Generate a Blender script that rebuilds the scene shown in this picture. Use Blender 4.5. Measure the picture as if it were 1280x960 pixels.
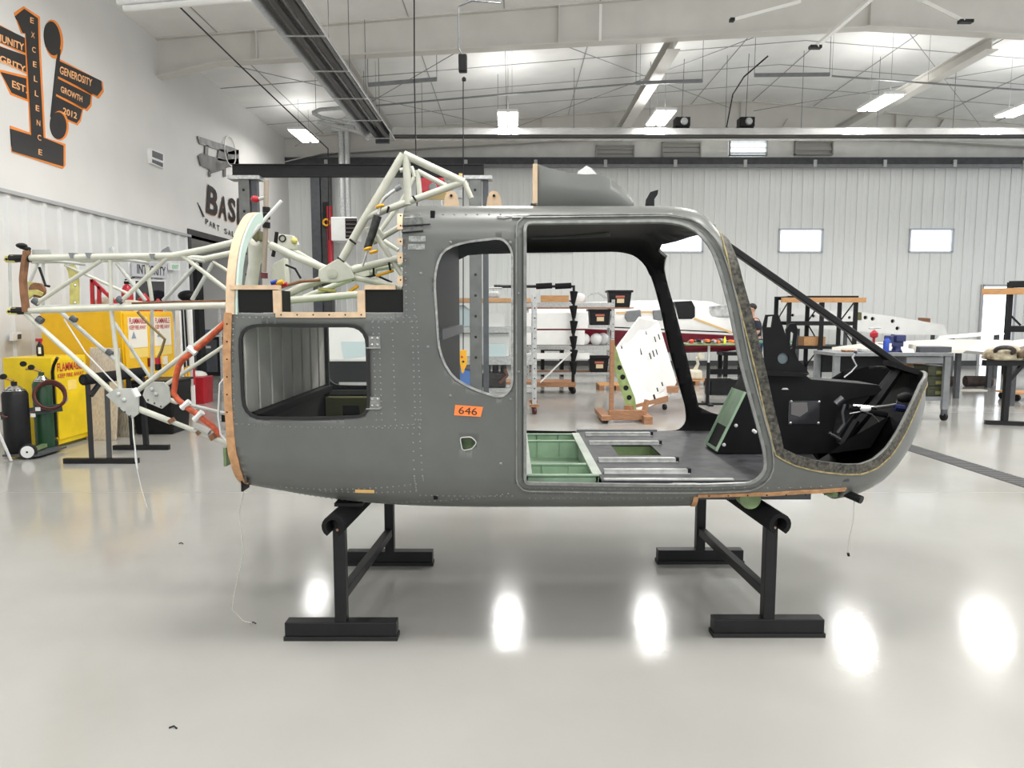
import bpy, bmesh, math, random
from mathutils import Vector, Matrix
from mathutils.geometry import delaunay_2d_cdt
random.seed(7)
for _o in list(bpy.data.objects):
    bpy.data.objects.remove(_o)
SC = bpy.context.scene
COL = SC.collection
PI = math.pi
# ------------------------------------------------------------------ camera
FPX, CAMH = 890.0, 1.6
PITCH = math.atan(87.0 / FPX)
cam_d = bpy.data.cameras.new('camera')
cam_d.sensor_width = 36.0
cam_d.lens = FPX / 1280.0 * 36.0
cam_d.clip_end = 200
cam = bpy.data.objects.new('camera', cam_d)
COL.objects.link(cam)
cam.location = (0, 0, CAMH)
cam.rotation_euler = (PI / 2 - PITCH, 0, 0)
SC.camera = cam
# ------------------------------------------------------------------ world, exposure
world = bpy.data.worlds.new('world')
SC.world = world
world.use_nodes = True
_bg = world.node_tree.nodes['Background']
_bg.inputs[0].default_value = (0.93, 0.97, 1.0, 1)
_bg.inputs[1].default_value = 0.95
SC.view_settings.view_transform = 'Standard'
SC.view_settings.look = 'None'
SC.view_settings.gamma = 1.0
SC.view_settings.use_curve_mapping = False
SC.view_settings.exposure = 0.32
LAMP_W = 92.0          # watts of each ceiling fixture
# ------------------------------------------------------------------ measuring helpers (photo pixel + real depth -> metres)
CP, SP_ = math.cos(PITCH), math.sin(PITCH)
def ray(u, v):
    a = (u - 640.0) / FPX
    b = (480.0 - v) / FPX
    return Vector((a, CP + b * SP_, -SP_ + b * CP))
def P(u, v, Y):
    d = ray(u, v); k = Y / d.y
    return Vector((d.x * k, Y, CAMH + d.z * k))
def F(u, v, z=0.0):
    d = ray(u, v); k = (z - CAMH) / d.z
    return Vector((d.x * k, d.y * k, z))
def PX(u, v, X):
    d = ray(u, v); k = X / d.x
    return Vector((X, d.y * k, CAMH + d.z * k))
# ------------------------------------------------------------------ materials
MATS = {}
def mat(name, col, rough=0.5, metal=0.0, var=0.0, vscale=8.0, bump=0.0, bscale=60.0, coat=0.0, spec=0.5, col2=None, dist=0.002, stretch=None, detail=4.0, rvar=0.0):
    if name in MATS: return MATS[name]
    m = bpy.data.materials.new(name); m.use_nodes = True
    nt = m.node_tree; b = nt.nodes['Principled BSDF']
    b.inputs['Base Color'].default_value = (*col, 1)
    b.inputs['Roughness'].default_value = rough
    b.inputs['Metallic'].default_value = metal
    b.inputs['Coat Weight'].default_value = coat
    b.inputs['Coat Roughness'].default_value = 0.12
    b.inputs['Specular IOR Level'].default_value = spec
    tc = nt.nodes.new('ShaderNodeTexCoord')
    src = tc.outputs['Object']
    if stretch:
        mp = nt.nodes.new('ShaderNodeMapping'); mp.inputs['Scale'].default_value = stretch
        nt.links.new(src, mp.inputs[0]); src = mp.outputs[0]
    if var > 0 or col2:
        n = nt.nodes.new('ShaderNodeTexNoise'); n.inputs['Scale'].default_value = vscale; n.inputs['Detail'].default_value = detail
        nt.links.new(src, n.inputs['Vector'])
        r = nt.nodes.new('ShaderNodeValToRGB')
        r.color_ramp.elements[0].position = 0.35; r.color_ramp.elements[1].position = 0.65
        c2 = col2 if col2 else tuple(min(1, c * (1 + var)) for c in col)
        c1 = col if col2 else tuple(c * (1 - var) for c in col)
        r.color_ramp.elements[0].color = (*c1, 1); r.color_ramp.elements[1].color = (*c2, 1)
        nt.links.new(n.outputs['Fac'], r.inputs[0]); nt.links.new(r.outputs[0], b.inputs['Base Color'])
        if rvar > 0:
            mr = nt.nodes.new('ShaderNodeMapRange'); mr.inputs[3].default_value = max(0.02, rough - rvar); mr.inputs[4].default_value = rough + rvar
            nt.links.new(n.outputs['Fac'], mr.inputs[0]); nt.links.new(mr.outputs[0], b.inputs['Roughness'])
    if bump > 0:
        n2 = nt.nodes.new('ShaderNodeTexNoise'); n2.inputs['Scale'].default_value = bscale; n2.inputs['Detail'].default_value = 3
        nt.links.new(src, n2.inputs['Vector'])
        bp = nt.nodes.new('ShaderNodeBump'); bp.inputs['Strength'].default_value = bump; bp.inputs['Distance'].default_value = dist
        nt.links.new(n2.outputs['Fac'], bp.inputs['Height']); nt.links.new(bp.outputs[0], b.inputs['Normal'])
    MATS[name] = m
    return m
def emat(name, col, strength):
    if name in MATS: return MATS[name]
    m = bpy.data.materials.new(name); m.use_nodes = True
    nt = m.node_tree; b = nt.nodes['Principled BSDF']
    b.inputs['Base Color'].default_value = (*col, 1)
    b.inputs['Emission Color'].default_value = (*col, 1)
    b.inputs['Emission Strength'].default_value = strength
    MATS[name] = m
    return m
def glassmat(name, tint=(0.97, 0.98, 0.975), fac=0.08):
    m = bpy.data.materials.new(name); m.use_nodes = True
    nt = m.node_tree; nt.nodes.clear()
    o = nt.nodes.new('ShaderNodeOutputMaterial'); mx = nt.nodes.new('ShaderNodeMixShader')
    t = nt.nodes.new('ShaderNodeBsdfTransparent'); g = nt.nodes.new('ShaderNodeBsdfGlossy')
    fr = nt.nodes.new('ShaderNodeFresnel'); fr.inputs[0].default_value = 1.22
    t.inputs[0].default_value = (*tint, 1); g.inputs['Roughness'].default_value = 0.03
    nt.links.new(fr.outputs[0], mx.inputs[0]); nt.links.new(t.outputs[0], mx.inputs[1]); nt.links.new(g.outputs[0], mx.inputs[2])
    nt.links.new(mx.outputs[0], o.inputs[0])
    MATS[name] = m
    return m
HULL = mat('hull_grey', (0.122, 0.127, 0.119), 0.33, var=0.10, vscale=3.0, bump=0.05, bscale=9.0, dist=0.01, rvar=0.06)
HULLIN = mat('hull_inside_black', (0.004, 0.004, 0.005), 0.6, spec=0.2)
BLACKP = mat('black_paint', (0.007, 0.007, 0.008), 0.45, var=0.25, vscale=12, spec=0.3)
BLACKM = mat('black_steel', (0.009, 0.009, 0.010), 0.42, var=0.2, vscale=10, bump=0.05, spec=0.35)
FOAM = mat('black_foam', (0.012, 0.012, 0.013), 0.9, spec=0.2, bump=0.25, bscale=120)
RUBBER = mat('black_rubber', (0.013, 0.013, 0.013), 0.7)
TAN = mat('bare_laminate', (0.50, 0.27, 0.13), 0.65, var=0.18, vscale=30)
TANP = mat('bare_primer_edge', (0.68, 0.50, 0.33), 0.6, var=0.1, vscale=25)
TRUSS = mat('truss_cream', (0.56, 0.56, 0.48), 0.4, var=0.08, vscale=12)
TRUSSG = mat('truss_grey', (0.46, 0.47, 0.44), 0.4, var=0.1, vscale=12)
STEEL = mat('steel', (0.5, 0.5, 0.5), 0.32, 0.9, var=0.1)
ALU = mat('aluminium', (0.62, 0.62, 0.60), 0.38, 0.6, var=0.15, vscale=25)
GREEN = mat('green_primer', (0.36, 0.52, 0.36), 0.5, var=0.10, vscale=10)
GREEND = mat('green_primer_dark', (0.20, 0.28, 0.13), 0.5, var=0.15, vscale=15)
OLIVE = mat('olive_paint', (0.12, 0.11, 0.035), 0.5, var=0.2)
WHITE = mat('white_paint', (0.78, 0.78, 0.77), 0.45, var=0.04, vscale=5)
WHITEG = mat('white_gloss', (0.82, 0.82, 0.80), 0.25, var=0.03, vscale=4)
RED = mat('red_paint', (0.42, 0.012, 0.025), 0.35, var=0.1)
MAROON = mat('maroon_paint', (0.16, 0.006, 0.02), 0.3, var=0.08)
YELLOW = mat('cabinet_yellow', (0.83, 0.47, 0.005), 0.35, var=0.04)
YELLOW2 = mat('cabinet_lemon', (0.78, 0.55, 0.005), 0.38, var=0.1, vscale=4)
ORANGE = mat('orange_tape', (0.95, 0.25, 0.06), 0.6)
HOSE = mat('orange_hose', (0.50, 0.085, 0.03), 0.55, var=0.25, vscale=40)
WOOD = mat('pine_wood', (0.27, 0.125, 0.06), 0.6, col2=(0.40, 0.21, 0.11), vscale=7, stretch=(1.5, 12, 12))
WOODY = mat('orange_lumber', (0.46, 0.23, 0.09), 0.6, col2=(0.58, 0.32, 0.14), vscale=6, stretch=(1, 10, 10))
PLY = mat('plywood', (0.42, 0.36, 0.28), 0.7, col2=(0.56, 0.49, 0.40), vscale=9, stretch=(8, 8, 0.8))
GALV = mat('galvanised', (0.48, 0.49, 0.49), 0.45, 0.35, var=0.15, vscale=30)
DGREY = mat('dark_grey_steel', (0.075, 0.08, 0.09), 0.45, var=0.15)
MGREY = mat('bench_grey', (0.20, 0.21, 0.22), 0.45, var=0.1)
BLUE = mat('blue_plastic', (0.01, 0.05, 0.35), 0.4)
NAVY = mat('navy_iron', (0.025, 0.035, 0.12), 0.4)
BROWN = mat('brown_strap', (0.22, 0.10, 0.045), 0.55, var=0.25, vscale=25)
YELP = mat('pendant_yellow', (0.85, 0.42, 0.01), 0.45)
PALEBLUE = mat('pale_blue_sheet', (0.55, 0.66, 0.68), 0.3)
KHAKI = mat('yellow_zinc', (0.55, 0.50, 0.16), 0.45, var=0.2, vscale=20)
SKIN = mat('skin', (0.55, 0.30, 0.22), 0.5)
GLASS = glassmat('clear_pane')
# ------------------------------------------------------------------ mesh building
class MB:
    def __init__(s): s.v = []; s.f = []; s.m = []; s.cur = 0
    def add(s, vs, fs):
        o = len(s.v); s.v += [Vector(x) for x in vs]
        for f in fs: s.f.append([i + o for i in f]); s.m.append(s.cur)
        return s
    def mi(s, i): s.cur = i; return s
    def hexa(s, c):      # 8 corners: bottom loop 0-3, top loop 4-7
        return s.add(c, [(3, 2, 1, 0), (4, 5, 6, 7), (0, 1, 5, 4), (1, 2, 6, 5), (2, 3, 7, 6), (3, 0, 4, 7)])
    def box(s, a, b):
        x0, x1 = sorted((a[0], b[0])); y0, y1 = sorted((a[1], b[1])); z0, z1 = sorted((a[2], b[2]))
        return s.hexa([(x0, y0, z0), (x1, y0, z0), (x1, y1, z0), (x0, y1, z0), (x0, y0, z1), (x1, y0, z1), (x1, y1, z1), (x0, y1, z1)])
    def cbox(s, c, d): return s.box([c[i] - d[i] / 2 for i in range(3)], [c[i] + d[i] / 2 for i in range(3)])
    def bar(s, a, b, w, h, up=(0, 0, 1)):      # rectangular bar a->b
        a = Vector(a); b = Vector(b); d = (b - a).normalized(); up = Vector(up)
        if abs(d.dot(up)) > 0.99: up = Vector((0, 1, 0))
        x = d.cross(up).normalized(); z = x.cross(d)
        c = []
        for p in (a, b):
            c += [p - x * w / 2 - z * h / 2, p + x * w / 2 - z * h / 2, p + x * w / 2 + z * h / 2, p - x * w / 2 + z * h / 2]
        return s.hexa(c)
    def tube(s, pts, r, n=10, caps=True):
        pts = [Vector(p) for p in pts]; rs = r if isinstance(r, (list, tuple)) else [r] * len(pts)
        rings = []; prev = None
        for i, p in enumerate(pts):
            if i == 0: t = pts[1] - p
            elif i == len(pts) - 1: t = p - pts[i - 1]
            else: t = (pts[i + 1] - p).normalized() + (p - pts[i - 1]).normalized()
            t.normalize()
            if prev is None:
                a = Vector((0, 0, 1)) if abs(t.z) < 0.9 else Vector((1, 0, 0))
                x = t.cross(a).normalized()
            else:
                x = (prev - t * prev.dot(t)).normalized()
            prev = x; y = t.cross(x)
            rings.append([p + (x * math.cos(2 * PI * k / n) + y * math.sin(2 * PI * k / n)) * rs[i] for k in range(n)])
        vs = [q for rg in rings for q in rg]; fs = []
        for i in range(len(pts) - 1):
            for k in range(n):
                fs.append((i * n + k, i * n + (k + 1) % n, (i + 1) * n + (k + 1) % n, (i + 1) * n + k))
        if caps: fs.append(tuple(range(n - 1, -1, -1))); fs.append(tuple((len(pts) - 1) * n + k for k in range(n)))
        return s.add(vs, fs)
    def lathe(s, c, prof, n=16, ax=(0, 0, 1)):     # prof: (r, h) along axis
        ax = Vector(ax).normalized(); c = Vector(c)
        a = Vector((1, 0, 0)) if abs(ax.x) < 0.9 else Vector((0, 1, 0))
        x = ax.cross(a).normalized(); y = ax.cross(x); vs = []; fs = []
        for r, h in prof:
            r = max(r, 1e-4)
            vs += [c + ax * h + (x * math.cos(2 * PI * k / n) + y * math.sin(2 * PI * k / n)) * r for k in range(n)]
        L = len(prof)
        for i in range(L - 1):
            for k in range(n): fs.append((i * n + k, i * n + (k + 1) % n, (i + 1) * n + (k + 1) % n, (i + 1) * n + k))
        fs.append(tuple(range(n - 1, -1, -1))); fs.append(tuple((L - 1) * n + k for k in range(n)))
        return s.add(vs, fs)
    def prism(s, poly, thick):                     # poly: 3-D planar loop, extruded by the vector thick
        poly = [Vector(p) for p in poly]; t = Vector(thick); n = len(poly)
        return s.add(poly + [p + t for p in poly], [tuple(range(n - 1, -1, -1)), tuple(range(n, 2 * n))] + [(i, (i + 1) % n, n + (i + 1) % n, n + i) for i in range(n)])
    def dome(s, c, nrm, r, h, n=6):
        nrm = Vector(nrm).normalized(); a = Vector((0, 0, 1)) if abs(nrm.z) < 0.9 else Vector((1, 0, 0))
        x = nrm.cross(a).normalized(); y = nrm.cross(x); c = Vector(c)
        vs = [c + (x * math.cos(2 * PI * k / n) + y * math.sin(2 * PI * k / n)) * r for k in range(n)]
        vs += [c + nrm * h * 0.75 + (x * math.cos(2 * PI * k / n) + y * math.sin(2 * PI * k / n)) * r * 0.6 for k in range(n)] + [c + nrm * h]
        fs = [(k, (k + 1) % n, n + (k + 1) % n, n + k) for k in range(n)] + [(n + k, n + (k + 1) % n, 2 * n) for k in range(n)]
        return s.add(vs, fs)
    def sphere(s, c, r, nu=14, nv=8, sc=(1, 1, 1)):
        c = Vector(c); vs = []; fs = []
        for j in range(1, nv):
            th = PI * j / nv
            for k in range(nu):
                ph = 2 * PI * k / nu
                vs.append(c + Vector((r * sc[0] * math.sin(th) * math.cos(ph), r * sc[1] * math.sin(th) * math.sin(ph), r * sc[2] * math.cos(th))))
        top = len(vs); vs += [c + Vector((0, 0, r * sc[2])), c - Vector((0, 0, r * sc[2]))]
        for j in range(nv - 2):
            for k in range(nu):
                fs.append((j * nu + k, (j + 1) * nu + k, (j + 1) * nu + (k + 1) % nu, j * nu + (k + 1) % nu))
        for k in range(nu):
            fs.append((k, (k + 1) % nu, top)); fs.append(((nv - 2) * nu + (k + 1) % nu, (nv - 2) * nu + k, top + 1))
        return s.add(vs, fs)
    def torus(s, c, R, r, ax=(0, 1, 0), n=20, m=8, a0=0, a1=2 * PI):
        ax = Vector(ax).normalized(); a = Vector((0, 0, 1)) if abs(ax.z) < 0.9 else Vector((1, 0, 0))
        x = ax.cross(a).normalized(); y = ax.cross(x); c = Vector(c); closed = abs(a1 - a0 - 2 * PI) < 1e-6
        pts = [c + (x * math.cos(a0 + (a1 - a0) * k / n) + y * math.sin(a0 + (a1 - a0) * k / n)) * R for k in range(n + 1)]
        return s.tube(pts, r, m, caps=not closed)
    def build(s, name, material, parent=None, smooth=False, bevel=0.0, origin=None, angle=40):
        me = bpy.data.meshes.new(name)
        if parent is not None: org = ORG[parent.name]
        elif origin is not None: org = Vector(origin)
        else:
            lo = Vector([min(v[i] for v in s.v) for i in range(3)]); hi = Vector([max(v[i] for v in s.v) for i in range(3)])
            org = Vector(((lo.x + hi.x) / 2, (lo.y + hi.y) / 2, lo.z))
        me.from_pydata([tuple(v - org) for v in s.v], [], s.f)
        ms = material if isinstance(material, (list, tuple)) else [material]
        for m_ in ms: me.materials.append(m_)
        if len(ms) > 1: me.polygons.foreach_set('material_index', s.m)
        bm = bmesh.new(); bm.from_mesh(me); bmesh.ops.recalc_face_normals(bm, faces=bm.faces); bm.to_mesh(me); bm.free()
        if smooth:
            me.polygons.foreach_set('use_smooth', [True] * len(me.polygons))
            try: me.set_sharp_from_angle(angle=math.radians(angle))
            except Exception: pass
        me.update()
        ob = bpy.data.objects.new(name, me); COL.objects.link(ob)
        if parent is not None: ob.parent = parent
        else: ob.location = org
        ORG[ob.name] = org
        if bevel > 0:
            bv = ob.modifiers.new('bevel', 'BEVEL'); bv.width = bevel; bv.segments = 2; bv.limit_method = 'ANGLE'
        return ob
ORG = {}
def tag(o, label=None, cat=None, group=None, kind=None):
    if label: o['label'] = label
    if cat: o['category'] = cat
    if group: o['group'] = group
    if kind: o['kind'] = kind
    return o
def thing(name, label, cat, loc, group=None):
    o = bpy.data.objects.new(name, None); COL.objects.link(o); o.location = loc; o.empty_display_size = 0.1
    ORG[o.name] = Vector(loc)
    return tag(o, label, cat, group)
def struct(o): o['kind'] = 'structure'; return o
def clone(o, loc=None, rotz=None, label=None, parent=None):
    c = o.copy(); COL.objects.link(c)
    ORG[c.name] = ORG[o.name]
    if parent is not None: c.parent = parent
    if loc is not None: c.location = loc
    if rotz is not None: c.rotation_euler = (0, 0, rotz)
    if label: c['label'] = label
    for ch in list(o.children): clone(ch, parent=c)
    return c
_tc = {}
def text_geo(txt, bold=0.0):
    k = (txt, bold)
    if k in _tc: return _tc[k]
    cu = bpy.data.curves.new('t', 'FONT'); cu.body = txt; cu.resolution_u = 3; cu.offset = bold; cu.fill_mode = 'FRONT'
    ob = bpy.data.objects.new('t', cu); COL.objects.link(ob)
    dg = bpy.context.evaluated_depsgraph_get()
    me = bpy.data.meshes.new_from_object(ob.evaluated_get(dg))
    vs = [v.co.copy() for v in me.vertices]; fs = [tuple(p.vertices) for p in me.polygons]
    bpy.data.objects.remove(ob); bpy.data.meshes.remove(me); bpy.data.curves.remove(cu)
    x0 = min(v.x for v in vs); x1 = max(v.x for v in vs); y0 = min(v.y for v in vs); y1 = max(v.y for v in vs)
    g = ([((v.x - x0) / (x1 - x0), (v.y - y0) / (y1 - y0)) for v in vs], fs)
    _tc[k] = g
    return g
def text_quad(mb, txt, bl, br, tl, off=(0, 0, 0), bold=0.0):
    """lettering laid in the parallelogram bottom-left, bottom-right, top-left"""
    vs, fs = text_geo(txt, bold); bl = Vector(bl); ex = Vector(br) - bl; ey = Vector(tl) - bl; o = Vector(off)
    mb.add([bl + ex * x + ey * y + o for x, y in vs], fs)
def arcpts(c, r, a0, a1, n, fx, fy):
    c = Vector(c); fx = Vector(fx); fy = Vector(fy)
    return [c + fx * (r * math.cos(a0 + (a1 - a0) * k / n)) + fy * (r * math.sin(a0 + (a1 - a0) * k / n)) for k in range(n + 1)]
def rounded(px, r, n=4):
    """round the corners of a 2-D polygon"""
    out = []; N = len(px)
    for i in range(N):
        a = Vector(px[i - 1]); b = Vector(px[i]); c = Vector(px[(i + 1) % N])
        rr = r[i] if isinstance(r, (list, tuple)) else r
        d1 = (a - b); d2 = (c - b); k = min(rr, d1.length * 0.49, d2.length * 0.49)
        p0 = b + d1.normalized() * k; p1 = b + d2.normalized() * k
        for j in range(n + 1):
            t = j / n
            out.append(tuple(p0 * (1 - t) ** 2 + b * 2 * t * (1 - t) + p1 * t * t))
    return out
def lerp_tab(tab, x):
    if x <= tab[0][0]: return tab[0][1]
    for i in range(len(tab) - 1):
        if x <= tab[i + 1][0]:
            a, b = tab[i], tab[i + 1]; t = (x - a[0]) / (b[0] - a[0])
            m0 = (b[1] - a[1]) / (b[0] - a[0])
            pm = (a[1] - tab[i - 1][1]) / (a[0] - tab[i - 1][0]) if i > 0 else m0
            nm = (tab[i + 2][1] - b[1]) / (tab[i + 2][0] - b[0]) if i + 2 < len(tab) else m0
            d = b[0] - a[0]; ma = (pm + m0) / 2 if pm * m0 > 0 else 0; mb_ = (nm + m0) / 2 if nm * m0 > 0 else 0
            h = t * t * (3 - 2 * t)
            return a[1] * (1 - h) + b[1] * h + d * (ma * (t ** 3 - 2 * t * t + t) + mb_ * (t ** 3 - t * t))
    return tab[-1][1]
# ================================================================== the hangar
XL, YB, ZE, XR, SLOPE = -6.84, 22.3, 6.88, 19.5, 0.079     # left wall, back wall, eave height, right side, roof pitch
XRIDGE = 6.85
def zceil(x): return ZE + (min(x, 2 * XRIDGE - x) - XL) * SLOPE
YF = -9.0
# floor: glossy epoxy
FLOORM = mat('floor_epoxy', (0.365, 0.36, 0.338), 0.12, var=0.05, vscale=0.9, bump=0.10, bscale=30.0, dist=0.003, coat=0.0, spec=0.33, rvar=0.03)
WALLW = mat('wall_white', (0.70, 0.69, 0.67), 0.6, var=0.02, vscale=1.2)
WALLM = mat('wall_metal', (0.78, 0.79, 0.775), 0.42, var=0.03, vscale=2.0, stretch=(1, 1, 0.2))
CEILM = mat('ceiling_film', (0.84, 0.84, 0.825), 0.42, var=0.04, vscale=1.5, bump=0.3, bscale=2.2, dist=0.03)
SEAM = mat('seam_grey', (0.33, 0.33, 0.33), 0.6)
RAFT = mat('rafter_paint', (0.62, 0.605, 0.57), 0.5, var=0.04, vscale=1.5)
INSUL = mat('insulation_film', (0.90, 0.89, 0.85), 0.5, var=0.05, vscale=2.5, bump=0.5, bscale=2.5, dist=0.04)
TRACK = mat('track_dark', (0.05, 0.052, 0.055), 0.5, var=0.2)
b = MB(); b.box((XL - 5, YF, -0.15), (XR, YB + 6, 0)); floor = struct(b.build('floor', FLOORM))
for (a, c) in (((-6.5, 6.3), (14, 6.3)), ((-6.8, 11.6), (14, 11.6))):
    m = MB(); m.box((a[0], a[1] - 0.004, -0.001), (c[0], a[1] + 0.004, 0.0012)); m.build('control_joint', mat('joint_grey', (0.36, 0.355, 0.33), 0.35), floor)
# trench drain with its grating
dA, dB = F(1100, 548), F(1300, 610)
m = MB(); dd = (dB - dA).normalized(); dn = Vector((-dd.y, dd.x, 0))
m.hexa([dA - dn * .14 - Vector((0, 0, .004)), dB - dn * .14 - Vector((0, 0, .004)), dB + dn * .14 - Vector((0, 0, .004)), dA + dn * .14 - Vector((0, 0, .004)),
        dA - dn * .14 + Vector((0, 0, .003)), dB - dn * .14 + Vector((0, 0, .003)), dB + dn * .14 + Vector((0, 0, .003)), dA + dn * .14 + Vector((0, 0, .003))])
m.build('trench_drain', mat('grate_dark', (0.035, 0.035, 0.037), 0.6, var=0.2, vscale=60), floor)
L_ = (dB - dA).length; nb = int(L_ / 0.055)
m = MB()
for k in range(nb):
    c = dA + dd * (k + .5) * L_ / nb; m.bar(c - dn * .125, c + dn * .125, .022, .012)
tag(m.build('drain_grating', mat('grate_bar', (0.09, 0.09, 0.09), 0.5), floor), kind='stuff')
# ---- back wall: ribbed sheet panels with windows and a doorway
PW = 0.335
ZT = 6.05
wb = MB(); wb.box((XL - .3, YB + .06, ZT), (XR, YB + .3, 10.0)); wall_back = struct(wb.build('wall_back', INSUL))
def panel_mesh(h):
    # one ribbed sheet: flat pan with a standing rib at its left edge; local x 0..PW, z 0..h, face towards -y
    m = MB(); prof = [(0, -.022), (.025, -.022), (.04, 0), (.16, 0), (.17, -.004), (.19, -.004), (.20, 0), (PW, 0)]
    vs = []; fs = []
    for (x, y) in prof: vs += [(x, y, 0), (x, y, h)]
    n = len(prof)
    for i in range(n - 1): fs.append((2 * i, 2 * i + 2, 2 * i + 3, 2 * i + 1))
    vs += [(0, .04, 0), (0, .04, h), (PW, .04, 0), (PW, .04, h)]
    fs += [(2 * n, 0, 1, 2 * n + 1), (2 * n - 2, 2 * n + 2, 2 * n + 3, 2 * n - 1), (2 * n + 2, 2 * n, 2 * n + 1, 2 * n + 3)]
    me = bpy.data.meshes.new('wall_panel'); me.from_pydata(vs, [], fs); me.materials.append(WALLM); me.update()
    return me
_pm = {}
def put_panel(x, z0, z1):
    k = round(z1 - z0, 3)
    if k not in _pm: _pm[k] = panel_mesh(k)
    o = bpy.data.objects.new('wall_panel', _pm[k]); COL.objects.link(o); o.parent = wall_back
    o.location = Vector((x, YB, z0)) - ORG['wall_back']
def snap(x): return XL + round((x - XL) / PW) * PW
WIN = []
for (u0, u1, v0, v1) in ((667, 719, 281, 313), (818, 869, 284, 313), (973, 1025, 283, 310), (1131, 1182, 281, 308)):
    a = P(u0, v1, YB); c = P(u1, v0, YB); x0 = snap(a.x); WIN.append((x0, x0 + 4 * PW, 3.52, 4.2))
dx0 = snap(P(1223, 400, YB).x); DOOR = (dx0, dx0 + 3 * PW, 0.0, 2.46)
x = XL; k = 0
while x < XR - .01:
    cut = [(w[2], w[3]) for w in WIN + [DOOR] if w[0] - .01 < x < w[1] - .01]
    z = 0.0
    for (c0, c1) in sorted(cut):
        if c0 > z + .01: put_panel(x, z, c0)
        z = c1
    put_panel(x, z, ZT)
    x += PW
PANE = emat('daylight_pane', (0.86, 0.93, 1.0), 1.6)
FRAMEW = mat('window_frame', (0.50, 0.52, 0.56), 0.4)
for i, (x0, x1, z0, z1) in enumerate(WIN):
    m = MB(); fw = .05
    m.box((x0 - .02, YB - .05, z0 - .03), (x1 + .02, YB + .06, z0 + fw - .03)); m.box((x0 - .02, YB - .05, z1 - fw + .03), (x1 + .02, YB + .06, z1 + .03))
    m.box((x0 - .02, YB - .05, z0), (x0 + fw - .02, YB + .06, z1)); m.box((x1 - fw, YB - .05, z0), (x1 + .02, YB + .06, z1))
    w = struct(m.build('window_%d' % (i + 1), FRAMEW))
    m = MB(); m.box((x0, YB + .03, z0), (x1, YB + .045, z1)); m.build('pane', PANE, w)
x0, x1, z0, z1 = DOOR
m = MB(); m.box((x0 - .05, YB - .06, 0), (x0 + .03, YB + .06, z1 + .06)); m.box((x1 - .03, YB - .06, 0), (x1 + .05, YB + .06, z1 + .06)); m.box((x0, YB - .06, z1), (x1, YB + .06, z1 + .06))
d1 = struct(m.build('door_1', mat('door_frame', (0.42, 0.42, 0.43), 0.4)))
m = MB(); m.box((x0, YB + .03, 0.04), (x1, YB + .045, z1)); m.build('daylight_panel', PANE, d1)
m = MB(); m.box((XL, YB - .06, 0), (DOOR[0] - .06, YB - .04, .16)); m.box((DOOR[1] + .06, YB - .06, 0), (XR, YB - .04, .16)); struct(m.build('baseboard_back', mat('sill_dark', (0.06, 0.06, 0.062), 0.5)))
# sliding-door track above the panels
z = P(900, 205, YB).z
m = MB(); m.box((XL, YB - .32, z - .07), (XR, YB - .02, z + .10)); tr = struct(m.build('trim_1', TRACK))
m = MB(); m.box((XL, YB - .36, z - .17), (XR, YB - .28, z - .08)); m.build('lower_rail', MGREY, tr)
m = MB(); m.box((XL, YB - .34, z + .10), (XR, YB - .24, z + .13)); m.build('upper_rail', DGREY, tr)
for k in range(12):
    xx = XL + 1.2 + k * 2.1; m = MB(); m.box((xx, YB - .38, z - .16), (xx + .10, YB - .3, z + .05)); m.build('roller_bracket', GALV, tr)
# ---- left wall: smooth upper board over ribbed liner sheets, with an opening to the next room
YO0, YO1, ZO = 15.35, 19.4, 3.28
m = MB(); m.box((XL - .25, YF, ZO), (XL, YB, 8.0)); m.box((XL - .25, YO1, 0), (XL, YB, ZO)); wall_left = struct(m.build('wall_left', WALLW))
LW = 0.385
lpm = None
y = 2.0
LINER = mat('liner_metal', (0.66, 0.67, 0.67), 0.38, var=0.03, vscale=2.0)
while y < YO0 - .05:
    y1 = min(y + LW, YO0)
    if lpm is None or abs(y1 - y - LW) > .001:
        mm = MB(); prof = [(0, .0), (.10, .0), (.13, .035), (.20, .035), (.23, .0), (y1 - y, .0)]
        prof = [p for p in prof if p[0] <= y1 - y + 1e-6]
        vs = []; fs = []
        for (a, c) in prof: vs += [(c - .03, a, 0), (c - .03, a, ZO - .02)]
        n = len(prof)
        for i in range(n - 1): fs.append((2 * i, 2 * i + 2, 2 * i + 3, 2 * i + 1))
        fs.append(tuple([2 * i + 1 for i in range(n)]))
        lpm = bpy.data.meshes.new('liner_panel'); lpm.from_pydata(vs, [], fs); lpm.materials.append(LINER); lpm.update()
    o = bpy.data.objects.new('liner_panel', lpm); COL.objects.link(o); o.parent = wall_left; o.location = Vector((XL, y, 0)) - ORG['wall_left']
    y = y1
m = MB(); m.box((XL - .25, YF, 0), (XL - .05, YO0, ZO)); m.build('liner_backing', LINER, wall_left)
m = MB(); m.box((XL - .01, 2, ZO - .05), (XL + .035, YO0, ZO + .0)); m.build('liner_cap', mat('cap_grey', (0.40, 0.41, 0.42), 0.5), wall_left)
# next room seen through the opening
m = MB(); m.box((XL - 4.2, YO0 - 3, 0), (XL - 4.0, YO1 + 3, 3.4)); m.box((XL - 4.0, YO1 + .4, 0), (XL - .25, YO1 + .6, 3.4)); m.box((XL - 4.0, YO0 - 3, 3.28), (XL - .25, YO1 + .6, 3.4)); struct(m.build('wall_next_room', WALLW))
m = MB(); m.box((XL - .26, YO0 - .12, 0), (XL + .03, YO0, ZO)); m.box((XL - .26, YO1, 0), (XL + .03, YO1 + .1, ZO)); m.box((XL - .26, YO0 - .12, ZO), (XL + .03, YO1 + .1, ZO + .12)); struct(m.build('trim_2', mat('opening_trim', (0.04, 0.04, 0.042), 0.5)))
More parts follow.
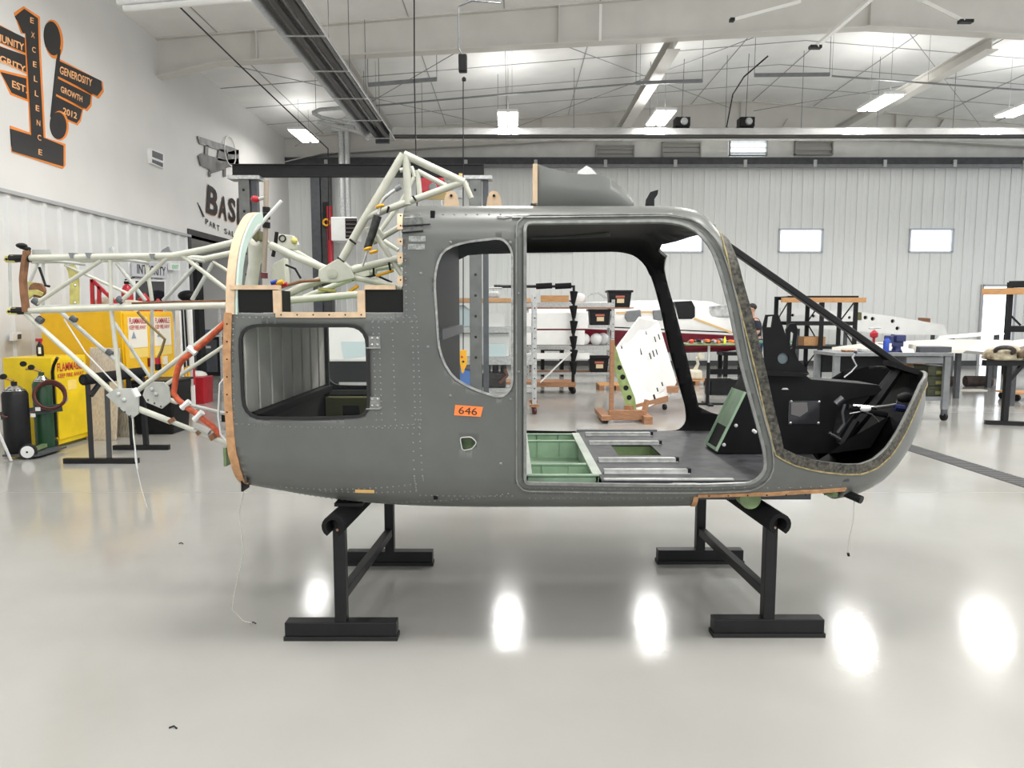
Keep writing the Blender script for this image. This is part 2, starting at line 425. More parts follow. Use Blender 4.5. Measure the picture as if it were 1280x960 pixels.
# ---- ceiling
m = MB(); t = .12
for (xa, xb) in ((XL, XRIDGE), (XRIDGE, XR)):
    za, zb_ = zceil(xa), zceil(xb)
    m.hexa([(xa, YF, za), (xb, YF, zb_), (xb, YB + .1, zb_), (xa, YB + .1, za), (xa, YF, za + t), (xb, YF, zb_ + t), (xb, YB + .1, zb_ + t), (xa, YB + .1, za + t)])
ceiling = struct(m.build('ceiling', CEILM))
for y in [8.0, 9.5, 11.0, 12.5, 15.7, 17.3, 18.9, 20.5]:
    m = MB()
    for (xa, xb) in ((XL, XRIDGE), (XRIDGE, XR)): m.bar((xa, y, zceil(xa) - .006), (xb, y, zceil(xb) - .006), .018, .012)
    m.build('seam_strip', SEAM, ceiling)
for k in range(14):
    xx = XL + 1.2 + k * 1.83; m = MB(); m.box((xx - .008, 8, zceil(xx) - .014), (xx + .008, YB, zceil(xx))); m.build('seam_strip', SEAM, ceiling)
# ---- roof frames
def rafter(name, Y, label_kind='rafter'):
    m = MB()
    for sgn in (0, 1):
        pts = [(XL, 6.16), (XL + 1.15, 6.42), (XRIDGE, 7.08)]
        if sgn: pts = [(2 * XRIDGE - a, c) for a, c in pts]
        for (a, c), (d, e) in zip(pts[:-1], pts[1:]):
            m.hexa([(a, Y - .006, c), (d, Y - .006, e), (d, Y + .006, e), (a, Y + .006, c), (a, Y - .006, zceil(a)), (d, Y - .006, zceil(d)), (d, Y + .006, zceil(d)), (a, Y + .006, zceil(a))])
            m.hexa([(a, Y - .13, c - .012), (d, Y - .13, e - .012), (d, Y + .13, e - .012), (a, Y + .13, c - .012), (a, Y - .13, c + .012), (d, Y - .13, e + .012), (d, Y + .13, e + .012), (a, Y + .13, c + .012)])
            m.hexa([(a, Y - .1, zceil(a) - .03), (d, Y - .1, zceil(d) - .03), (d, Y + .1, zceil(d) - .03), (a, Y + .1, zceil(a) - .03), (a, Y - .1, zceil(a)), (d, Y - .1, zceil(d)), (d, Y + .1, zceil(d)), (a, Y + .1, zceil(a))])
    o = struct(m.build(name, RAFT))
    for xx in (-4.9, .9, 6.85, 11.5):
        lo = 6.42 + (min(xx, 2 * XRIDGE - xx) - XL - 1.15) * .0536
        m = MB(); m.box((xx - .012, Y - .11, lo), (xx + .012, Y + .11, zceil(xx) - .03)); m.build('stiffener', RAFT, o)
    return o
rafter('trim_3', 14.3)
rafter('trim_4', YB - .25)
for (i, xx) in enumerate((-3.55, 3.15, 9.35)):
    m = MB(); zc = 6.75 + .0 * i
    m.box((xx - .13, 14.45, zc - .02), (xx + .13, YB - .5, zc)); m.box((xx - .13, 14.45, zc + .2), (xx + .13, YB - .5, zc + .22)); m.box((xx - .01, 14.45, zc), (xx + .01, YB - .5, zc + .2))
    struct(m.build('trim_%d' % (5 + i), RAFT))
# cross-bracing rods under the roof film
ROD = mat('brace_rod', (0.30, 0.30, 0.30), 0.5)
for i, (a, c) in enumerate((((-6.5, 14.5), (-.4, 21.9)), ((-.4, 14.5), (-6.5, 21.9)), ((0, 14.5), (6.5, 21.9)), ((6.5, 14.5), (0, 21.9)), ((7.2, 14.5), (14, 21.9)), ((14, 14.5), (7.2, 21.9)))):
    m = MB(); dz = .22 + .08 * (i % 2); m.tube([(a[0], a[1], zceil(a[0]) - dz), (c[0], c[1], zceil(c[0]) - dz)], .009, 6)
    tag(m.build('brace_rod', ROD), ['thin grey bracing rod under roof film at far left', 'thin grey bracing rod crossing towards the left wall', 'thin grey bracing rod left of the roof ridge', 'thin grey bracing rod crossing left of the roof ridge', 'thin grey bracing rod right of the roof ridge', 'thin grey bracing rod crossing right of the roof ridge'][i], 'brace rod', 'roof bracing rods')
# knee braces that stiffen the frame's bottom flange
BRW = mat('brace_white', (.80, .79, .76), .45)
for i, (a, c, Ya, Yc_, w) in enumerate((((1092, -4), (1019, 59), 13.3, 12.6, .13), ((1135, -8), (1207, 27), 13.3, 12.6, .15), ((1000, 2), (915, 25), 13.3, 12.8, .05), ((751, 5), (750, 51), 13.9, 14.1, .05))):
    A = P(*a, Ya); C = P(*c, Yc_)
    t_ = thing('flange_brace', ['long white diagonal brace with dark foot left of the ridge', 'short white brace with dark foot at upper right corner', 'thin white brace strut high over the instrument plates', 'thin white upright brace on frame above the roof fairing'][i], 'brace', tuple(C), 'white frame braces')
    m = MB(); m.bar(A, C, w, .05); m.build('brace_bar', BRW, t_)
    if i < 3: m = MB(); m.cbox(C, (w * 1.5, .10, .05)); m.build('brace_foot', BLACKP, t_)
for i, u in enumerate((772, 846, 985, 1060, 1140, 1180)):
    m = MB(); A = P(u, 150, YB - .3); C = P(u - 14, 172, YB - .3)
    m.bar(A, C, .16, .06); o = m.build('gable_stud', RAFT)
    tag(o, 'sloping white stud on gable insulation, number %s from the left' % ['one', 'two', 'three', 'four', 'five', 'six'][i], 'stud', 'gable studs')
# louvres on the gable, above the track
LOUV = mat('louvre_grey', (0.46, 0.45, 0.42), 0.5)
for i, (u0, u1, v0, v1) in enumerate(((745, 793, 182, 198), (827, 876, 178, 197), (911, 959, 175, 195), (993, 1041, 177, 194))):
    a = P(u0, v1, YB); c = P(u1, v0, YB)
    t_ = thing('wall_louvre', ['closed grey slatted louvre above track, leftmost of four', 'closed grey slatted louvre above track, second from left', 'open louvre showing bright sky between dark slats', 'plain dark grey closed louvre, rightmost of four'][i], 'louvre', (a.x, YB, a.z), 'gable louvres')
    m = MB(); f_ = .03
    for (p, q) in (((a.x, a.z), (c.x, a.z + f_)), ((a.x, c.z - f_), (c.x, c.z)), ((a.x, a.z), (a.x + f_, c.z)), ((c.x - f_, a.z), (c.x, c.z))): m.box((p[0], YB - .08, p[1]), (q[0], YB + .06, q[1]))
    m.build('frame', LOUV, t_)
    m = MB(); m.box((a.x, YB + .04, a.z), (c.x, YB + .055, c.z)); m.build('backing', PANE if i == 2 else LOUV, t_)
    for k in range(3 if i != 3 else 1):
        zz = a.z + (c.z - a.z) * (k + .5) / (3 if i != 3 else 1)
        m = MB()
        if i == 2: m.bar((a.x + .03, YB - .02, zz), (c.x - .03, YB - .02, zz), .10, .012, up=(0, .3, 1))
        else: m.bar((a.x + .03, YB - .01, zz), (c.x - .03, YB - .01, zz), .015, (c.z - a.z) / 3.3, up=(0, .25, 1))
        m.build('slat', ALU if i == 2 else LOUV, t_)
# ---- light fixtures (two lit tubes strips in a white housing) and their light
LAMPM = emat('lit_tube', (1.0, 0.985, 0.96), 9.0)
def fixture(x, y, z, label, power=1.0, length=1.25):
    t_ = thing('ceiling_light', label, 'ceiling light', (x, y, z), 'hanging strip lights')
    m = MB(); m.box((x - .24, y - length / 2, z + .03), (x + .24, y + length / 2, z + .09)); m.build('housing', WHITE, t_)
    for s in (-1, 1):
        m = MB(); m.box((x + s * .125 - .085, y - length / 2 + .02, z), (x + s * .125 + .085, y + length / 2 - .02, z + .03)); m.build('tube_strip', LAMPM, t_)
    for yy in (y - .45, y + .45): m = MB(); m.tube([(x, yy, z + .09), (x, yy, zceil(x))], .004, 5); m.build('hanger', MGREY, t_)
    ld = bpy.data.lights.new('lamp', 'AREA'); ld.shape = 'RECTANGLE'; ld.size = .5; ld.size_y = length; ld.energy = LAMP_W; ld.color = (1.0, 0.985, 0.955)
    lo = bpy.data.objects.new('lamp', ld); COL.objects.link(lo); lo.parent = t_; lo.location = (0, 0, -.02)
    ld.energy *= power
    l2 = bpy.data.lights.new('uplight', 'AREA'); l2.shape = 'RECTANGLE'; l2.size = .45; l2.size_y = length; l2.energy = LAMP_W * .19 * power; l2.color = ld.color
    lo = bpy.data.objects.new('uplight', l2); COL.objects.link(lo); lo.parent = t_; lo.location = (0, 0, .12); lo.rotation_euler = (PI, 0, 0)
for (u, v, Y, lab) in ((380, 171, 19.0, 'lit strip light above the crane beam, near left wall'), (635, 151, 17.1, 'lit strip light hanging straight above the rotor pylon opening'), (826, 149, 17.1, 'lit strip light left of the roof ridge'), (1100, 130, 16.9, 'lit strip light right of the roof ridge'), (1278, 138, 16.9, 'lit strip light cut by right picture edge')):
    p = P(u, v, Y); fixture(p.x, p.y, p.z, lab, .4 if u < 400 else 1.0)
for j, yy in enumerate((9.8, 3.0, -3.5)):  # unseen rows continuing the visible one, added for the light they give
    for k, xx in enumerate((-3.4, 0, 3.4, 6.8, 10.2, 14)):
        fixture(xx, yy, 6.3, 'lit strip light in unseen overhead row %s, place %s from left wall' % (['one', 'two', 'three'][j], ['one', 'two', 'three', 'four', 'five', 'six'][k]))
# ================================================================== helicopter fuselage
YC, HW = 4.07, 0.77
YN, YFAR = YC - HW, YC + HW
ROOFZ = 2.134
X0N, LN = 1.20, 1.09                     # where the nose starts to narrow, and its length
PEND = X0N + LN * PI / 2
def XA(u, v, Y=YN): return P(u, v, Y).x
_zbp = [(u, P(u, v, YN + .13)) for u, v in ((300, 605), (350, 614), (400, 622), (470, 630), (560, 634), (700, 634.5), (870, 633), (940, 630))]
ZBT = [(p.x, p.z - .006) for u, p in _zbp] + [(1.20, .662)]
ZBN = [(0, .662), (12, .664), (22, .672), (30, .69), (40, .75), (50, .86), (60, .985), (70, 1.08), (80, 1.15), (90, 1.19)]
RIM = [(0, 1.06), (2.6, 1.01), (4, .973), (8, .937), (15, .904), (26, .882), (36, .947), (43, 1.057), (50, 1.17), (55, 1.235), (64, 1.275), (76, 1.29), (90, 1.285)]
DROP = [(.70, 0), (.80, .006), (.87, .022), (.92, .05), (.97, .11), (1.04, .16), (1.3, .19)]
def sec(p):
    """section at station p -> x, half width, top z, bottom z, top radius, bottom radius"""
    if p <= X0N:
        return p, HW, ROOFZ - lerp_tab(DROP, p), lerp_tab(ZBT, p), .17, .19
    ph = min((p - X0N) / LN, PI / 2); w = HW * math.cos(ph); zb = lerp_tab(ZBN, math.degrees(ph))
    rb = max(1e-4, min(.19, w * .75, .19 * math.cos(ph) + .01))
    return X0N + LN * math.sin(ph), w, ROOFZ - .19, zb, min(.17, max(w * .7, 1e-4)), rb
def SURF(p, t, side=-1, inset=0.0):
    x, w, zt, zb, rt, rb = sec(p)
    w -= inset; zt -= inset; zb += inset
    w = max(w, 0)
    if t <= 1: o = t * (w - rt); z = zt - .02 * t * t + .72 * (ROOFZ - zt - inset) * (1 - t ** 3)
    elif t <= 2:
        a = (t - 1) * PI / 2; o = w - rt + rt * math.sin(a); z = zt - .02 - rt + rt * math.cos(a)
    elif t <= 3: o = w; z = (zt - .02 - rt) + (zb + rb - zt + .02 + rt) * (t - 2)
    elif t <= 4:
        a = (t - 3) * PI / 2; o = w - rb + rb * math.cos(a); z = zb + rb - rb * math.sin(a)
    else: o = (w - rb) * (5 - t); z = zb
    return Vector((x, YC + side * o, z))
def TZ(p, z):
    """t on the side (between roof and belly corner) with height z"""
    lo, hi = 1.0, 4.0
    for _ in range(40):
        mid = (lo + hi) / 2
        if SURF(p, mid).z > z: lo = mid
        else: hi = mid
    return (lo + hi) / 2
def S(u, v):
    """near-side pixel -> (p, t)"""
    Y = YN
    for _ in range(14):
        q = P(u, v, Y)
        p = q.x
        if p > X0N: p = X0N + LN * math.asin(min(.999, (q.x - X0N) / LN))
        t = TZ(p, q.z); Y = YC + (SURF(p, t).y - YC)
    return (p, t)
def frame_at(p, t, side=-1):
    e = 1e-3
    a = (SURF(p + e, t, side) - SURF(p - e, t, side)) / (2 * e); c = (SURF(p, t + e, side) - SURF(p, t - e, side)) / (2 * e)
    n = a.cross(c); n.normalize()
    if n.dot(Vector((0, side, 0)) + Vector((0, 0, 1)) * (1.5 - t if t < 1.5 else 0) * 3 - Vector((0, 0, 1)) * (t - 3.5 if t > 3.5 else 0) * 3) < 0: n = -n
    return a, c, n
def densify(pts, step=.02, closed=False):
    out = []; n = len(pts)
    for i in range(n if closed else n - 1):
        a = Vector(pts[i]); c = Vector(pts[(i + 1) % n]); da = SURF(*a); dc = SURF(*c)
        k = max(1, int((da - dc).length / step))
        for j in range(k): out.append(tuple(a + (c - a) * j / k))
    if not closed: out.append(tuple(pts[-1]))
    return out
def inside(poly, x, y):
    r = False; n = len(poly); j = n - 1
    for i in range(n):
        xi, yi = poly[i]; xj, yj = poly[j]
        if (yi > y) != (yj > y) and x < (xj - xi) * (y - yi) / (yj - yi) + xi: r = not r
        j = i
    return r
# ---- openings, near side, measured on the photo
DOORPX = rounded([(656, 279), (836, 277), (866, 284), (889, 308), (900, 338), (912, 384), (926, 455), (941, 510), (955, 562), (957, 590), (940, 604.5), (656, 604)], [8, 20, 16, 14, 14, 14, 12, 12, 10, 16, 16, 6], 3)
MIDPX = rounded([(543, 345), (552, 313), (580, 303), (628, 297.5), (640, 312), (640, 484), (628, 497), (598, 489), (565, 472), (549, 440)], [16, 16, 14, 12, 12, 14, 14, 14, 16, 18], 3)
REARPX = rounded([(299.5, 407), (458, 408), (461, 520), (306, 522)], [26, 24, 18, 24], 5)
LATCHPX = rounded([(575, 547), (589, 546), (596, 553), (590, 561), (578, 563)], 3, 2)
door_h = [S(*q) for q in DOORPX]; mid_h = [S(*q) for q in MIDPX]; rear_h = [S(*q) for q in REARPX]; latch_h = [S(*q) for q in LATCHPX]
XREAR = XA(287, 440); XH = XA(503, 320)
rear_edge = [S(*q) for q in ((288, 391), (286.5, 440), (288, 500), (291, 545), (296, 575), (302, 595), (309, 604))]
pillar = [S(*q) for q in ((890, 270), (902, 285), (915, 310), (927, 345), (937, 380), (949, 428), (959, 470), (968, 512), (975, 540))]
XRF = SURF(*pillar[0]).x - .035
rim = [(X0N + LN * math.radians(d), None) for d in (4, 8, 12, 16, 21, 26, 31, 36, 40, 44, 48, 52, 56, 60, 65, 70, 75, 80, 85, 90)]
rim = [(p, TZ(p, lerp_tab(RIM, math.degrees((p - X0N) / LN)))) for p, _ in rim]
cut = [S(*q) for q in ((1056, 612.5), (1000, 616), (940, 619), (872, 620.5), (868, 632))]
outer = densify([(rear_edge[-1][0] + .01, 5.0)] + rear_edge[::-1] + [S(400, 391), (XH, S(503, 391)[1]), (XH, 0.0), (1.12, 0.0), (1.095, .3), (1.02, .6), (.955, .84)] + pillar + rim + [(PEND, 5.0), (cut[0][0], 5.0)] + cut + [(cut[-1][0] - .005, 5.0)], .03, True)
door_d = densify(door_h, .02, True); mid_d = densify(mid_h, .02, True); rear_d = densify(rear_h, .02, True); latch_d = densify(latch_h, .01, True)
# far side: one large opening reaching back to the cabin bulkhead, and the rear window
XBK = -.355
far_open = [q for q in door_h if SURF(*q).x > XA(662, 400)]
tl = TZ(0, SURF(*door_h[6]).z); far_top = TZ(0, 2.005); far_bot = TZ(0, .83)
far_open = densify([(XBK + .03, far_bot), (XBK, far_bot - .05), (XBK, far_top + .15), (XBK + .06, far_top + .03), (XBK + .14, far_top)] + far_open, .02, True)
def skin_half(outline, holes, side):
    pts = [Vector(q) for q in outline]; edges = [(i, (i + 1) % len(outline)) for i in range(len(outline))]
    for h in holes:
        o = len(pts); pts += [Vector(q) for q in h]; edges += [(o + i, o + (i + 1) % len(h)) for i in range(len(h))]
    def ok(x, y):
        return inside(outline, x, y) and not any(inside(h, x, y) for h in holes)
    ts = [0, .25, .5, .75] + [1 + k / 8 for k in range(8)] + [2 + k / 26 for k in range(26)] + [3 + k / 8 for k in range(8)] + [4, 4.3, 4.65]
    p = XREAR - .1
    while p < PEND:
        for t in ts:
            if ok(p, t): pts.append(Vector((p, t)))
        p += .035
    vs, es, fs, *_ = delaunay_2d_cdt([Vector((q.x, q.y)) for q in pts], edges, [], 0, 1e-6)
    out = []
    for f in fs:
        cx = sum(vs[i].x for i in f) / len(f); cy = sum(vs[i].y for i in f) / len(f)
        if ok(cx, cy): out.append(tuple(f) if side < 0 else tuple(reversed(f)))
    return [SURF(v.x, min(5, max(0, v.y)), side) for v in vs], out
HELI = thing('helicopter_fuselage', 'dark grey stripped helicopter cabin with bare tube frame, resting on black stands', 'helicopter', (.2, YC, .64))
vN, fN = skin_half(outer, [door_d, mid_d, rear_d, latch_d], -1)
vF, fF = skin_half(outer, [far_open, rear_d], 1)
me = bpy.data.meshes.new('cabin_shell')
me.from_pydata([tuple(v - ORG[HELI.name]) for v in vN + vF], [], fN + [tuple(i + len(vN) for i in f) for f in fF])
me.materials.append(HULL); me.materials.append(HULLIN)
bm = bmesh.new(); bm.from_mesh(me); bmesh.ops.remove_doubles(bm, verts=bm.verts, dist=.0008)
bmesh.ops.delete(bm, geom=[v for v in bm.verts if not v.link_faces], context='VERTS')
bm.to_mesh(me); bm.free()
me.polygons.foreach_set('use_smooth', [True] * len(me.polygons)); me.update()
shell = bpy.data.objects.new('cabin_shell', me); COL.objects.link(shell); shell.parent = HELI; ORG[shell.name] = ORG[HELI.name]
# outward normals?
_n = [pl for pl in me.polygons if pl.center.y < -.7][0].normal
sm = shell.modifiers.new('skin', 'SOLIDIFY'); sm.thickness = .016; sm.offset = -1 if _n.y < 0 else 1; sm.material_offset = 1; sm.use_rim = True; sm.material_offset_rim = 0
if _n.y > 0: sm.use_flip_normals = True
def strip(name, pts, w0, w1, h, material, closed=False, side=-1, base=-.002, parent=None, step=.02, flip=1, smooth=True, dens=True):
    """raised band that follows a curve on the skin"""
    q = densify(pts, step, closed) if dens else pts
    m = MB(); rows = []; n = len(q)
    for i in range(n):
        a = SURF(*q[i - 1], side) if (i > 0 or closed) else SURF(*q[0], side)
        c = SURF(*q[(i + 1) % n], side) if (i < n - 1 or closed) else SURF(*q[-1], side)
        T = (c - a).normalized(); N = frame_at(*q[i], side)[2]; B = N.cross(T).normalized() * flip
        s0 = SURF(*q[i], side)
        rows.append([s0 + B * w0 + N * base, s0 + B * w0 + N * h, s0 + B * w1 + N * h, s0 + B * w1 + N * base])
    vs = [r for row in rows for r in row]; fs = []
    for i in range(n if closed else n - 1):
        j = (i + 1) % n
        for k in range(4): fs.append((4 * i + k, 4 * i + (k + 1) % 4, 4 * j + (k + 1) % 4, 4 * j + k))
    if not closed: fs += [(0, 1, 2, 3), tuple(4 * (n - 1) + k for k in (3, 2, 1, 0))]
    m.add(vs, fs)
    return m.build(name, material, parent or HELI, smooth=smooth, angle=35)
GASKET = mat('windscreen_gasket', (0.012, 0.012, 0.011), 0.55, col2=(0.10, 0.092, 0.07), vscale=60, bump=0.6, bscale=90, dist=.004)
GOLD = mat('sealant_bead', (0.30, 0.24, 0.11), 0.6, var=0.3, vscale=40)
edge = pillar + rim
strip('windscreen_gasket', edge, 0.0, .046, .004, GASKET, flip=-1)
strip('sealant_bead', edge, .046, .053, .007, GOLD, flip=-1)
strip('windscreen_gasket', edge, 0.0, .046, .004, GASKET, side=1, flip=1)
HULLE = mat('jamb_grey', (0.21, 0.215, 0.205), 0.3, var=0.2, vscale=25)  # paler than the hull: the door-edge highlight is put into the colour
strip('door_jamb', door_h, -.008, .006, .010, HULLE, True, flip=1)
strip('door_jamb', door_h, .036, .042, .008, HULLE, True, flip=1)
strip('window_seal', mid_h, -.004, .006, .006, mat('seal_edge', (0.32, 0.32, 0.31), 0.35, var=.3, vscale=40), True, flip=1)
strip('window_seal', rear_h, -.005, .009, .008, RUBBER, True, flip=1)
strip('latch_rim', latch_h, -.002, .003, .003, ALU, True, flip=1)
# bare laminate edges of the stripped seams
strip('laminate_edge', [rear_edge[0]] + rear_edge[1:4], -.028, .008, .006, TAN, flip=1)
strip('laminate_edge', rear_edge[3:], -.03, .008, .006, TAN, flip=1)
strip('laminate_edge', cut[:4], -.004, .018, .005, TAN, flip=-1)
strip('laminate_edge', cut[3:], -.004, .020, .005, TAN, flip=-1)
strip('laminate_edge', [S(345, 393.5), S(457, 393.5)], -.012, .014, .008, TANP, flip=1)
for (v0, v1) in ((268, 287), (298, 306), (316, 328), (345, 356)): strip('laminate_edge', [S(503, v0), S(503, v1)], -.022, .002, .006, TANP, flip=1)
dk = MB()
for (u, v) in [(352 + 20 * k, 393.5) for k in range(6)] + [(284.5, 405 + 22 * k) for k in range(6)] + [(886 + 24 * k, 618.6 - .35 * k) for k in range(7)] + [(501, 271), (501, 283), (501, 302), (501, 322), (501, 350)]:
    q_ = S(max(u, 287), v); c_ = SURF(*q_) + frame_at(*q_)[2] * .008; c_.x += (u - max(u, 287)) * .0037
    dk.dome(c_, (0, -1, 0), .0042, .0015, 6)
tag(dk.build('edge_holes', BLACKP, HELI), kind='stuff')
# window panes just inside the skin
def pane(name, outline, inset):
    c = [SURF(p, t, -1, 0) for p, t in outline]
    m = MB(); m.prism([q + Vector((0, inset, 0)) for q in c], (0, .003, 0)); return m.build(name, GLASS, HELI)
pane('window_pane', mid_h, .012)
pane('window_pane', rear_h, .012)
# ---- rivets
rv = MB()
def rivets(pts, pitch=.027, r=.005, jit=.0):
    q = [S(*a) for a in pts]
    for (a, c) in zip(q[:-1], q[1:]):
        L = (SURF(*a) - SURF(*c)).length; n = max(1, int(L / pitch))
        for k in range(n + 1):
            g = (a[0] + (c[0] - a[0]) * k / n, a[1] + (c[1] - a[1]) * k / n)
            rv.dome(SURF(*g), frame_at(*g)[2], r, .0028)
for (x1, x2, v) in ((296, 336, 397), (465, 520, 397), (465, 520, 403), (296, 525, 530), (470, 525, 535), (310, 520, 604), (400, 520, 613), (330, 635, 616), (525, 640, 619)): rivets([(x1, v), (x2, v if v < 600 else v + 1)])
rivets([(291, 404), (291, 470), (293, 530)])
for (u, u2) in ((466, 470), (473, 477), (490, 494), (515, 519), (521, 526)): rivets([(u, 402), (u2, 525)])
rivets([(506, 310), (508, 395)]); rivets([(517, 365), (518, 395)])
rivets([(515, 520), (520, 612)]); rivets([(523, 525), (529, 600)])
rivets([(525, 268), (640, 268)], .05); rivets([(658, 271), (850, 270)], .03, .003)
for v in (611, 617, 623): rivets([(662, v), (868, v - 1)], .028, .0036)
rivets([(875, 612), (1050, 606)], .05)
for q in ((648, 367), (648, 465), (535, 434), (563, 495), (638, 499), (626, 580), (563, 303), (638, 303), (526, 342)): rv.dome(SURF(*S(*q)), frame_at(*S(*q))[2], .008, .005, 8)
tag(rv.build('rivets', mat('rivet_grey', (0.21, 0.215, 0.21), 0.3, 0.2), HELI), kind='stuff')
# ---- skin fittings
def on(u, v, d=0.0):
    q = S(u, v); return SURF(*q) + frame_at(*q)[2] * d
tp = MB(); tp.prism([on(569, 506, .002), on(604, 508.5, .002), (on(601, 521, .002)), on(567.5, 519, .002)], (0, -.0012, 0)); tape = tp.build('tape_label', ORANGE, HELI); tag(tape, 'orange tape marked 646')
m = MB(); text_quad(m, '646', on(573, 517, .0045), on(596, 519, .0045), on(574, 508, .0045)); m.build('marker_number', mat('marker_ink', (0.05, 0.02, 0.01), 0.6), tape)
m = MB(); m.prism([on(444, 611.5, .002), on(468, 612, .002), on(468, 616, .002), on(444, 615.5, .002)], (0, -.0012, 0)); m.build('placard', mat('placard_gold', (0.80, 0.50, 0.18), 0.5), HELI)
for (u, v) in ((511, 295, ), (510, 305)):
    m = MB(); m.prism([on(u, v, .001), on(u + 21, v, .001), on(u + 21, v + 7, .001), on(u, v + 7, .001)], (0, -.0015, 0)); m.build('data_plate', mat('plate_grey', (0.30, 0.31, 0.29), 0.4, 0.3, var=.3, vscale=90), HELI)
m = MB(); m.prism([on(502, 273, .001), on(529, 272, .001), on(529, 289, .001), on(502, 291, .001)], (0, -.004, 0)); m.build('hinge_plate', mat('hinge_grey', (0.11, 0.115, 0.11), 0.35, 0.2, var=.3, vscale=60), HELI)
for (v0, dv) in ((283, -1), (291, 0)): m = MB(); m.tube([on(503, v0, .006), on(529 + (9 if dv else 0), v0 - 2, .006)], .0035, 6); m.build('hinge_pin', BLACKP, HELI)
for (v0) in (425, 501):
    m = MB(); m.prism([on(461, v0 - 5, .001), on(475, v0 - 5, .001), on(476, v0 + 10, .001), on(461, v0 + 10, .001)], (0, -.004, 0)); m.tube([on(458, v0 + 10, .005), on(476, v0 + 10, .005)], .005, 8)
    h_ = m.build('window_hinge', HULLE, HELI); m = MB()
    for (a, c) in ((465, v0 - 2), (472, v0 - 2), (465, v0 + 6), (472, v0 + 6)): m.dome(on(a, c, .005), (0, -1, 0), .007, .005, 8)
    m.build('screws', STEEL, h_)
m = MB(); m.box(on(574, 564, -.06), on(597, 545, -.055)); m.build('latch_cup', GREEND, HELI)
m = MB(); m.tube([on(621, 271.5, .006), on(630, 272, .008), on(640, 270.5, .006), on(840, 269, .006)], .004, 6); m.build('gutter_strip', ALU, HELI)
strip('gutter', [S(640, 273), S(836, 271), S(866, 277)], -.003, .003, .009, HULLE)
m = MB(); m.tube([on(797, 634, -.01), on(797, 638, 0)], .006, 8); m.build('drain_plug', BLACKP, HELI)
# step tube under the nose
m = MB(); A = P(1042, 610, 3.5); C = P(1077, 625, 3.38); m.tube([A, C], .02, 12); m.build('step_tube', BLACKP, HELI)
# ---- roof fairing: two curved cheeks with a cap
FTOP = [(672, 205), (685, 209.5), (700, 213.5), (716, 216.5), (732, 218), (745, 217.5), (755, 220), (765, 225), (775, 233), (784, 242), (792, 251)]
def cheek(side):
    m = MB(); n = 24; rows = []
    for k in range(n + 1):
        s = k / n; u = 672 + 120 * s; y = YN + .17 + .18 * s * s
        q = P(u, lerp_tab(FTOP, u), y); ym = lambda w: w if side < 0 else 2 * YC - w
        rows.append((Vector((q.x, ym(y - .02), ROOFZ - .05)), Vector((q.x, ym(y - .012), ROOFZ + (q.z - ROOFZ) * .55)), Vector((q.x, ym(y), q.z)), Vector((q.x, ym(y + .07), q.z - .004)), Vector((q.x, ym(y + .16), q.z - .02))))
    vs = []; fs = []
    for r in rows: vs += list(r)
    for k in range(n):
        for j in range(4): fs.append((5 * k + j, 5 * k + 5 + j, 5 * k + 6 + j, 5 * k + 1 + j))
    m.add(vs, fs)
    o = m.build('roof_fairing', HULL, HELI, smooth=True, angle=70); sd = o.modifiers.new('t', 'SOLIDIFY'); sd.thickness = .008
    return o
cheek(-1); cheek(1)
m = MB(); A = P(666, 205, YN + .16); C = P(671.5, 249, YN + .16); m.box((A.x, A.y - .006, C.z - .02), (A.x + .022, A.y + .02, A.z)); m.build('laminate_edge', TANP, HELI)
m = MB(); q = P(735, 210, 4.1); m.prism([P(719, 232, 3.78), P(723, 214, 3.78), P(733, 207, 3.78), P(739, 210, 3.78), P(750, 222, 3.78), P(752, 240, 3.78)], (0, .12, 0)); m.build('duct_lip', WHITE, HELI)
m = MB(); m.prism([P(805, 275, 4.0), P(808, 249, 4.0), P(813, 240, 4.0), P(823, 237, 4.0), P(822, 243, 4.0), P(818, 249, 4.0), P(818, 275, 4.0)], (0, .02, 0)); m.build('roof_antenna', BLACKP, HELI)
for u in (564, 617.5):
    m = MB(); m.prism([P(u - 10, 260, 3.62), P(u - 8, 246, 3.62)] + [P(u + 7 * math.cos(a), 244.5 - 6 * math.sin(a), 3.62) for a in [PI * (1 - k / 8) for k in range(9)]] + [P(u + 8, 246, 3.62), P(u + 10, 260, 3.62)], (0, .03, 0)); lg = m.build('roof_lug', TANP, HELI)
    m = MB(); m.tube([P(u, 244.5, 3.605), P(u, 244.5, 3.66)], .007, 10); m.build('lug_hole', BLACKP, lg)
# ---- windscreen centre strut from roof edge to nose and down inside the bowl
m = MB(); A = Vector((1.10, YC, SURF(1.10, .0).z - .022)); Bp = Vector((X0N + LN - .05, YC, 1.295))
m.bar(A, Bp, .05, .036); m.build('centre_strut', BLACKP, HELI, bevel=.006)
m = MB(); m.tube([Bp + Vector((-.02, 0, 0)), Vector((2.1, YC, 1.12)), Vector((1.95, YC, .93)), Vector((1.75, YC, .80))], [.03, .04, .045, .05], 8); m.build('nose_web', BLACKP, HELI)
m = MB(); m.prism([Bp + Vector((-.10, -.03, .045)), Bp + Vector((.05, -.16, -.012)), Bp + Vector((.05, .16, -.012)), Bp + Vector((-.10, .03, .045))], (0, 0, -.03)); m.build('strut_foot', BLACKP, HELI)
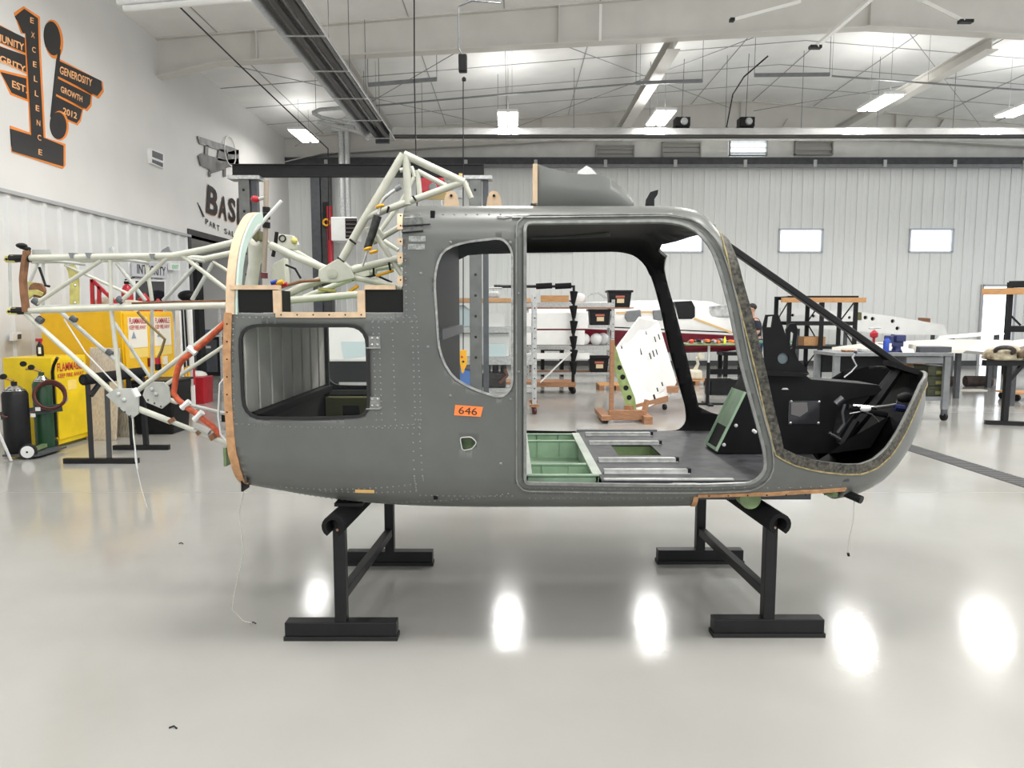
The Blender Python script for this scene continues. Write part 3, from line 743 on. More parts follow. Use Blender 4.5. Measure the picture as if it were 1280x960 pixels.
# ================================================================== inside the cabin
def flat_plate(name, outline, holes, Y, thick, material, parent=None, bevel=0):
    """flat plate facing the camera side (plane y = Y) with cut-outs"""
    pts = []; edges = []; loops = []
    for lp in [outline] + holes:
        o = len(pts); pts += [P(u, v, Y) for u, v in lp]; edges += [(o + i, o + (i + 1) % len(lp)) for i in range(len(lp))]; loops.append([(P(u, v, Y).x, P(u, v, Y).z) for u, v in lp])
    vs, es, fs, *_ = delaunay_2d_cdt([Vector((q.x, q.z)) for q in pts], edges, [], 0, 1e-7)
    keep = []
    for f in fs:
        cx = sum(vs[i].x for i in f) / len(f); cy = sum(vs[i].y for i in f) / len(f)
        if inside(loops[0], cx, cy) and not any(inside(h, cx, cy) for h in loops[1:]): keep.append(tuple(f))
    m = MB(); n = len(vs)
    cnt = {}
    for f in keep:
        for i in range(len(f)):
            e = (f[i], f[(i + 1) % len(f)]); cnt[tuple(sorted(e))] = cnt.get(tuple(sorted(e)), 0) + 1
    m.add([(q.x, Y, q.y) for q in vs] + [(q.x, Y + thick, q.y) for q in vs], keep + [tuple(i + n for i in reversed(f)) for f in keep] + [(a, c, c + n, a + n) for (a, c), k in cnt.items() if k == 1])
    return m.build(name, material, parent, bevel=bevel)
def circ(u, v, r, n=14, ry=None): return [(u + r * math.cos(2 * PI * k / n), v + (ry or r) * math.sin(2 * PI * k / n)) for k in range(n)]
FZ = .812
CABF = mat('cabin_floor_grey', (0.055, 0.056, 0.062), 0.5, var=0.35, vscale=14, bump=.1)
PANELB = mat('cockpit_black', (0.006, 0.006, 0.007), 0.5, var=0.2, vscale=10, spec=.2)
# floor panels round the hatch
hx0, hx1, hy0, hy1 = .60, .84, 3.94, 4.27
for (a, c) in (((.43, 3.335), (1.24, hy0)), ((.43, hy1), (1.24, 4.79)), ((.43, hy0), (hx0, hy1)), ((hx1, hy0), (1.24, hy1)), ((1.24, 3.36), (1.62, 4.78))):
    m = MB(); m.box((a[0], a[1], FZ - .012), (c[0], c[1], FZ)); m.build('floor_panel', CABF, HELI)
m = MB(); m.box((hx0 - .01, hy0 - .01, FZ - .13), (hx1 + .01, hy1 + .01, FZ - .125)); m.box((hx0 - .02, hy1, FZ - .13), (hx1 + .02, hy1 + .01, FZ - .012)); m.box((hx0 - .01, hy0, FZ - .13), (hx0, hy1, FZ - .012)); m.box((hx1, hy0, FZ - .13), (hx1 + .01, hy1, FZ - .012)); m.build('hatch_well', GREEND, HELI)
m = MB(); m.tube([(.68, 4.02, FZ - .12), (.72, 4.08, FZ - .05), (.76, 4.05, FZ - .06)], .018, 8); m.build('control_rod_end', BLACKP, HELI)
# green bays behind the panels
bx0, bx1 = .065, .43; ZB0 = FZ - .11
ys = [3.46, 3.72, 4.42, 4.68]
m = MB(); m.box((bx0, ys[0], ZB0 - .006), (bx1, ys[-1], ZB0)); m.build('bay_bottom', GREEN, HELI)
for i, y in enumerate(ys):
    yy = y if i < 3 else y - .012
    m = MB(); m.box((bx0, yy, ZB0), (bx1, yy + .008, FZ - .003)); m.box((bx0, yy - .012, FZ - .006), (bx1, yy + .018, FZ)); m.build('bay_rib', mat('green_flange', (0.62, 0.70, 0.60), 0.5) if False else GREEN, HELI)
for xx in (bx0, bx1 - .02):
    m = MB(); m.box((xx + .006, ys[0], ZB0), (xx + .014, ys[-1], FZ)); m.box((xx - .012, ys[0], FZ - .004), (xx + .034, ys[-1], FZ + .004)); m.build('bay_beam', mat('pale_primer', (0.60, 0.66, 0.58), .5, var=.08), HELI)
for i in range(3):
    for xx in (.16, .30):
        m = MB(); m.box((xx, ys[i + 1] - .012, ZB0), (xx + .006, ys[i + 1], FZ - .01)); m.build('bay_stiffener', GREEN, HELI)
# seat rails
for (y, xa, xb) in ((4.60, .48, .915), (4.28, .47, .905), (3.77, .465, .89), (3.49, .458, .885)):
    m = MB(); m.box((xa, y - .014, FZ), (xb, y + .014, FZ + .022)); m.box((xa, y - .022, FZ), (xb, y + .022, FZ + .005)); r_ = m.build('seat_rail', ALU, HELI)
    m = MB(); m.box((xb - .012, y - .017, FZ), (xb + .004, y + .017, FZ + .026)); m.build('rail_stop', BLACKP, r_)
m = MB(); m.box((.44, 3.335, FZ), (1.06, 3.362, FZ + .006)); m.build('sill_strip', ALU, HELI)
m = MB(); m.box((.44, 4.76, FZ), (.98, 4.79, FZ + .012)); m.build('sill_strip', MGREY, HELI)
# cabin bulkhead behind the mid window
m = MB(); m.box((XBK - .02, YN + .03, .72), (XBK, YFAR - .02, ROOFZ - .06)); m.build('cabin_bulkhead', mat('bulkhead_black', (0.007, 0.007, 0.009), .5, var=.4, vscale=6, bump=.3, bscale=8, spec=.15), HELI)
m = MB(); m.box((XBK, YN + .04, 1.48), (XBK + .03, YFAR - .03, 1.53)); m.build('bulkhead_rail', DGREY, HELI)
# ---- rear compartment
xb_ = XREAR + .045
RIBM = mat('bulkhead_metal', (0.80, 0.77, 0.71), .45, .0, var=.1, vscale=5)
nP = 8; y0, y1 = YN + .03, YFAR - .05
for k in range(nP):
    ya = y0 + (y1 - y0) * k / nP; yb = y0 + (y1 - y0) * (k + 1) / nP
    m = MB(); m.box((xb_, ya + .012, 1.13), (xb_ + .012, yb - .012, 1.565)); m.build('bulkhead_panel', RIBM, HELI, bevel=.005)
m = MB(); m.box((xb_ - .01, y0, .80), (xb_, y1, 1.58)); m.build('bulkhead_backing', mat('bulk_back', (.06, .055, .05), .6), HELI)
m = MB(); m.box((xb_, y0, 1.085), (xb_ + .05, y1, 1.125)); m.build('bulkhead_rail', BLACKP, HELI)
m = MB(); m.box((xb_, y1 - .03, .8), (xb_ + .035, y1, 1.565)); m.build('corner_angle', BLACKP, HELI)
m = MB(); m.box((xb_, YFAR - .06, 1.06), (XH - .1, YFAR - .03, 1.09)); m.build('far_ledge', MGREY, HELI)
m = MB(); m.box((-1.235, YFAR - .16, .85), (-.80, YFAR - .06, 1.052)); ob_ = m.build('olive_box', mat('olive_light', (.30, .28, .10), .5), HELI)
m = MB(); m.box((-1.12, YFAR - .17, .90), (-1.01, YFAR - .155, 1.0)); m.build('box_window', BLACKP, ob_)
m = MB(); m.box((XREAR + .06, YN + .05, .83), (XBK - .03, YFAR - .06, .845)); m.build('baggage_floor', mat('baggage_grey', (.18, .18, .17), .5, var=.2), HELI)
m = MB(); m.box((XREAR + .01, YN + .05, 1.585), (XH, YFAR - .05, 1.60)); m.build('engine_deck', GREEND, HELI)
# black intake boxes on the deck, laminate edged
for (u0, u1, side_) in ((290, 342, 1), (457, 503, -1)):
    a = P(u0, 390.5, YN + .012); c = P(u1, 362, YN + .012)
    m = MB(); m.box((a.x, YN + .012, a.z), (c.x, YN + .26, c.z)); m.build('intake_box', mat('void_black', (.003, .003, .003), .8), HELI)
    m = MB(); m.box((a.x, YN - .002, c.z), (c.x + (.03 if side_ > 0 else -.03), YN + .03, c.z + .020)); m.build('laminate_edge', TANP, HELI)
    xx = c.x if side_ > 0 else a.x - .034
    m = MB(); m.box((xx, YN - .002, a.z - .004), (xx + .034, YN + .02, c.z - .004)); m.build('laminate_edge', TANP, HELI)
# ---- rear ring frame arching up and inwards
ring = [(3.295, 1.60), (3.315, 1.74), (3.36, 1.87), (3.425, 1.965), (3.52, 2.05), (3.60, 2.095), (3.68, 2.115)]
rs = [(lerp_tab([(i, q[0]) for i, q in enumerate(ring)], k / 4), lerp_tab([(i, q[1]) for i, q in enumerate(ring)], k / 4)) for k in range(25)]
for (nm, xa, xb, r0, r1, mt) in (('ring_frame', XREAR - .01, XREAR + .036, 0, .006, TANP), ('ring_web', XREAR + .03, XREAR + .044, 0, .05, mat('ring_green', (.52, .66, .60), .5))):
    m = MB(); vs = []; fs = []
    for i, (y, z) in enumerate(rs):
        a = Vector(rs[max(0, i - 1)]); c = Vector(rs[min(24, i + 1)]); t_ = (c - a).normalized(); nn = Vector((t_.y, -t_.x))
        for (xx, rr) in ((xa, r0), (xb, r0), (xb, r1), (xa, r1)): vs.append((xx, y + nn.x * rr, z + nn.y * rr))
    for i in range(24):
        for k in range(4): fs.append((4 * i + k, 4 * i + (k + 1) % 4, 4 * i + 4 + (k + 1) % 4, 4 * i + 4 + k))
    fs += [(0, 1, 2, 3), (99, 98, 97, 96)]
    m.add(vs, fs); m.build(nm, mt, HELI)
# ---- centre console and cockpit
YK = 3.97
prof = [(896, 567), (911, 535), (934, 487), (945, 466), (1004, 467), (1014, 474), (1098, 481), (1103, 487), (1096, 494), (1060, 500), (1048, 512), (1042, 540), (1052, 566), (1010, 568)]
m = MB(); m.prism([P(u, v, YK) for u, v in prof], (0, .23, 0)); con = m.build('centre_console', PANELB, HELI, bevel=.004)
m = MB(); A0, A1 = P(896, 566, YK), P(934, 489, YK); d_ = (A1 - A0); nrm = Vector((-d_.z, 0, d_.x)).normalized()
for (s0, s1, yy0, yy1, hh) in ((0.02, .98, 0, .010, .014), (0.02, .98, .22, .23, .014), (.40, .98, .010, .22, .006), (0.02, .06, .010, .22, .010)):
    p0 = A0 + d_ * s0 + Vector((0, yy0, 0)); p1 = A0 + d_ * s1 + Vector((0, yy0, 0)); t2 = Vector((0, yy1 - yy0, 0))
    m.hexa([p0, p1, p1 + t2, p0 + t2, p0 + nrm * hh, p1 + nrm * hh, p1 + t2 + nrm * hh, p0 + t2 + nrm * hh])
m.build('console_channel', GREEN, con)
for (u, v) in ((920, 532), (905, 556), (944, 540), (942, 538.5)): m = MB(); m.dome(P(u, v, YK - .001), (0, -1, 0), .011, .007, 8); m.build('screw', WHITE, con)
m = MB(); m.prism([P(986, 501, YK - .004), P(1025, 501, YK - .004), P(1024, 530, YK - .004), P(985, 530, YK - .004)], (0, .003, 0)); pn = m.build('chart_pocket', mat('pocket_vinyl', (.03, .03, .035), .12), con)
m = MB(); m.prism([P(989, 503, YK - .006), P(1009, 503, YK - .006), P(1010, 514, YK - .006), P(1000, 521, YK - .006), P(989, 518, YK - .006)], (0, .0015, 0)); m.build('folded_card', mat('card_grey', (.16, .15, .15), .5), pn)
for (u, v) in ((989, 502), (1024, 502.5), (988, 529), (1023, 529)): m = MB(); m.dome(P(u, v, YK - .005), (0, -1, 0), .009, .005, 8); m.build('screw', STEEL, pn)
m = MB(); m.prism([P(977, 487, YK - .003), P(986, 487, YK - .003), P(984, 485, YK - .003), P(979, 485, YK - .003)], (0, .002, 0)); m.build('small_plate', WHITE, con)
# instrument panel mounting plates standing on the console
pl = flat_plate('instrument_plate', [(951, 463), (956, 447), (955, 424), (954, 409), (958, 393.5), (973, 393), (979, 409), (984, 425), (990, 445), (1004, 455), (1012, 468), (985, 467)],
                [[(960, 396), (967, 395), (965, 409), (958.5, 409)], circ(979, 448, 7)], 3.95, .02, PANELB, HELI)
m = MB(); m.prism([P(u, v, 3.962) for u, v in circ(979, 448, 7)], (0, .004, 0)); m.build('dial_blank', mat('dial_grey', (.14, .18, .2), .5), pl)
flat_plate('instrument_plate', [(978, 466), (984, 440), (983, 412), (987, 405), (995, 404), (997, 411), (994, 440), (1000, 456), (1006, 466)], [[(986.5, 417), (990, 414), (993, 417), (991, 434), (988, 437)]], 4.17, .02, PANELB, HELI)
m = MB(); m.prism([P(946, 463, 3.9), P(1012, 467, 3.9), P(1006, 471, 3.9), P(946, 469, 3.9)], (0, .34, 0)); m.build('instrument_shelf', PANELB, HELI)
# pedals, rods and hydraulic lines in the nose
def rodp(name, pts, Y, r, mt, par=HELI): m = MB(); m.tube([P(u, v, Y if not isinstance(Y, list) else Y[i]) for i, (u, v) in enumerate(pts)], r, 8); return m.build(name, mt, par, smooth=True)
CH = mat('chrome', (.6, .6, .6), .2, .95)
rodp('pedal_rod', [(1066, 507), (1095, 509), (1108, 508), (1120, 506)], 3.85, .009, CH)
rodp('pedal_grip', [(1118, 509), (1130, 511)], 3.85, .02, NAVY)
rodp('pedal_link', [(1120, 506), (1123, 493)], 3.85, .005, CH)
rodp('hydraulic_line', [(1056, 505), (1053, 515), (1055, 530), (1047, 541)], 3.88, .008, DGREY)
rodp('servo_cylinder', [(1069, 525), (1050, 556)], 3.9, .028, BLACKP)
rodp('servo_cylinder', [(1044, 505), (1053, 497)], 3.88, .016, mat('servo_grey', (.12, .12, .13), .35, .5))
rodp('servo_collar', [(1036, 541), (1050, 549)], 3.86, .010, CH)
rodp('control_cable', [(1062, 517), (1078, 514), (1090, 518), (1100, 529)], 3.84, .004, STEEL)
rodp('pedal_block', [(1060, 509), (1074, 512), (1108, 519)], 3.87, .016, BLACKP)
rodp('control_lever', [(1070, 441), (1065.5, 447), (1071, 457), (1064, 465), (1055, 472)], 4.2, .006, CH)
rodp('lever_tip', [(1069, 439), (1070, 442)], 4.2, .009, NAVY)
m = MB(); m.sphere(P(1082, 511, 3.83), .022, 10, 6, (1.4, .6, .8)); m.build('pedal_pivot', WHITE, HELI, smooth=True)
m = MB(); m.hexa([P(1036, 567, 3.8), P(1088, 560, 3.8), P(1088, 560, 4.3), P(1036, 567, 4.3), P(1062, 548, 3.8), P(1112, 520, 3.8), P(1112, 520, 4.3), P(1062, 548, 4.3)]); m.build('toe_board', PANELB, HELI)
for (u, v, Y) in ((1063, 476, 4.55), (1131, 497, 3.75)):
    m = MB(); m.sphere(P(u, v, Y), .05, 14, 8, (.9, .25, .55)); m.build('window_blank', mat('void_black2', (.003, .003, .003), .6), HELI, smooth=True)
# exposed structure in the belly cut-out
m = MB(); m.tube([(1.17, 3.42, .70), (1.17, 3.5, .70)], .052, 18); m.build('belly_ring', GREEND, HELI)
m = MB(); m.box((.86, 3.5, .675), (1.5, 3.56, .72)); m.build('belly_beam', DGREY, HELI)
m = MB(); m.box((.86, 4.55, .675), (1.5, 4.61, .72)); m.build('belly_beam', DGREY, HELI)
m = MB(); m.sphere(P(1046, 616, 3.5), .06, 12, 6, (1.2, .8, .35)); m.build('belly_lamp_bowl', GREEND, HELI, smooth=True)
# ================================================================== tail truss and engine mount (parts of the fuselage)
TN, TF = 3.87, 4.27
def tb(pts, Y, r, mt=None, name='truss_tube', n=10):
    m = MB(); q = []
    for i, a in enumerate(pts): q.append(P(a[0], a[1], a[2] if len(a) > 2 else Y))
    m.tube(q, r, n); return m.build(name, mt or TRUSS, HELI, smooth=True)
R1, R2 = .0175, .0115
# near truss
tb([(14, 323), (217, 319.5), (255, 312), (296, 302)], TN, R1)
tb([(31, 388.5), (140, 385), (283, 382)], TN, R1)
tb([(138, 325), (139, 385)], TN, .0105); tb([(139, 386), (151, 491)], TN, R2)
tb([(46, 379), (127, 325)], TN, R2); tb([(152, 376), (209, 322)], TN, R2); tb([(227, 319), (286, 364)], TN, R2)
tb([(32, 392), (148, 497)], TN, R2 + .002); tb([(157, 500), (284, 401)], TN, R2 + .002); tb([(160, 506), (214, 527)], TN, .017); tb([(212, 526), (288, 556)], TN, .013)
# far truss
tb([(40, 326), (237, 322), (256, 323.5), (296, 315)], TF, R1, TRUSS)
tb([(50, 384), (283, 379)], TF, .012, TRUSSG)
tb([(12, 328), (13.5, 383)], TF, .009, TRUSSG)
tb([(146, 329), (182, 376)], TF, .011, TRUSSG); tb([(247, 329), (204, 376)], TF, .012, TRUSSG); tb([(266, 329), (240, 375)], TF, .012, TRUSSG); tb([(266, 327), (288, 341)], TF, .010)
tb([(183, 328), (190, 376)], TF, .011); tb([(190, 378), (190.5, 486)], TF, .010, TRUSSG)
tb([(81, 331), (160, 367)], TF, .009); tb([(76, 390), (180, 482)], TF, .012, TRUSSG); tb([(142, 402), (190, 475)], TF, .010, TRUSSG)
tb([(195, 489), (284, 430)], TF, .012); tb([(192, 493), (222, 503)], TF, .014); tb([(220, 502), (290, 519)], TF, .011, TRUSSG)
tb([(47, 330), (31, 368)], TF, .009, TRUSSG); tb([(54, 329), (54, 382)], TF, .009, TRUSSG)
# cross tubes joining the two trusses
for (u, v) in ((50, 324), (138, 322), (215, 320), (50, 388), (139, 385)):
    a = P(u, v, TN); m = MB(); m.tube([a, Vector((a.x, TF, a.z))], .009, 8); m.build('cross_tube', TRUSSG, HELI, smooth=True)
# gusset plates
for (Y, pts, dots) in ((TN - .02, [(143, 486), (165, 485.5), (173, 494), (173, 517), (165, 523), (150, 511), (132, 494)], ((149, 510), (156, 515), (163, 520))),
                       (TF - .02, [(184, 477), (204, 477.5), (211, 484), (213, 502), (202, 511), (183, 503), (178, 494)], ((185, 500), (193, 504), (201, 508)))):
    m = MB(); m.prism([P(u, v, Y) for u, v in pts], (0, .012, 0)); g = m.build('gusset_plate', TRUSSG, HELI, bevel=.002)
    for (u, v) in dots: m = MB(); m.dome(P(u, v, Y - .001), (0, -1, 0), .006, .004, 8); m.build('rivet', DGREY, g)
    for (u, v) in (((148, 493), (155, 500)) if Y < 4 else ((190, 487), (195, 493))): m = MB(); m.dome(P(u, v, Y - .001), (0, -1, 0), .014, .012, 10); m.build('weld_boss', TRUSSG, g)
# end fork fittings with dark bands
for (v, u0, u1) in ((323, 4, 38), (388.5, 7, 32)):
    m = MB(); m.tube([P(u0 + 9, v, TN), P(u1, v, TN)], .021, 10); m.build('end_band', BLACKP, HELI)
    m = MB(); m.prism([P(u, w, TN - .016) for u, w in ((u0, v + 2), (u0 + 2, v - 3), (u0 + 12, v - 4), (u0 + 14, v + 5), (u0 + 3, v + 5))], (0, .03, 0)); fk = m.build('end_fork', KHAKI, HELI, bevel=.002)
    m = MB(); m.tube([P(u0 + 4, v + 1, TN - .02), P(u0 + 4, v + 1, TN + .02)], .007, 10); m.build('fork_hole', BLACKP, fk)
# brown curved hoop strap between the ends
m = MB(); hs = [(31, 313), (28, 330), (26, 348), (27, 366), (30, 390)]
pts = [P(u, v, TN - .03) for u, v in hs]; vs = []; fs = []
for q in pts: vs += [q + Vector((-.011, 0, 0)), q + Vector((.011, 0, 0)), q + Vector((.011, .035, 0)), q + Vector((-.011, .035, 0))]
for i in range(4):
    for k in range(4): fs.append((4 * i + k, 4 * i + (k + 1) % 4, 4 * i + 4 + (k + 1) % 4, 4 * i + 4 + k))
fs += [(0, 1, 2, 3), (19, 18, 17, 16)]; m.add(vs, fs); m.build('hoop_strap', BROWN, HELI, smooth=True)
m = MB(); m.sphere(P(27, 307, TN), .024, 12, 8, (1.2, 1, .6)); m.tube([P(25, 308, TN), P(37, 312, TN)], .012, 8); m.build('strap_knob', BLACKP, HELI, smooth=True)
# pulley with bracket
m = MB(); c = P(47, 363, TN + .12); m.lathe(c, [(.0, -.012), (.042, -.012), (.034, 0), (.042, .012), (0, .012)], 20, ax=(0, 1, 0)); pu = m.build('pulley', BROWN, HELI, smooth=True)
m = MB(); m.prism([P(u, v, TN + .09) for u, v in ((30, 363), (45, 362), (53, 366), (51, 370), (42, 368), (36, 374), (30, 373))], (0, .012, 0)); m.build('pulley_bracket', KHAKI, HELI)
m = MB(); m.prism([P(u, v, TN + .14) for u, v in ((33, 352), (44, 353), (40, 358), (32, 356))], (0, .012, 0)); m.build('pulley_bracket', KHAKI, HELI)
tb([(49, 334), (57, 357), (62, 358)], TN + .05, .007, BLACKP, 'stay_rod')
# yellow guard rib
m = MB(); cs = [(86.5, 331), (90, 340), (92, 352), (92, 383)]; vs = []; fs = []
for (u, v) in cs: q = P(u, v, TF); vs += [q + Vector((-.024, 0, 0)), q + Vector((.024, 0, 0)), q + Vector((.024, .02, 0)), q + Vector((-.024, .02, 0))]
for i in range(3):
    for k in range(4): fs.append((4 * i + k, 4 * i + (k + 1) % 4, 4 * i + 4 + (k + 1) % 4, 4 * i + 4 + k))
fs += [(0, 1, 2, 3), (15, 14, 13, 12)]; m.add(vs, fs); yr = m.build('guard_rib', KHAKI, HELI)
for (u, v) in ((90, 335), (93.5, 357), (93.5, 379)): m = MB(); m.dome(P(u, v, TF - .001), (0, -1, 0), .008, .004, 8); m.build('rib_bolt', STEEL, yr)
# brackets and clamps on the longerons
m = MB(); m.prism([P(u, v, TN + .03) for u, v in ((40, 312), (62, 312), (66, 320), (66, 323), (40, 323))], (0, .01, 0)); m.build('top_bracket', TRUSSG, HELI)
m = MB(); m.prism([P(u, v, TN) for u, v in ((200, 316), (203, 312), (210, 308), (213, 313), (215, 317))], (0, .02, 0)); m.build('top_bracket', MGREY, HELI)
m = MB(); m.prism([P(u, v, TN) for u, v in ((135, 318), (136, 311), (140, 308), (142, 316), (144, 318))], (0, .02, 0)); m.build('top_bracket', GALV, HELI)
for (u, v) in ((88, 319), (109, 319), (189, 320)):
    m = MB(); m.prism([P(u - 3, v - 3, TN - .02), P(u + 4, v - 3, TN - .02), P(u + 3, v + 4, TN - .02), P(u, v + 4, TN - .02)], (0, .04, 0)); m.build('clamp', MGREY, HELI)
for (u, v, Y) in ((50, 400, TN), (92, 399, TF), (137, 441, TF), (45, 377, TN), (150, 375, TN)):
    m = MB(); m.tube([P(u - 3, v - 2, Y), P(u + 3, v + 2, Y)], .019, 10); m.build('clamp', DGREY, HELI)
for (u, v, u2, v2, mt) in ((213, 524, 216, 528, BROWN), (248, 538, 251, 542, BROWN), (264, 543, 268, 549, BROWN), (245, 533, 262, 541, TRUSSG)):
    m = MB(); m.tube([P(u, v, TN), P(u2, v2, TN)], .021, 10); m.build('tube_collar', mt, HELI)
# orange wrapped hose with white ties
tb([(284, 401), (276, 409), (258, 426), (241, 440), (228, 450), (223, 458), (219.5, 474), (217, 492), (222, 499), (231, 507), (249, 520), (266, 533), (276, 545)], TN - .05, .0155, HOSE, 'wrapped_hose')
for (u, v, du, dv) in ((240, 438, -5, -4), (232, 506, 5, -4), (248, 520, 5, -5), (170, 491, 3, 5)):
    m = MB(); m.tube([P(u - du, v - dv, TN - .055), P(u + du, v + dv, TN - .055)], .017, 8); m.build('cable_tie', WHITE, HELI)
tb([(166, 522), (167, 545), (170, 570), (172, 586)], TN, .004, WHITE, 'hanging_cord'); tb([(165, 522), (168, 548), (169, 575), (177, 612), (184, 634)], TN, .002, WHITE, 'hanging_cord')
tb([(80, 399), (107, 441), (150, 486)], TN + .1, .004, WHITE, 'cord'); tb([(165, 379), (225, 377), (282, 376)], TN + .05, .006, BROWN, 'copper_line')
tb([(172, 390), (183, 402), (206, 424), (202, 438), (197, 449)], TF - .1, .008, mat('bronze_pipe', (.22, .16, .06), .35, .5), 'bent_pipe')
tb([(197, 447), (197.5, 455)], TF - .1, .016, RED, 'pipe_fitting'); tb([(197.5, 455), (198, 463)], TF - .1, .018, BLACKP, 'pipe_cap')
tb([(284, 468), (275, 480), (273, 520), (276, 543), (283, 551)], TN - .1, .006, WHITE, 'white_hose')
m = MB(); m.box(P(283, 583, 3.9), P(296, 552, 4.1)); m.build('junction_block', GREEND, HELI)
m = MB(); m.box(P(301, 601, 3.36), P(312, 609, 3.45)); m.build('tow_lug', BLACKP, HELI)
tb([(305, 612), (299, 640), (304, 690), (292, 745), (290, 762), (304, 776), (315, 779)], 3.5, .0022, mat('thin_wire', (.55, .53, .48), .5), 'trailing_wire')
tb([(1068, 622), (1067, 650), (1062, 672), (1060, 692)], 3.4, .0022, MATS['thin_wire'], 'trailing_wire'); tb([(1060, 691), (1061, 695)], 3.4, .006, BLACKP, 'wire_plug')
# ---- engine mount above the deck
EN, EF = 3.80, 4.34
r3 = .021
tb([(420, 338), (452, 280), (504, 193)], EN, r3); tb([(505, 193), (580, 228)], EN, .0205); tb([(508, 195), (510, 256)], EN, .021)
tb([(456, 272), (500, 256), (580, 227)], EN, .018); tb([(580, 227), (589, 248)], EN, .015)
tb([(522, 213), (525, 250)], EF, .016); tb([(522, 214), (560, 234)], EF, .016); tb([(518, 222), (502, 252), (470, 296)], EF, .014); tb([(500, 213), (515, 210), (519, 222)], EF, .014)
tb([(470, 294), (503, 345)], EN, .014); tb([(466, 303), (503, 282)], EN + .1, .016); tb([(475, 298), (498, 313)], EF, .014)
tb([(430, 340), (503, 322)], EN, .021); tb([(440, 346), (503, 360)], EN, .017); tb([(445, 340), (503, 330)], EF, .018)
tb([(412, 346), (380, 358), (344, 374)], EN, .021); tb([(410, 337), (372, 322), (338, 306)], EN, .020)
tb([(345, 377), (400, 372), (458, 367)], EN - .1, .019); tb([(380, 372), (430, 352), (470, 338)], EF, .018, TRUSS)
tb([(338, 310), (365, 312), (402, 333)], EF, .016)
# node box
m = MB(); m.prism([P(u, v, EN - .035) for u, v in ((398, 337), (410, 330), (424, 322), (438, 334), (444, 348), (420, 353), (397, 353))], (0, .07, 0)); nb_ = m.build('mount_node', TRUSS, HELI, bevel=.006)
m = MB(); m.tube([P(415.5, 342, EN - .036), P(415.5, 342, EN - .05)], .024, 16); m.tube([P(415.5, 342, EN - .05), P(415.5, 342, EN - .056)], .014, 12); m.build('node_bolt', TRUSS, nb_, smooth=True)
m = MB(); m.prism([P(u, v, EF - .03) for u, v in ((432, 335), (446, 330), (462, 336), (462, 350), (434, 352))], (0, .06, 0)); m.build('mount_node', TRUSS, HELI, bevel=.006)
m = MB(); m.prism([P(u, v, EN + .05) for u, v in ((455, 285), (470, 280), (482, 296), (474, 304), (462, 298))], (0, .03, 0)); m.build('mount_node', TRUSS, HELI, bevel=.004)
# black damper and pipes
tb([(472, 270), (466, 290), (459, 311)], EN - .06, [.022, .021, .019], mat('damper_black', (.03, .03, .028), .5, var=.5, vscale=40), 'damper_sleeve', 12)
tb([(473, 268), (476, 254), (480, 248), (490, 240), (498, 235)], EN - .06, .009, ALU, 'damper_pipe'); tb([(494, 237), (501, 233)], EN - .06, .014, MGREY, 'pipe_nut')
tb([(460, 310), (453, 333)], EN - .06, .006, ALU, 'damper_rod')
for (u, v) in ((460, 311), (475, 258), (467, 315)): m = MB(); m.torus(P(u, v, EN - .06), .018, .007, ax=(-.3, 0, 1), n=14, m=6); m.build('yellow_tie', YELP, HELI, smooth=True)
m = MB(); m.prism([P(u, v, EN + .02) for u, v in ((465, 247), (471, 240), (471, 252), (466, 256))], (0, .02, 0)); m.build('yellow_flap', YELP, HELI)
for (u, v, du, dv) in ((426, 325, 4, 3), (441, 302, 4, 3), (485, 262, 1, -4), (518, 248, 2, 3), (467, 340, 0, 5), (487, 333, 1, 5)): m = MB(); m.tube([P(u - du, v - dv, EN - .03), P(u + du, v + dv, EN - .03)], .006, 6); m.build('black_tie', BLACKP, HELI)
tb([(490, 353), (470, 344), (440, 350)], EN + .1, .006, BLACKP, 'wire_loom'); tb([(435, 366), (448, 357)], EN, .009, YELP, 'yellow_hose'); tb([(398, 361), (420, 364)], EN, .01, KHAKI, 'yellow_hose'); tb([(470, 345), (492, 338)], EN, .008, YELP, 'yellow_hose')
# bright connectors on the deck
for (u, v, mt, k) in ((343, 353, BLUE, 0), (350, 353, YELP, 0), (343, 358, RED, 0), (355, 356, RED, 1), (349, 357, BLUE, 1)): tb([(u - 4, v + 1), (u + 4, v - 1)], EN - .12 + .03 * k, .012, mt, 'hose_connector')
tb([(338, 363), (375, 352), (400, 350)], EN - .05, .008, BROWN, 'copper_line'); tb([(357, 331), (369, 336), (376, 348)], EN + .1, .006, BLACKP, 'black_hose')
# pylon post, mast rod, control rods
tb([(322, 308), (318, 330), (314, 358)], 3.95, [.05, .032, .035], TRUSS, 'pylon_post', 12); tb([(311, 300), (320, 310), (334, 300)], 3.95, [.02, .03, .02], TRUSS, 'pylon_yoke')
tb([(333, 225), (332, 290), (330, 340)], 3.85, .013, mat('mast_brown', (.36, .30, .24), .4, .3), 'mast_rod')
for (v) in (262, 270, 281, 344): tb([(333 - (v > 300) * 3, v - 3), (333 - (v > 300) * 3, v + 4)], 3.85, .02, BLACKP if v < 300 else mat('oxide_red', (.14, .03, .03), .5), 'rod_collar')
tb([(352, 251), (332, 273), (304, 307)], 3.78, .009, WHITE, 'push_rod'); tb([(346, 290), (344, 308), (341, 321)], 3.9, .010, BLACKP, 'grip_rod')
tb([(332, 246), (324, 249)], 3.85, .010, TRUSSG, 'knob_arm'); m = MB(); m.sphere(P(319, 249, 3.85), .023, 12, 8, (1, 1, .85)); m.build('red_knob', RED, HELI, smooth=True)
m = MB(); m.box(P(318, 300, 3.86), P(330, 290, 3.95)); m.build('yellow_block', OLIVE, HELI, bevel=.004)
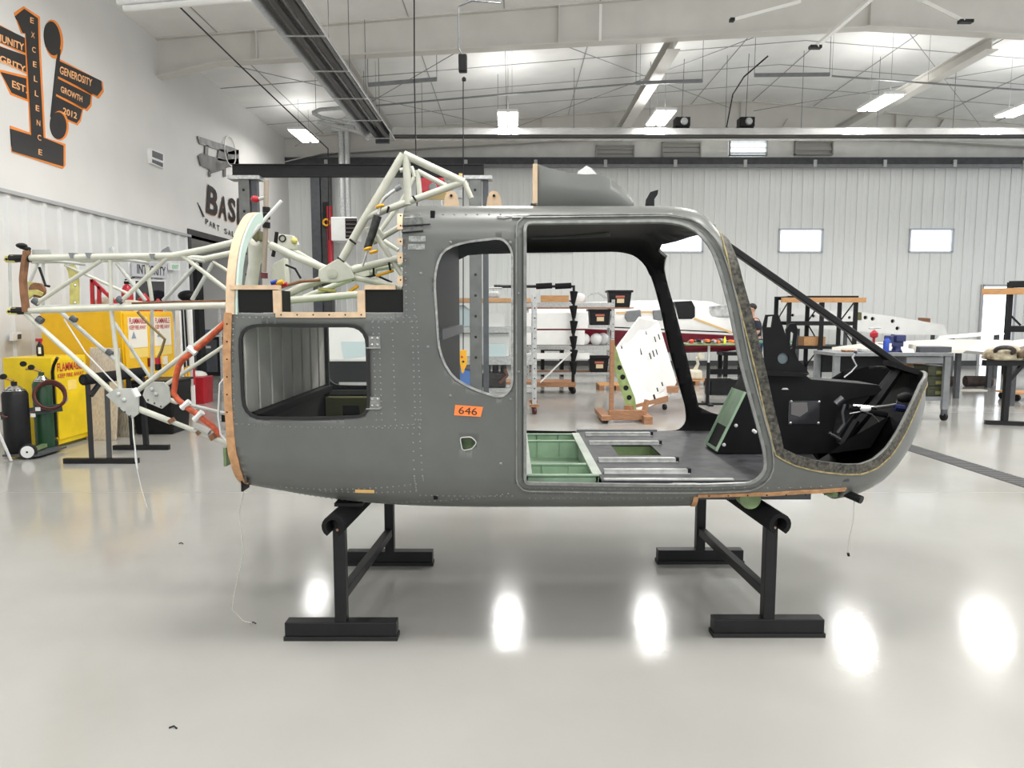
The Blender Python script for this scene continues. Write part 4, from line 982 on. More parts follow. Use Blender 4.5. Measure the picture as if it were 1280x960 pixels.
m = MB(); m.prism([P(u, v, 4.0) for u, v in ((336, 358), (341, 330), (355, 322), (358, 358))], (0, .08, 0)); m.build('gearbox_bracket', TRUSS, HELI, bevel=.004)
m = MB(); m.prism([P(u, v, 4.15) for u, v in ((340, 312), (343, 292), (365, 294), (372, 305), (370, 312))], (0, .05, 0)); gb = m.build('gearbox_plate', TRUSS, HELI, bevel=.004)
m = MB(); m.torus(P(353, 298, 4.145), .018, .004, n=16, m=6); m.build('plate_ring', BLACKP, gb); m = MB(); m.sphere(P(368, 301, 4.15), .02, 10, 6); m.build('plate_plug', KHAKI, gb)
m = MB(); m.prism([P(u, v, EN + .05) for u, v in ((528, 249), (558, 236), (572, 247), (570, 249))], (0, .012, 0)); m.build('yellow_gusset', mat('pale_yellow', (.72, .55, .25), .5), HELI)
m = MB(); m.box(P(567, 247, EN), P(578, 239, EN + .05)); m.build('mount_bracket', GALV, HELI)
for u in (565.5, 575): tb([(u, 226), (u + 1, 217)], EN, .010, mat('pale_yellow', (.72, .55, .25), .5), 'tapped_stud')
# ================================================================== the two black stands
def stand(label, fr, bk, ztop, nuts):
    fr = Vector(fr); bk = Vector(bk); t_ = thing('support_stand', label, 'stand', ((fr.x + bk.x) / 2, (fr.y + bk.y) / 2, 0), 'black fuselage stands')
    dr = (bk - fr).normalized()
    for e in (fr, bk):
        m = MB(); m.cbox((e.x, e.y, ztop / 2 + .04), (.058, .058, ztop - .08)); m.build('leg', BLACKM, t_, bevel=.004)
        m = MB(); c = Vector((e.x, e.y, .058)); L = .275
        m.box((e.x - L, e.y - .035, .022), (e.x + L, e.y + .035, .092)); m.build('foot', BLACKM, t_, bevel=.004)
        m = MB(); m.box((e.x - L - .005, e.y - .04, 0), (e.x + L + .005, e.y + .04, .021)); m.build('rubber_pad', RUBBER, t_)
    m = MB(); m.bar(fr + Vector((0, 0, .215)) + dr * .03, bk + Vector((0, 0, .215)) - dr * .03, .045, .05); m.build('crossbar', BLACKM, t_, bevel=.004)
    m = MB(); m.bar(fr + Vector((0, 0, ztop)) - dr * .02, bk + Vector((0, 0, ztop)) + dr * .05, .058, .05); m.build('top_beam', BLACKM, t_, bevel=.004)
    # foam pipe lagging, slit underneath, wrapped on the beam
    m = MB(); n = 14; ro, ri = .054, .033; a0, a1 = -PI * .32, PI * 1.32
    A = fr + Vector((0, 0, ztop - .006)) - dr * .11; C = bk + Vector((0, 0, ztop - .006)) + dr * .08; side = Vector((dr.y, -dr.x, 0))
    vs = []
    for e in (A, C):
        for r in (ro, ri):
            for k in range(n + 1):
                a = a0 + (a1 - a0) * k / n; vs.append(e + side * (r * math.cos(a)) + Vector((0, 0, r * math.sin(a))))
    N = n + 1; fs = []
    for k in range(n):
        fs += [(k, k + 1, 2 * N + k + 1, 2 * N + k), (N + k, 3 * N + k, 3 * N + k + 1, N + k + 1), (k, N + k, N + k + 1, k + 1), (2 * N + k, 2 * N + k + 1, 3 * N + k + 1, 3 * N + k)]
    fs += [(0, 2 * N, 3 * N, N), (n, N + n, 3 * N + n, 2 * N + n)]
    m.add(vs, fs); m.build('foam_sleeve', FOAM, t_, smooth=True)
    if nuts < 0: m = MB(); m.box((fr.x - .04, fr.y + .06, ztop + .045), (fr.x + .10, fr.y + .30, ztop + .062)); m.build('rubber_block', RUBBER, t_)
    m = MB(); m.dome(Vector((fr.x + nuts, fr.y - .03, ztop - .045)), (0, -1, 0), .008, .006, 8); m.build('bolt', mat('copper_bolt', (.75, .45, .32), .4, .6), t_)
    return t_
def flo(u, v): q = F(u, v); return (q.x, q.y, 0)
ZST = .604
stand('black steel stand under the rear of the fuselage, by the window', flo(428, 797), flo(488, 705), ZST, -.005)
stand('black steel stand under the nose of the fuselage, by the doorway', flo(958, 793), flo(874, 703), ZST, .012)
# ================================================================== left side: wall graphics
XW = XL + .004
INK = mat('sign_black', (0.022, 0.02, 0.02), 0.45)
SIGNO = mat('sign_orange', (0.85, 0.26, 0.035), 0.45)
SIGNP = mat('sign_peach', (0.95, 0.50, 0.22), 0.5)
SIGNW = mat('sign_white', (0.72, 0.71, 0.69), 0.5)
def wpoly(mb, pts, d0, d1):
    mb.prism([PX(u, v, XL) + Vector((d0, 0, 0)) for u, v in pts], (d1 - d0, 0, 0))
def ell(u, v, ru, rv, n=24, rot=0):
    o = []
    for k in range(n):
        a = 2 * PI * k / n; x = ru * math.cos(a); y = rv * math.sin(a); o.append((u + x * math.cos(rot) - y * math.sin(rot), v + x * math.sin(rot) + y * math.cos(rot)))
    return o
LOGO = thing('wall_emblem', 'black and orange winged numeral one emblem on the white left wall', 'wall emblem', tuple(PX(70, 205, XL)))
one = [(18, 20), (29, 11), (46, 23), (47, 60), (53, 172), (78, 182), (78, 208), (14, 189), (12, 161), (38, 169), (31, 42), (27, 41)]
one_o = [(17, 16), (29, 8), (49, 21), (50, 60), (56, 172), (81, 180), (81, 207), (78, 211), (14, 190), (12, 157), (37, 166), (31, 42), (26, 42)]
m = MB(); wpoly(m, one_o, .002, .012); m.build('numeral_edge', SIGNO, LOGO)  # orange border of the numeral
m = MB(); wpoly(m, one, .002, .018); num = m.build('numeral', INK, LOGO)
for k, ch in enumerate('EXCELLENCE'):
    u = 38.3 + k * 1.15; v = 29 + k * 18.3; w_ = 4.6; h_ = 7
    m = MB(); text_quad(m, ch, PX(u - w_ / 2, v - .8, XL), PX(u + w_ / 2, v + .8, XL), PX(u - w_ / 2, v - .8 - h_, XL), (.020, 0, 0), .012); m.build('letter', SIGNP, num)
# right wing feathers
W_R = [([(73, 76), (126, 101), (127, 112), (121, 120), (72, 95)], 'GENEROSITY', (73.5, 92), (114, 108.5), (74, 82)),
       ([(71, 98), (113, 119), (112, 130), (107, 136), (69, 117)], 'GROWTH', (75, 115), (102, 128), (75, 107)),
       ([(69, 120), (102, 137), (99, 149), (95, 154), (67, 141)], '2012', (77.5, 142), (95, 149), (78, 134))]
W_L = [([(-30, 18), (30, 47), (31, 66), (-40, 36)], 'COMMUNITY', (-31, 40), (29, 64), (-31, 30)),
       ([(-36, 46), (31, 69), (32, 90), (-26, 62)], 'INTEGRITY', (-28, 66), (31, 92), (-28, 56)),
       ([(0, 90), (32, 98), (33, 124), (14, 116)], 'EST.', (14, 109), (33, 117), (14, 100))]
for (poly, txt, bl, br, tl) in W_R + W_L:
    cx = sum(p[0] for p in poly) / len(poly); cy = sum(p[1] for p in poly) / len(poly)
    m = MB(); wpoly(m, [(cx + (u - cx) * 1.05 + (1.2 if u > cx else -1.0), cy + (v - cy) * 1.10 + (1.5 if v > cy else -1.8)) for u, v in poly], .002, .006); m.build('feather_edge', SIGNO, LOGO)
    m = MB(); wpoly(m, poly, .002, .010); f_ = m.build('feather', INK, LOGO)
    m = MB(); text_quad(m, txt, PX(*bl, XL), PX(*br, XL), PX(*tl, XL), (.012, 0, 0), .02); m.build('lettering', SIGNP, f_)
m = MB(); wpoly(m, ell(66.5, 49, 11.5, 24.5, 28, -.12), .003, .011); m.build('blade_edge', SIGNO, LOGO)
m = MB(); wpoly(m, ell(64.5, 48, 10, 21.5, 28, -.12), .003, .014); m.build('blade', INK, LOGO)
m = MB(); wpoly(m, ell(74, 157, 11, 18.5, 28, -.05), .003, .0115); m.build('blade_edge', SIGNO, LOGO)
m = MB(); wpoly(m, ell(72, 157, 10, 17, 28, -.05), .003, .015); m.build('blade', INK, LOGO)
m = MB(); wpoly(m, [(71.5, 60), (75, 62), (66, 148), (62.5, 146)], .003, .013); m.build('blade_shaft', INK, LOGO)
# biplane and lettering sign further along
BAS = thing('wall_lettering', 'black BAS PART SALES lettering with biplane silhouette on left wall', 'wall sign', tuple(PX(270, 300, XL)))
GREYM = mat('biplane_grey', (0.07, 0.07, 0.07), 0.5, 0.0, col2=(0.18, 0.175, 0.17), vscale=3)
for pts in ([(245, 170), (248, 171), (288, 184), (297, 188), (296, 193), (285, 193), (270, 187), (248, 180)], [(246, 195), (250, 192), (280, 200), (296, 198), (297, 207), (284, 209), (275, 213), (262, 217), (260, 212), (249, 207)], [(272, 186), (281, 188), (282, 202), (270, 200)], [(283, 190), (297, 187), (297, 205), (283, 204)], [(255, 181), (259, 182), (258, 195), (254, 194)]):
    m = MB(); wpoly(m, pts, .02, .034); m.build('biplane_piece', GREYM, BAS)
m = MB(); m.torus(PX(285.5, 189, XL) + Vector((.04, 0, 0)), .34, .015, ax=(1, 0, 0), n=24, m=6); o = m.build('propeller_arc', WHITEG, BAS)
for pts in ([(278, 210), (281, 211), (281, 221), (278, 221)], [(259, 214), (262, 215), (262, 221), (260, 221)]): m = MB(); wpoly(m, pts, .02, .03); m.build('landing_gear', GREYM, BAS)
for (ch, bl, br, tl) in (('B', (257, 266), (271, 273), (259, 231)), ('A', (272.5, 272), (283, 277), (273.5, 243)), ('S', (285, 276), (294, 280), (285, 246)), ('I', (296, 281), (301, 283), (296, 248)), ('C', (303, 284), (312, 288), (303, 252))):
    m = MB(); text_quad(m, ch, PX(*bl, XL), PX(*br, XL), PX(*tl, XL), (.014, 0, 0), .03); m.build('letter_edge', SIGNO, BAS)
    m = MB(); text_quad(m, ch, PX(*bl, XL) + Vector((0, -.02, .01)), PX(*br, XL) + Vector((0, -.02, .01)), PX(*tl, XL) + Vector((0, -.02, .01)), (.022, 0, 0), .03); m.build('letter', INK, BAS)
m = MB(); wpoly(m, [(246, 253), (249, 258), (255, 271), (253, 271)], .004, .02); m.build('flourish', INK, BAS)
for k, ch in enumerate('PART SALES'):
    if ch == ' ': continue
    u = 256.5 + k * 4.7; v = 280 + k * 2.1 + 2.5 * math.sin(k / 9 * PI) * .6
    m = MB(); text_quad(m, ch, PX(u, v, XL), PX(u + 3.4, v + 1.4, XL), PX(u - .3, v - 7, XL), (.014, 0, 0), .02); m.build('small_letter', INK, BAS)
# vent
V = thing('wall_vent', 'small grey louvred vent high on white left wall', 'vent', tuple(PX(193, 205, XL)))
m = MB(); wpoly(m, [(184, 185), (202, 192), (202, 211), (185, 204)], 0, .05); m.build('frame', WHITE, V)
for pts in ([(187, 188), (200, 193), (200, 201), (187, 196)], [(187, 199), (200, 204), (200, 209), (187, 203)]): m = MB(); wpoly(m, pts, .045, .058); m.build('grille', DGREY, V)
# thermostat
T_ = thing('thermostat', 'small white thermostat box on ribbed wall above gas cart', 'thermostat', tuple(PX(15, 425, XL)))
m = MB(); wpoly(m, [(9, 416), (20, 415), (20, 425), (9, 426)], .03, .08); m.build('case', WHITE, T_); m = MB(); wpoly(m, [(14.5, 418), (19, 417.5), (19, 423.5), (14.5, 424)], .078, .086); m.build('screen', DGREY, T_)
# INTEGRITY board, dark window, exit sign
SG = thing('word_board', 'white board lettered INTEGRITY on ribbed left wall', 'sign', tuple(PX(185, 347, XL)))
m = MB(); wpoly(m, [(162, 328), (205, 329), (205, 348), (162, 345)], .03, .06); m.build('board', mat('board_grey', (.55, .56, .6), .5), SG)
m = MB(); text_quad(m, 'INTEGRITY', PX(167, 342, XL), PX(203, 345, XL), PX(167, 330, XL), (.064, 0, 0), .02); m.build('lettering', INK, SG)
DW = thing('dark_wall_window', 'dark interior window below the INTEGRITY board', 'window', tuple(PX(190, 378, XL)))
m = MB(); wpoly(m, [(163, 349), (204, 350), (204, 379), (163, 379)], .02, .05); m.build('frame', WHITE, DW); m = MB(); wpoly(m, [(166, 351), (202, 352), (202, 378), (166, 378)], .045, .055); m.build('pane', mat('dark_glass', (.02, .02, .025), .1), DW)
EX = thing('exit_sign', 'white exit sign with green letters on left wall', 'exit sign', tuple(PX(213, 338, XL)))
m = MB(); wpoly(m, [(208, 329), (219, 329.5), (219, 338), (208, 337.5)], .03, .09); m.build('case', WHITEG, EX)
m = MB(); text_quad(m, 'EXIT', PX(209.5, 335.8, XL), PX(217.5, 336.2, XL), PX(209.5, 331, XL), (.094, 0, 0), .03); m.build('lettering', mat('exit_green', (.05, .55, .25), .4), EX)
# ================================================================== yellow safety cabinets
def text_on_x(parent, txt, X, yA, yB, z0, z1, mt, bold=.0, name='lettering'):
    m = MB(); text_quad(m, txt, (X, yA, z0), (X, yB, z0), (X, yA, z1), (0, 0, 0), bold); return m.build(name, mt, parent)
REDINK = mat('red_ink', (.5, .03, .03), .5); BLKINK = mat('black_ink', (.03, .03, .03), .5); PAPER = mat('label_paper', (.80, .76, .66), .6); PAPERY = mat('label_yellow', (.85, .62, .15), .5)
sx0, sx1, sy0, sy1, sz = -6.02, -5.42, 8.40, 9.06, 1.09
SCAB = thing('safety_cabinet', 'low lemon yellow flammables cabinet with spray bottle on top', 'cabinet', ((sx0 + sx1) / 2, (sy0 + sy1) / 2, 0), 'yellow flammables cabinets')
m = MB(); m.box((sx0, sy0, .04), (sx1 - .02, sy1, sz)); m.build('body', YELLOW2, SCAB, bevel=.006)
m = MB(); m.box((sx0 + .03, sy0 + .03, 0), (sx1 - .05, sy1 - .03, .04)); m.build('plinth', OLIVE, SCAB)
m = MB(); m.box((sx1 - .02, sy0 + .025, .10), (sx1, sy1 - .025, sz - .03)); d_ = m.build('door', YELLOW2, SCAB, bevel=.004)
m = MB(); m.tube([(sx1 + .02, sy0 + .16, .66), (sx1 + .025, sy0 + .17, .58), (sx1 + .01, sy0 + .17, .54)], .014, 8); m.build('handle', CH, d_, smooth=True)
text_on_x(d_, 'FLAMMABLE', sx1 + .003, sy0 + .06, sy1 - .08, .92, 1.02, REDINK, .02); text_on_x(d_, 'KEEP FIRE AWAY', sx1 + .003, sy0 + .06, sy1 - .08, .84, .89, REDINK, .02)
m = MB(); m.box((sx1, sy0 + .24, .68), (sx1 + .002, sy0 + .42, .80)); m.build('label', PAPERY, d_)
m = MB(); m.tube([(sx1 + .004, sy1 - .17, 1.0), (sx1 + .012, sy1 - .17, 1.0)], .05, 14); m.build('vent_cap', GALV, d_)
tx0, tx1, ty0, ty1, tz = -6.3, -5.2, 9.55, 11.0, 1.645
TCAB = thing('safety_cabinet', 'tall orange yellow two-door flammables cabinet with white warning labels', 'cabinet', ((tx0 + tx1) / 2, (ty0 + ty1) / 2, 0), 'yellow flammables cabinets')
m = MB(); m.box((tx0, ty0, .05), (tx1 - .02, ty1, tz)); m.build('body', YELLOW, TCAB, bevel=.006)
m = MB(); m.box((tx0 + .05, ty0 + .04, 0), (tx1 - .06, ty1 - .04, .05)); m.build('plinth', OLIVE, TCAB)
for k, (ya, yb) in enumerate(((ty0 + .03, 10.26), (10.28, ty1 - .03))):
    m = MB(); m.box((tx1 - .02, ya, .10), (tx1, yb, tz - .03)); d_ = m.build('door', YELLOW, TCAB, bevel=.004)
    c = (ya + yb) / 2; w = .25
    m = MB(); m.box((tx1, c - w, 1.14), (tx1 + .003, c + w, 1.56)); lb = m.build('warning_label', PAPER, d_)
    text_on_x(lb, 'FLAMMABLE', tx1 + .005, c - w + .03, c + w - .03, 1.47, 1.55, REDINK, .02); text_on_x(lb, 'KEEP FIRE AWAY', tx1 + .005, c - w + .03, c + w - .03, 1.39, 1.45, REDINK, .02)
    m = MB(); m.prism([(tx1 + .004, c - .18, 1.27), (tx1 + .004, c - .06, 1.27), (tx1 + .004, c - .12, 1.37)], (.002, 0, 0)); m.build('triangle_mark', mat('mark_blue', (.25, .3, .4), .5), lb)
    m = MB(); m.box((tx1, c - w, 1.0), (tx1 + .003, c + w, 1.13)); m.build('yellow_label', PAPERY, d_)
    m = MB(); m.box((tx1, yb - .12 if k == 0 else c - .05, .86), (tx1 + .03, yb - .02 if k == 0 else c + .05, .98)); m.build('latch' if k == 0 else 'sticker', MAROON if k == 0 else PAPER, d_)
# spray bottle
q = (-5.80, 8.75)
SB = thing('spray_bottle', 'black spray bottle with red trigger standing on low yellow cabinet', 'spray bottle', (q[0], q[1], sz))
m = MB(); m.lathe((q[0], q[1], sz), [(.036, 0), (.04, .02), (.038, .12), (.018, .16), (.014, .18)], 14); m.build('bottle', BLACKP, SB, smooth=True)
m = MB(); m.box((q[0] - .04, q[1] - .014, sz + .18), (q[0] + .03, q[1] + .014, sz + .215)); m.box((q[0] + .01, q[1] - .01, sz + .13), (q[0] + .022, q[1] + .01, sz + .18)); m.build('trigger_head', RED, SB)
m = MB(); m.box((q[0] + .005, q[1] - .043, sz + .03), (q[0] + .037, q[1] - .039, sz + .11)); m.build('label', WHITE, SB)
# things on top of the tall cabinet
RF = thing('red_steel_frame', 'red steel triangular frame lying on top of the tall yellow cabinet', 'steel frame', (-5.75, 9.75, tz))
def xp(u, v, Y): return P(u, v, Y)
Yt = 9.85
for (a, c) in (((115, 349), (116, 384)), ((115, 350), (150, 383)), ((124, 358), (124, 384)), ((116, 382.5), (150, 382.5))):
    m = MB(); m.bar(P(*a, Yt), P(*c, Yt), .04, .04); m.build('tube', RED, RF)
CB = thing('canvas_bag', 'beige rumpled canvas bag behind the red frame on tall cabinet', 'bag', tuple(P(133, 387, 10.1)))
m = MB(); m.sphere(P(135, 379, 10.1), .16, 12, 8, (1.3, .8, .55)); m.sphere(P(160, 380, 10.2), .15, 12, 8, (1.6, .8, .4)); m.build('sack', mat('canvas', (.48, .43, .36), .8, var=.25, vscale=12, bump=.5, bscale=14, dist=.02), CB, smooth=True)
FE = thing('fire_extinguisher', 'red fire extinguisher with black valve above tall yellow cabinet', 'extinguisher', tuple(P(160, 386, 10.6)))
m = MB(); c = P(160, 386, 10.6); m.lathe((c.x, c.y, tz), [(.075, 0), (.08, .03), (.08, .30), (.05, .37), (.02, .40)], 16); m.build('cylinder', RED, FE, smooth=True)
m = MB(); m.box((c.x - .03, c.y - .02, tz + .40), (c.x + .05, c.y + .02, tz + .44)); m.bar((c.x - .02, c.y, tz + .46), (c.x + .12, c.y, tz + .5), .03, .015); m.build('valve', BLACKP, FE)
for (u, lab) in ((181, 'red metal can with white label on tall cabinet'), (198, 'small red can at the end of tall yellow cabinet')):
    c = P(u, 384, 10.7); t_ = thing('red_can', lab, 'can', (c.x, c.y, tz), 'red cans on the tall cabinet'); s_ = 1.0 if u < 190 else .7
    m = MB(); m.lathe((c.x, c.y, tz), [(.09 * s_, 0), (.09 * s_, .18 * s_), (.05 * s_, .22 * s_), (.02 * s_, .27 * s_)], 14); m.build('can_body', RED, t_, smooth=True); m = MB(); m.box((c.x - .02, c.y - .095 * s_, tz + .05), (c.x + .02, c.y - .088 * s_, tz + .15 * s_)); m.build('label', WHITE, t_)
# ================================================================== gas welding cart
g0 = F(30, 572)
GC = thing('cylinder_cart', 'welding gas cylinder cart with white-hubbed wheels and coiled hoses', 'cart', (g0.x, g0.y + .2, 0))
w1 = F(36, 574); w2 = F(63, 563)
for (c, r) in ((w1, .085), (w2, .085)):
    c = Vector((c.x, c.y, r)); m = MB(); m.lathe(c, [(.05, -.025), (r, -.025), (r, .025), (.05, .025)], 20, ax=(.25, -1, 0)); wl = m.build('wheel', RUBBER, GC, smooth=True)
    m = MB(); m.lathe(c, [(.0, .024), (.068, .024), (.066, .031), (.02, .034), (0, .034)], 20, ax=(.25, -1, 0)); m.build('hub', WHITE, wl, smooth=True)
    m = MB(); m.dome(c + Vector((.008, -.034, 0)), (.25, -1, 0), .012, .012, 8); m.build('axle_nut', BLACKP, wl)
m = MB(); m.bar(Vector((w1.x, w1.y, .085)), Vector((w2.x, w2.y, .085)), .05, .04); m.build('axle', GREEND, GC)
m = MB(); m.box((g0.x - .17, g0.y - .1, .03), (g0.x + .22, g0.y + .42, .05)); m.build('base_plate', DGREY, GC)
CYLG = mat('cylinder_green', (.015, .06, .025), .35)
c1 = Vector((F(26, 570).x, g0.y + .06, .05)); c2 = Vector((c1.x + .10, c1.y + .32, .05))
for (c, r, h, mt) in ((c1, .128, .66, BLACKP), (c2, .10, .74, CYLG)):
    m = MB(); m.lathe(c, [(r * .96, 0), (r, .02), (r, h), (r * .8, h + .05), (r * .45, h + .085), (.03, h + .10), (.03, h + .14)], 20); cy = m.build('gas_cylinder', mt, GC, smooth=True)
    m = MB(); m.lathe(c + Vector((0, 0, h + .04)), [(r * .88, 0), (r * .5, .045), (.035, .06)], 16); m.build('bright_shoulder', CH, cy, smooth=True)
    m = MB(); m.tube([c + Vector((0, 0, h + .15)), c + Vector((-.08, -.02, h + .18)), c + Vector((-.16, -.02, h + .18))], .014, 8); rg = m.build('regulator', mat('brass', (.45, .28, .1), .3, .8), cy)
    for k in (0, 1): m = MB(); m.lathe(c + Vector((-.09 - .09 * k, -.03, h + .20 + .04 * k)), [(0, -.02), (.032, -.02), (.032, .02), (0, .02)], 12, ax=(.4, -1, 0)); m.build('gauge', BLACKP, rg)
m = MB(); m.tube([c2 + Vector((.08, .08, .1)), c2 + Vector((.08, .08, .88)), c2 + Vector((.12, .05, .96)), c2 + Vector((.20, 0, 1.05))], .018, 8); m.build('push_handle', BLACKP, GC, smooth=True)
m = MB(); m.bar(c1 + Vector((-.14, -.05, .42)), c2 + Vector((.22, .0, .47)), .02, .09); m.build('tool_tray', mat('tray_green', (.03, .07, .06), .5), GC)
for (dx, dz) in ((.16, .47), (.10, .40)): m = MB(); m.box(c1 + Vector((dx + .06, .0, dz)), c1 + Vector((dx + .11, .012, dz + .04))); m.build('paper_tag', WHITE, GC)
HOSER = mat('hose_maroon', (.12, .03, .025), .5)
for k in range(5): m = MB(); m.torus(c2 + Vector((.14 + .012 * k, -.10 - .012 * k, .60 + .01 * k)), .15 + .008 * (k % 3), .011, ax=(.35, -1, .1), n=22, m=6); m.build('hose_coil', HOSER, GC, smooth=True)
m = MB(); m.tube([c1 + Vector((-.14, -.03, .9)), c1 + Vector((-.22, -.08, .7)), c1 + Vector((-.2, -.12, .5)), c1 + Vector((-.02, -.14, .42)), c2 + Vector((.1, -.12, .46))], .010, 8); m.build('hose', HOSER, GC, smooth=True)
a, c = F(14, 577), P(-4, 535, 7.5)
WP = MB(); WP.tube([Vector((a.x, a.y, .012)), c], .014, 8); tag(WP.build('white_pole', WHITE), 'thin white pole leaning by the gas cylinder cart', 'pole')
# ================================================================== spare foam-topped trestle, panels, bin
tn = F(127, 579); tf = F(174, 562)
TR = thing('trestle_stand', 'black foam-topped trestle in front of yellow cabinets', 'stand', (tn.x, tn.y, 0))
ztr = .90; dr = Vector((tf.x - tn.x, tf.y - tn.y, 0)).normalized(); top0 = P(104, 475, tn.y + .05); top1 = P(179, 465, tf.y + .12)
m = MB(); m.tube([top0, top1], .06, 14); m.build('foam_sleeve', FOAM, TR, smooth=True)
m = MB(); m.tube([top0 - (top1 - top0).normalized() * .004, top0 + (top1 - top0).normalized() * .02], .034, 12); m.build('sleeve_bore', BLACKP, TR)
for (e, L0, L1) in ((tn, -.40, .40), (tf, -.30, .36)):
    m = MB(); m.box((e.x + L0, e.y - .03, 0), (e.x + L1, e.y + .03, .055)); m.build('foot', BLACKM, TR, bevel=.004)
for (u, e, ut) in ((114, tn, 109), (136, tn, 132), (166, tf, 160), (183, tf, 178)):
    b0 = Vector((P(u, 560, e.y).x, e.y, .05)); tt = top0 + (top1 - top0) * ((ut - 104) / 77.0)
    m = MB(); m.bar(b0, tt - Vector((0, 0, .02)), .05, .05); m.build('leg', BLACKM, TR)
m = MB(); m.bar(P(113, 495, tn.y), P(124, 480, tn.y + .1), .04, .04); m.build('knee_brace', BLACKM, TR)
for k, (pts, Y0, Y1, lab, mt) in enumerate((([(112, 435), (149, 436), (136, 553), (104, 553)], 8.98, 9.3, 'weathered pale plywood panel leaning behind the black trestle', PLY), ([(118, 440), (149, 441), (142, 551), (122, 551)], 9.2, 9.42, 'grey stained board leaning behind the plywood panel', mat('stained_board', (.30, .27, .22), .7, col2=(.18, .15, .08), vscale=6, stretch=(8, 8, .6))))):
    m = MB(); pp = [P(pts[0][0], pts[0][1], Y1), P(pts[1][0], pts[1][1], Y1), F(pts[2][0], 553), F(pts[3][0], 553)]
    for p_ in pp[2:]: p_.y = Y0; p_.z = 0.004
    m.prism(pp, (0, .03, .008)); tag(m.build('plywood_board', mt), lab, 'panel', 'leaning boards')
m = MB(); b0 = F(193, 543); w0, w1, hb = .25, .30, .70; d0 = .24
m.hexa([(b0.x - w0, b0.y, 0), (b0.x + w0, b0.y, 0), (b0.x + w0, b0.y + 2 * d0, 0), (b0.x - w0, b0.y + 2 * d0, 0), (b0.x - w1, b0.y - .04, hb), (b0.x + w1, b0.y - .04, hb), (b0.x + w1, b0.y + 2 * d0 + .04, hb), (b0.x - w1, b0.y + 2 * d0 + .04, hb)])
BB = thing('waste_bin', 'large black ribbed plastic bin beneath the tail truss', 'bin', (b0.x, b0.y + d0, 0)); m.build('tub', BLACKP, BB, bevel=.02)
m = MB(); m.box((b0.x - w1 - .02, b0.y - .06, hb), (b0.x + w1 + .02, b0.y + 2 * d0 + .06, hb + .03)); m.build('lid', BLACKP, BB, bevel=.01)
for k in range(4): x_ = b0.x - .2 + k * .13; m = MB(); m.hexa([(x_, b0.y - .008, .05), (x_ + .02, b0.y - .008, .05), (x_ + .02, b0.y + .01, .05), (x_, b0.y + .01, .05), (x_, b0.y - .045, .62), (x_ + .02, b0.y - .045, .62), (x_ + .02, b0.y - .01, .62), (x_, b0.y - .01, .62)]); m.build('rib', BLACKP, BB)
r0 = F(241, 505)
RB = thing('red_waste_can', 'red oily waste can with yellow print and white rags', 'waste can', (r0.x, r0.y + .2, 0))
m = MB(); m.hexa([(r0.x - .2, r0.y, 0), (r0.x + .2, r0.y, 0), (r0.x + .2, r0.y + .4, 0), (r0.x - .2, r0.y + .4, 0), (r0.x - .215, r0.y - .01, .48), (r0.x + .215, r0.y - .01, .48), (r0.x + .215, r0.y + .41, .48), (r0.x - .215, r0.y + .41, .48)]); rbb = m.build('body', RED, RB, bevel=.01)
m = MB(); text_quad(m, 'OILY', (r0.x - .10, r0.y - .012, .36), (r0.x + .06, r0.y - .012, .36), (r0.x - .10, r0.y - .012, .40), (0, 0, 0), .02); text_quad(m, 'WASTE', (r0.x - .10, r0.y - .012, .30), (r0.x + .06, r0.y - .012, .30), (r0.x - .10, r0.y - .012, .34), (0, 0, 0), .02); m.build('lettering', YELP, rbb)
m = MB(); m.sphere((r0.x, r0.y + .2, .5), .17, 12, 6, (1.1, 1.1, .5)); m.build('rags', mat('rag_white', (.7, .68, .64), .9, bump=.6, bscale=20, dist=.03), RB, smooth=True)
# poles leaning at the end of the tall cabinet
for (u0, v0, u1, v1, r, mt, mt2, lab) in ((227, 383, 232, 458, .018, BLACKP, YELP, 'black pole with yellow grip leaning beside tall cabinet'), (231, 383, 236, 460, .018, BLACKP, YELP, 'second black pole with yellow grip leaning beside tall cabinet'), (238, 385, 241, 470, .03, WHITE, RED, 'white pole banded red, standing over red waste can'), (235, 383, 238, 452, .025, SIGNW, GALV, 'pale flat pole leaning between black poles and red-banded pole')):
    yl = 11.75 + .13 * (u1 - 232) / 2; base = Vector((P(u1, v1, yl).x, yl, 0)); tp_ = P(u0, v0, yl + .1)
    t_ = thing('leaning_pole', lab, 'pole', tuple(base), 'poles beside the tall cabinet')
    k1 = base + (tp_ - base) * .42; m = MB(); m.tube([k1, tp_], r, 8); m.build('shaft', mt, t_, smooth=True); m = MB(); m.tube([base + (tp_ - base) * .22, k1], r * 1.35, 8); m.build('grip', mt2, t_, smooth=True); m = MB(); m.tube([base, base + (tp_ - base) * .22], r, 8); m.build('tip', mt if mt2 is not RED else WHITE, t_, smooth=True)
m = MB(); m.box((P(222, 420, 11.6).x, 11.55, 0), (P(227, 420, 11.6).x, 11.62, 1.66)); tag(m.build('white_board', WHITE), 'white narrow board standing against end of tall yellow cabinet', 'board')
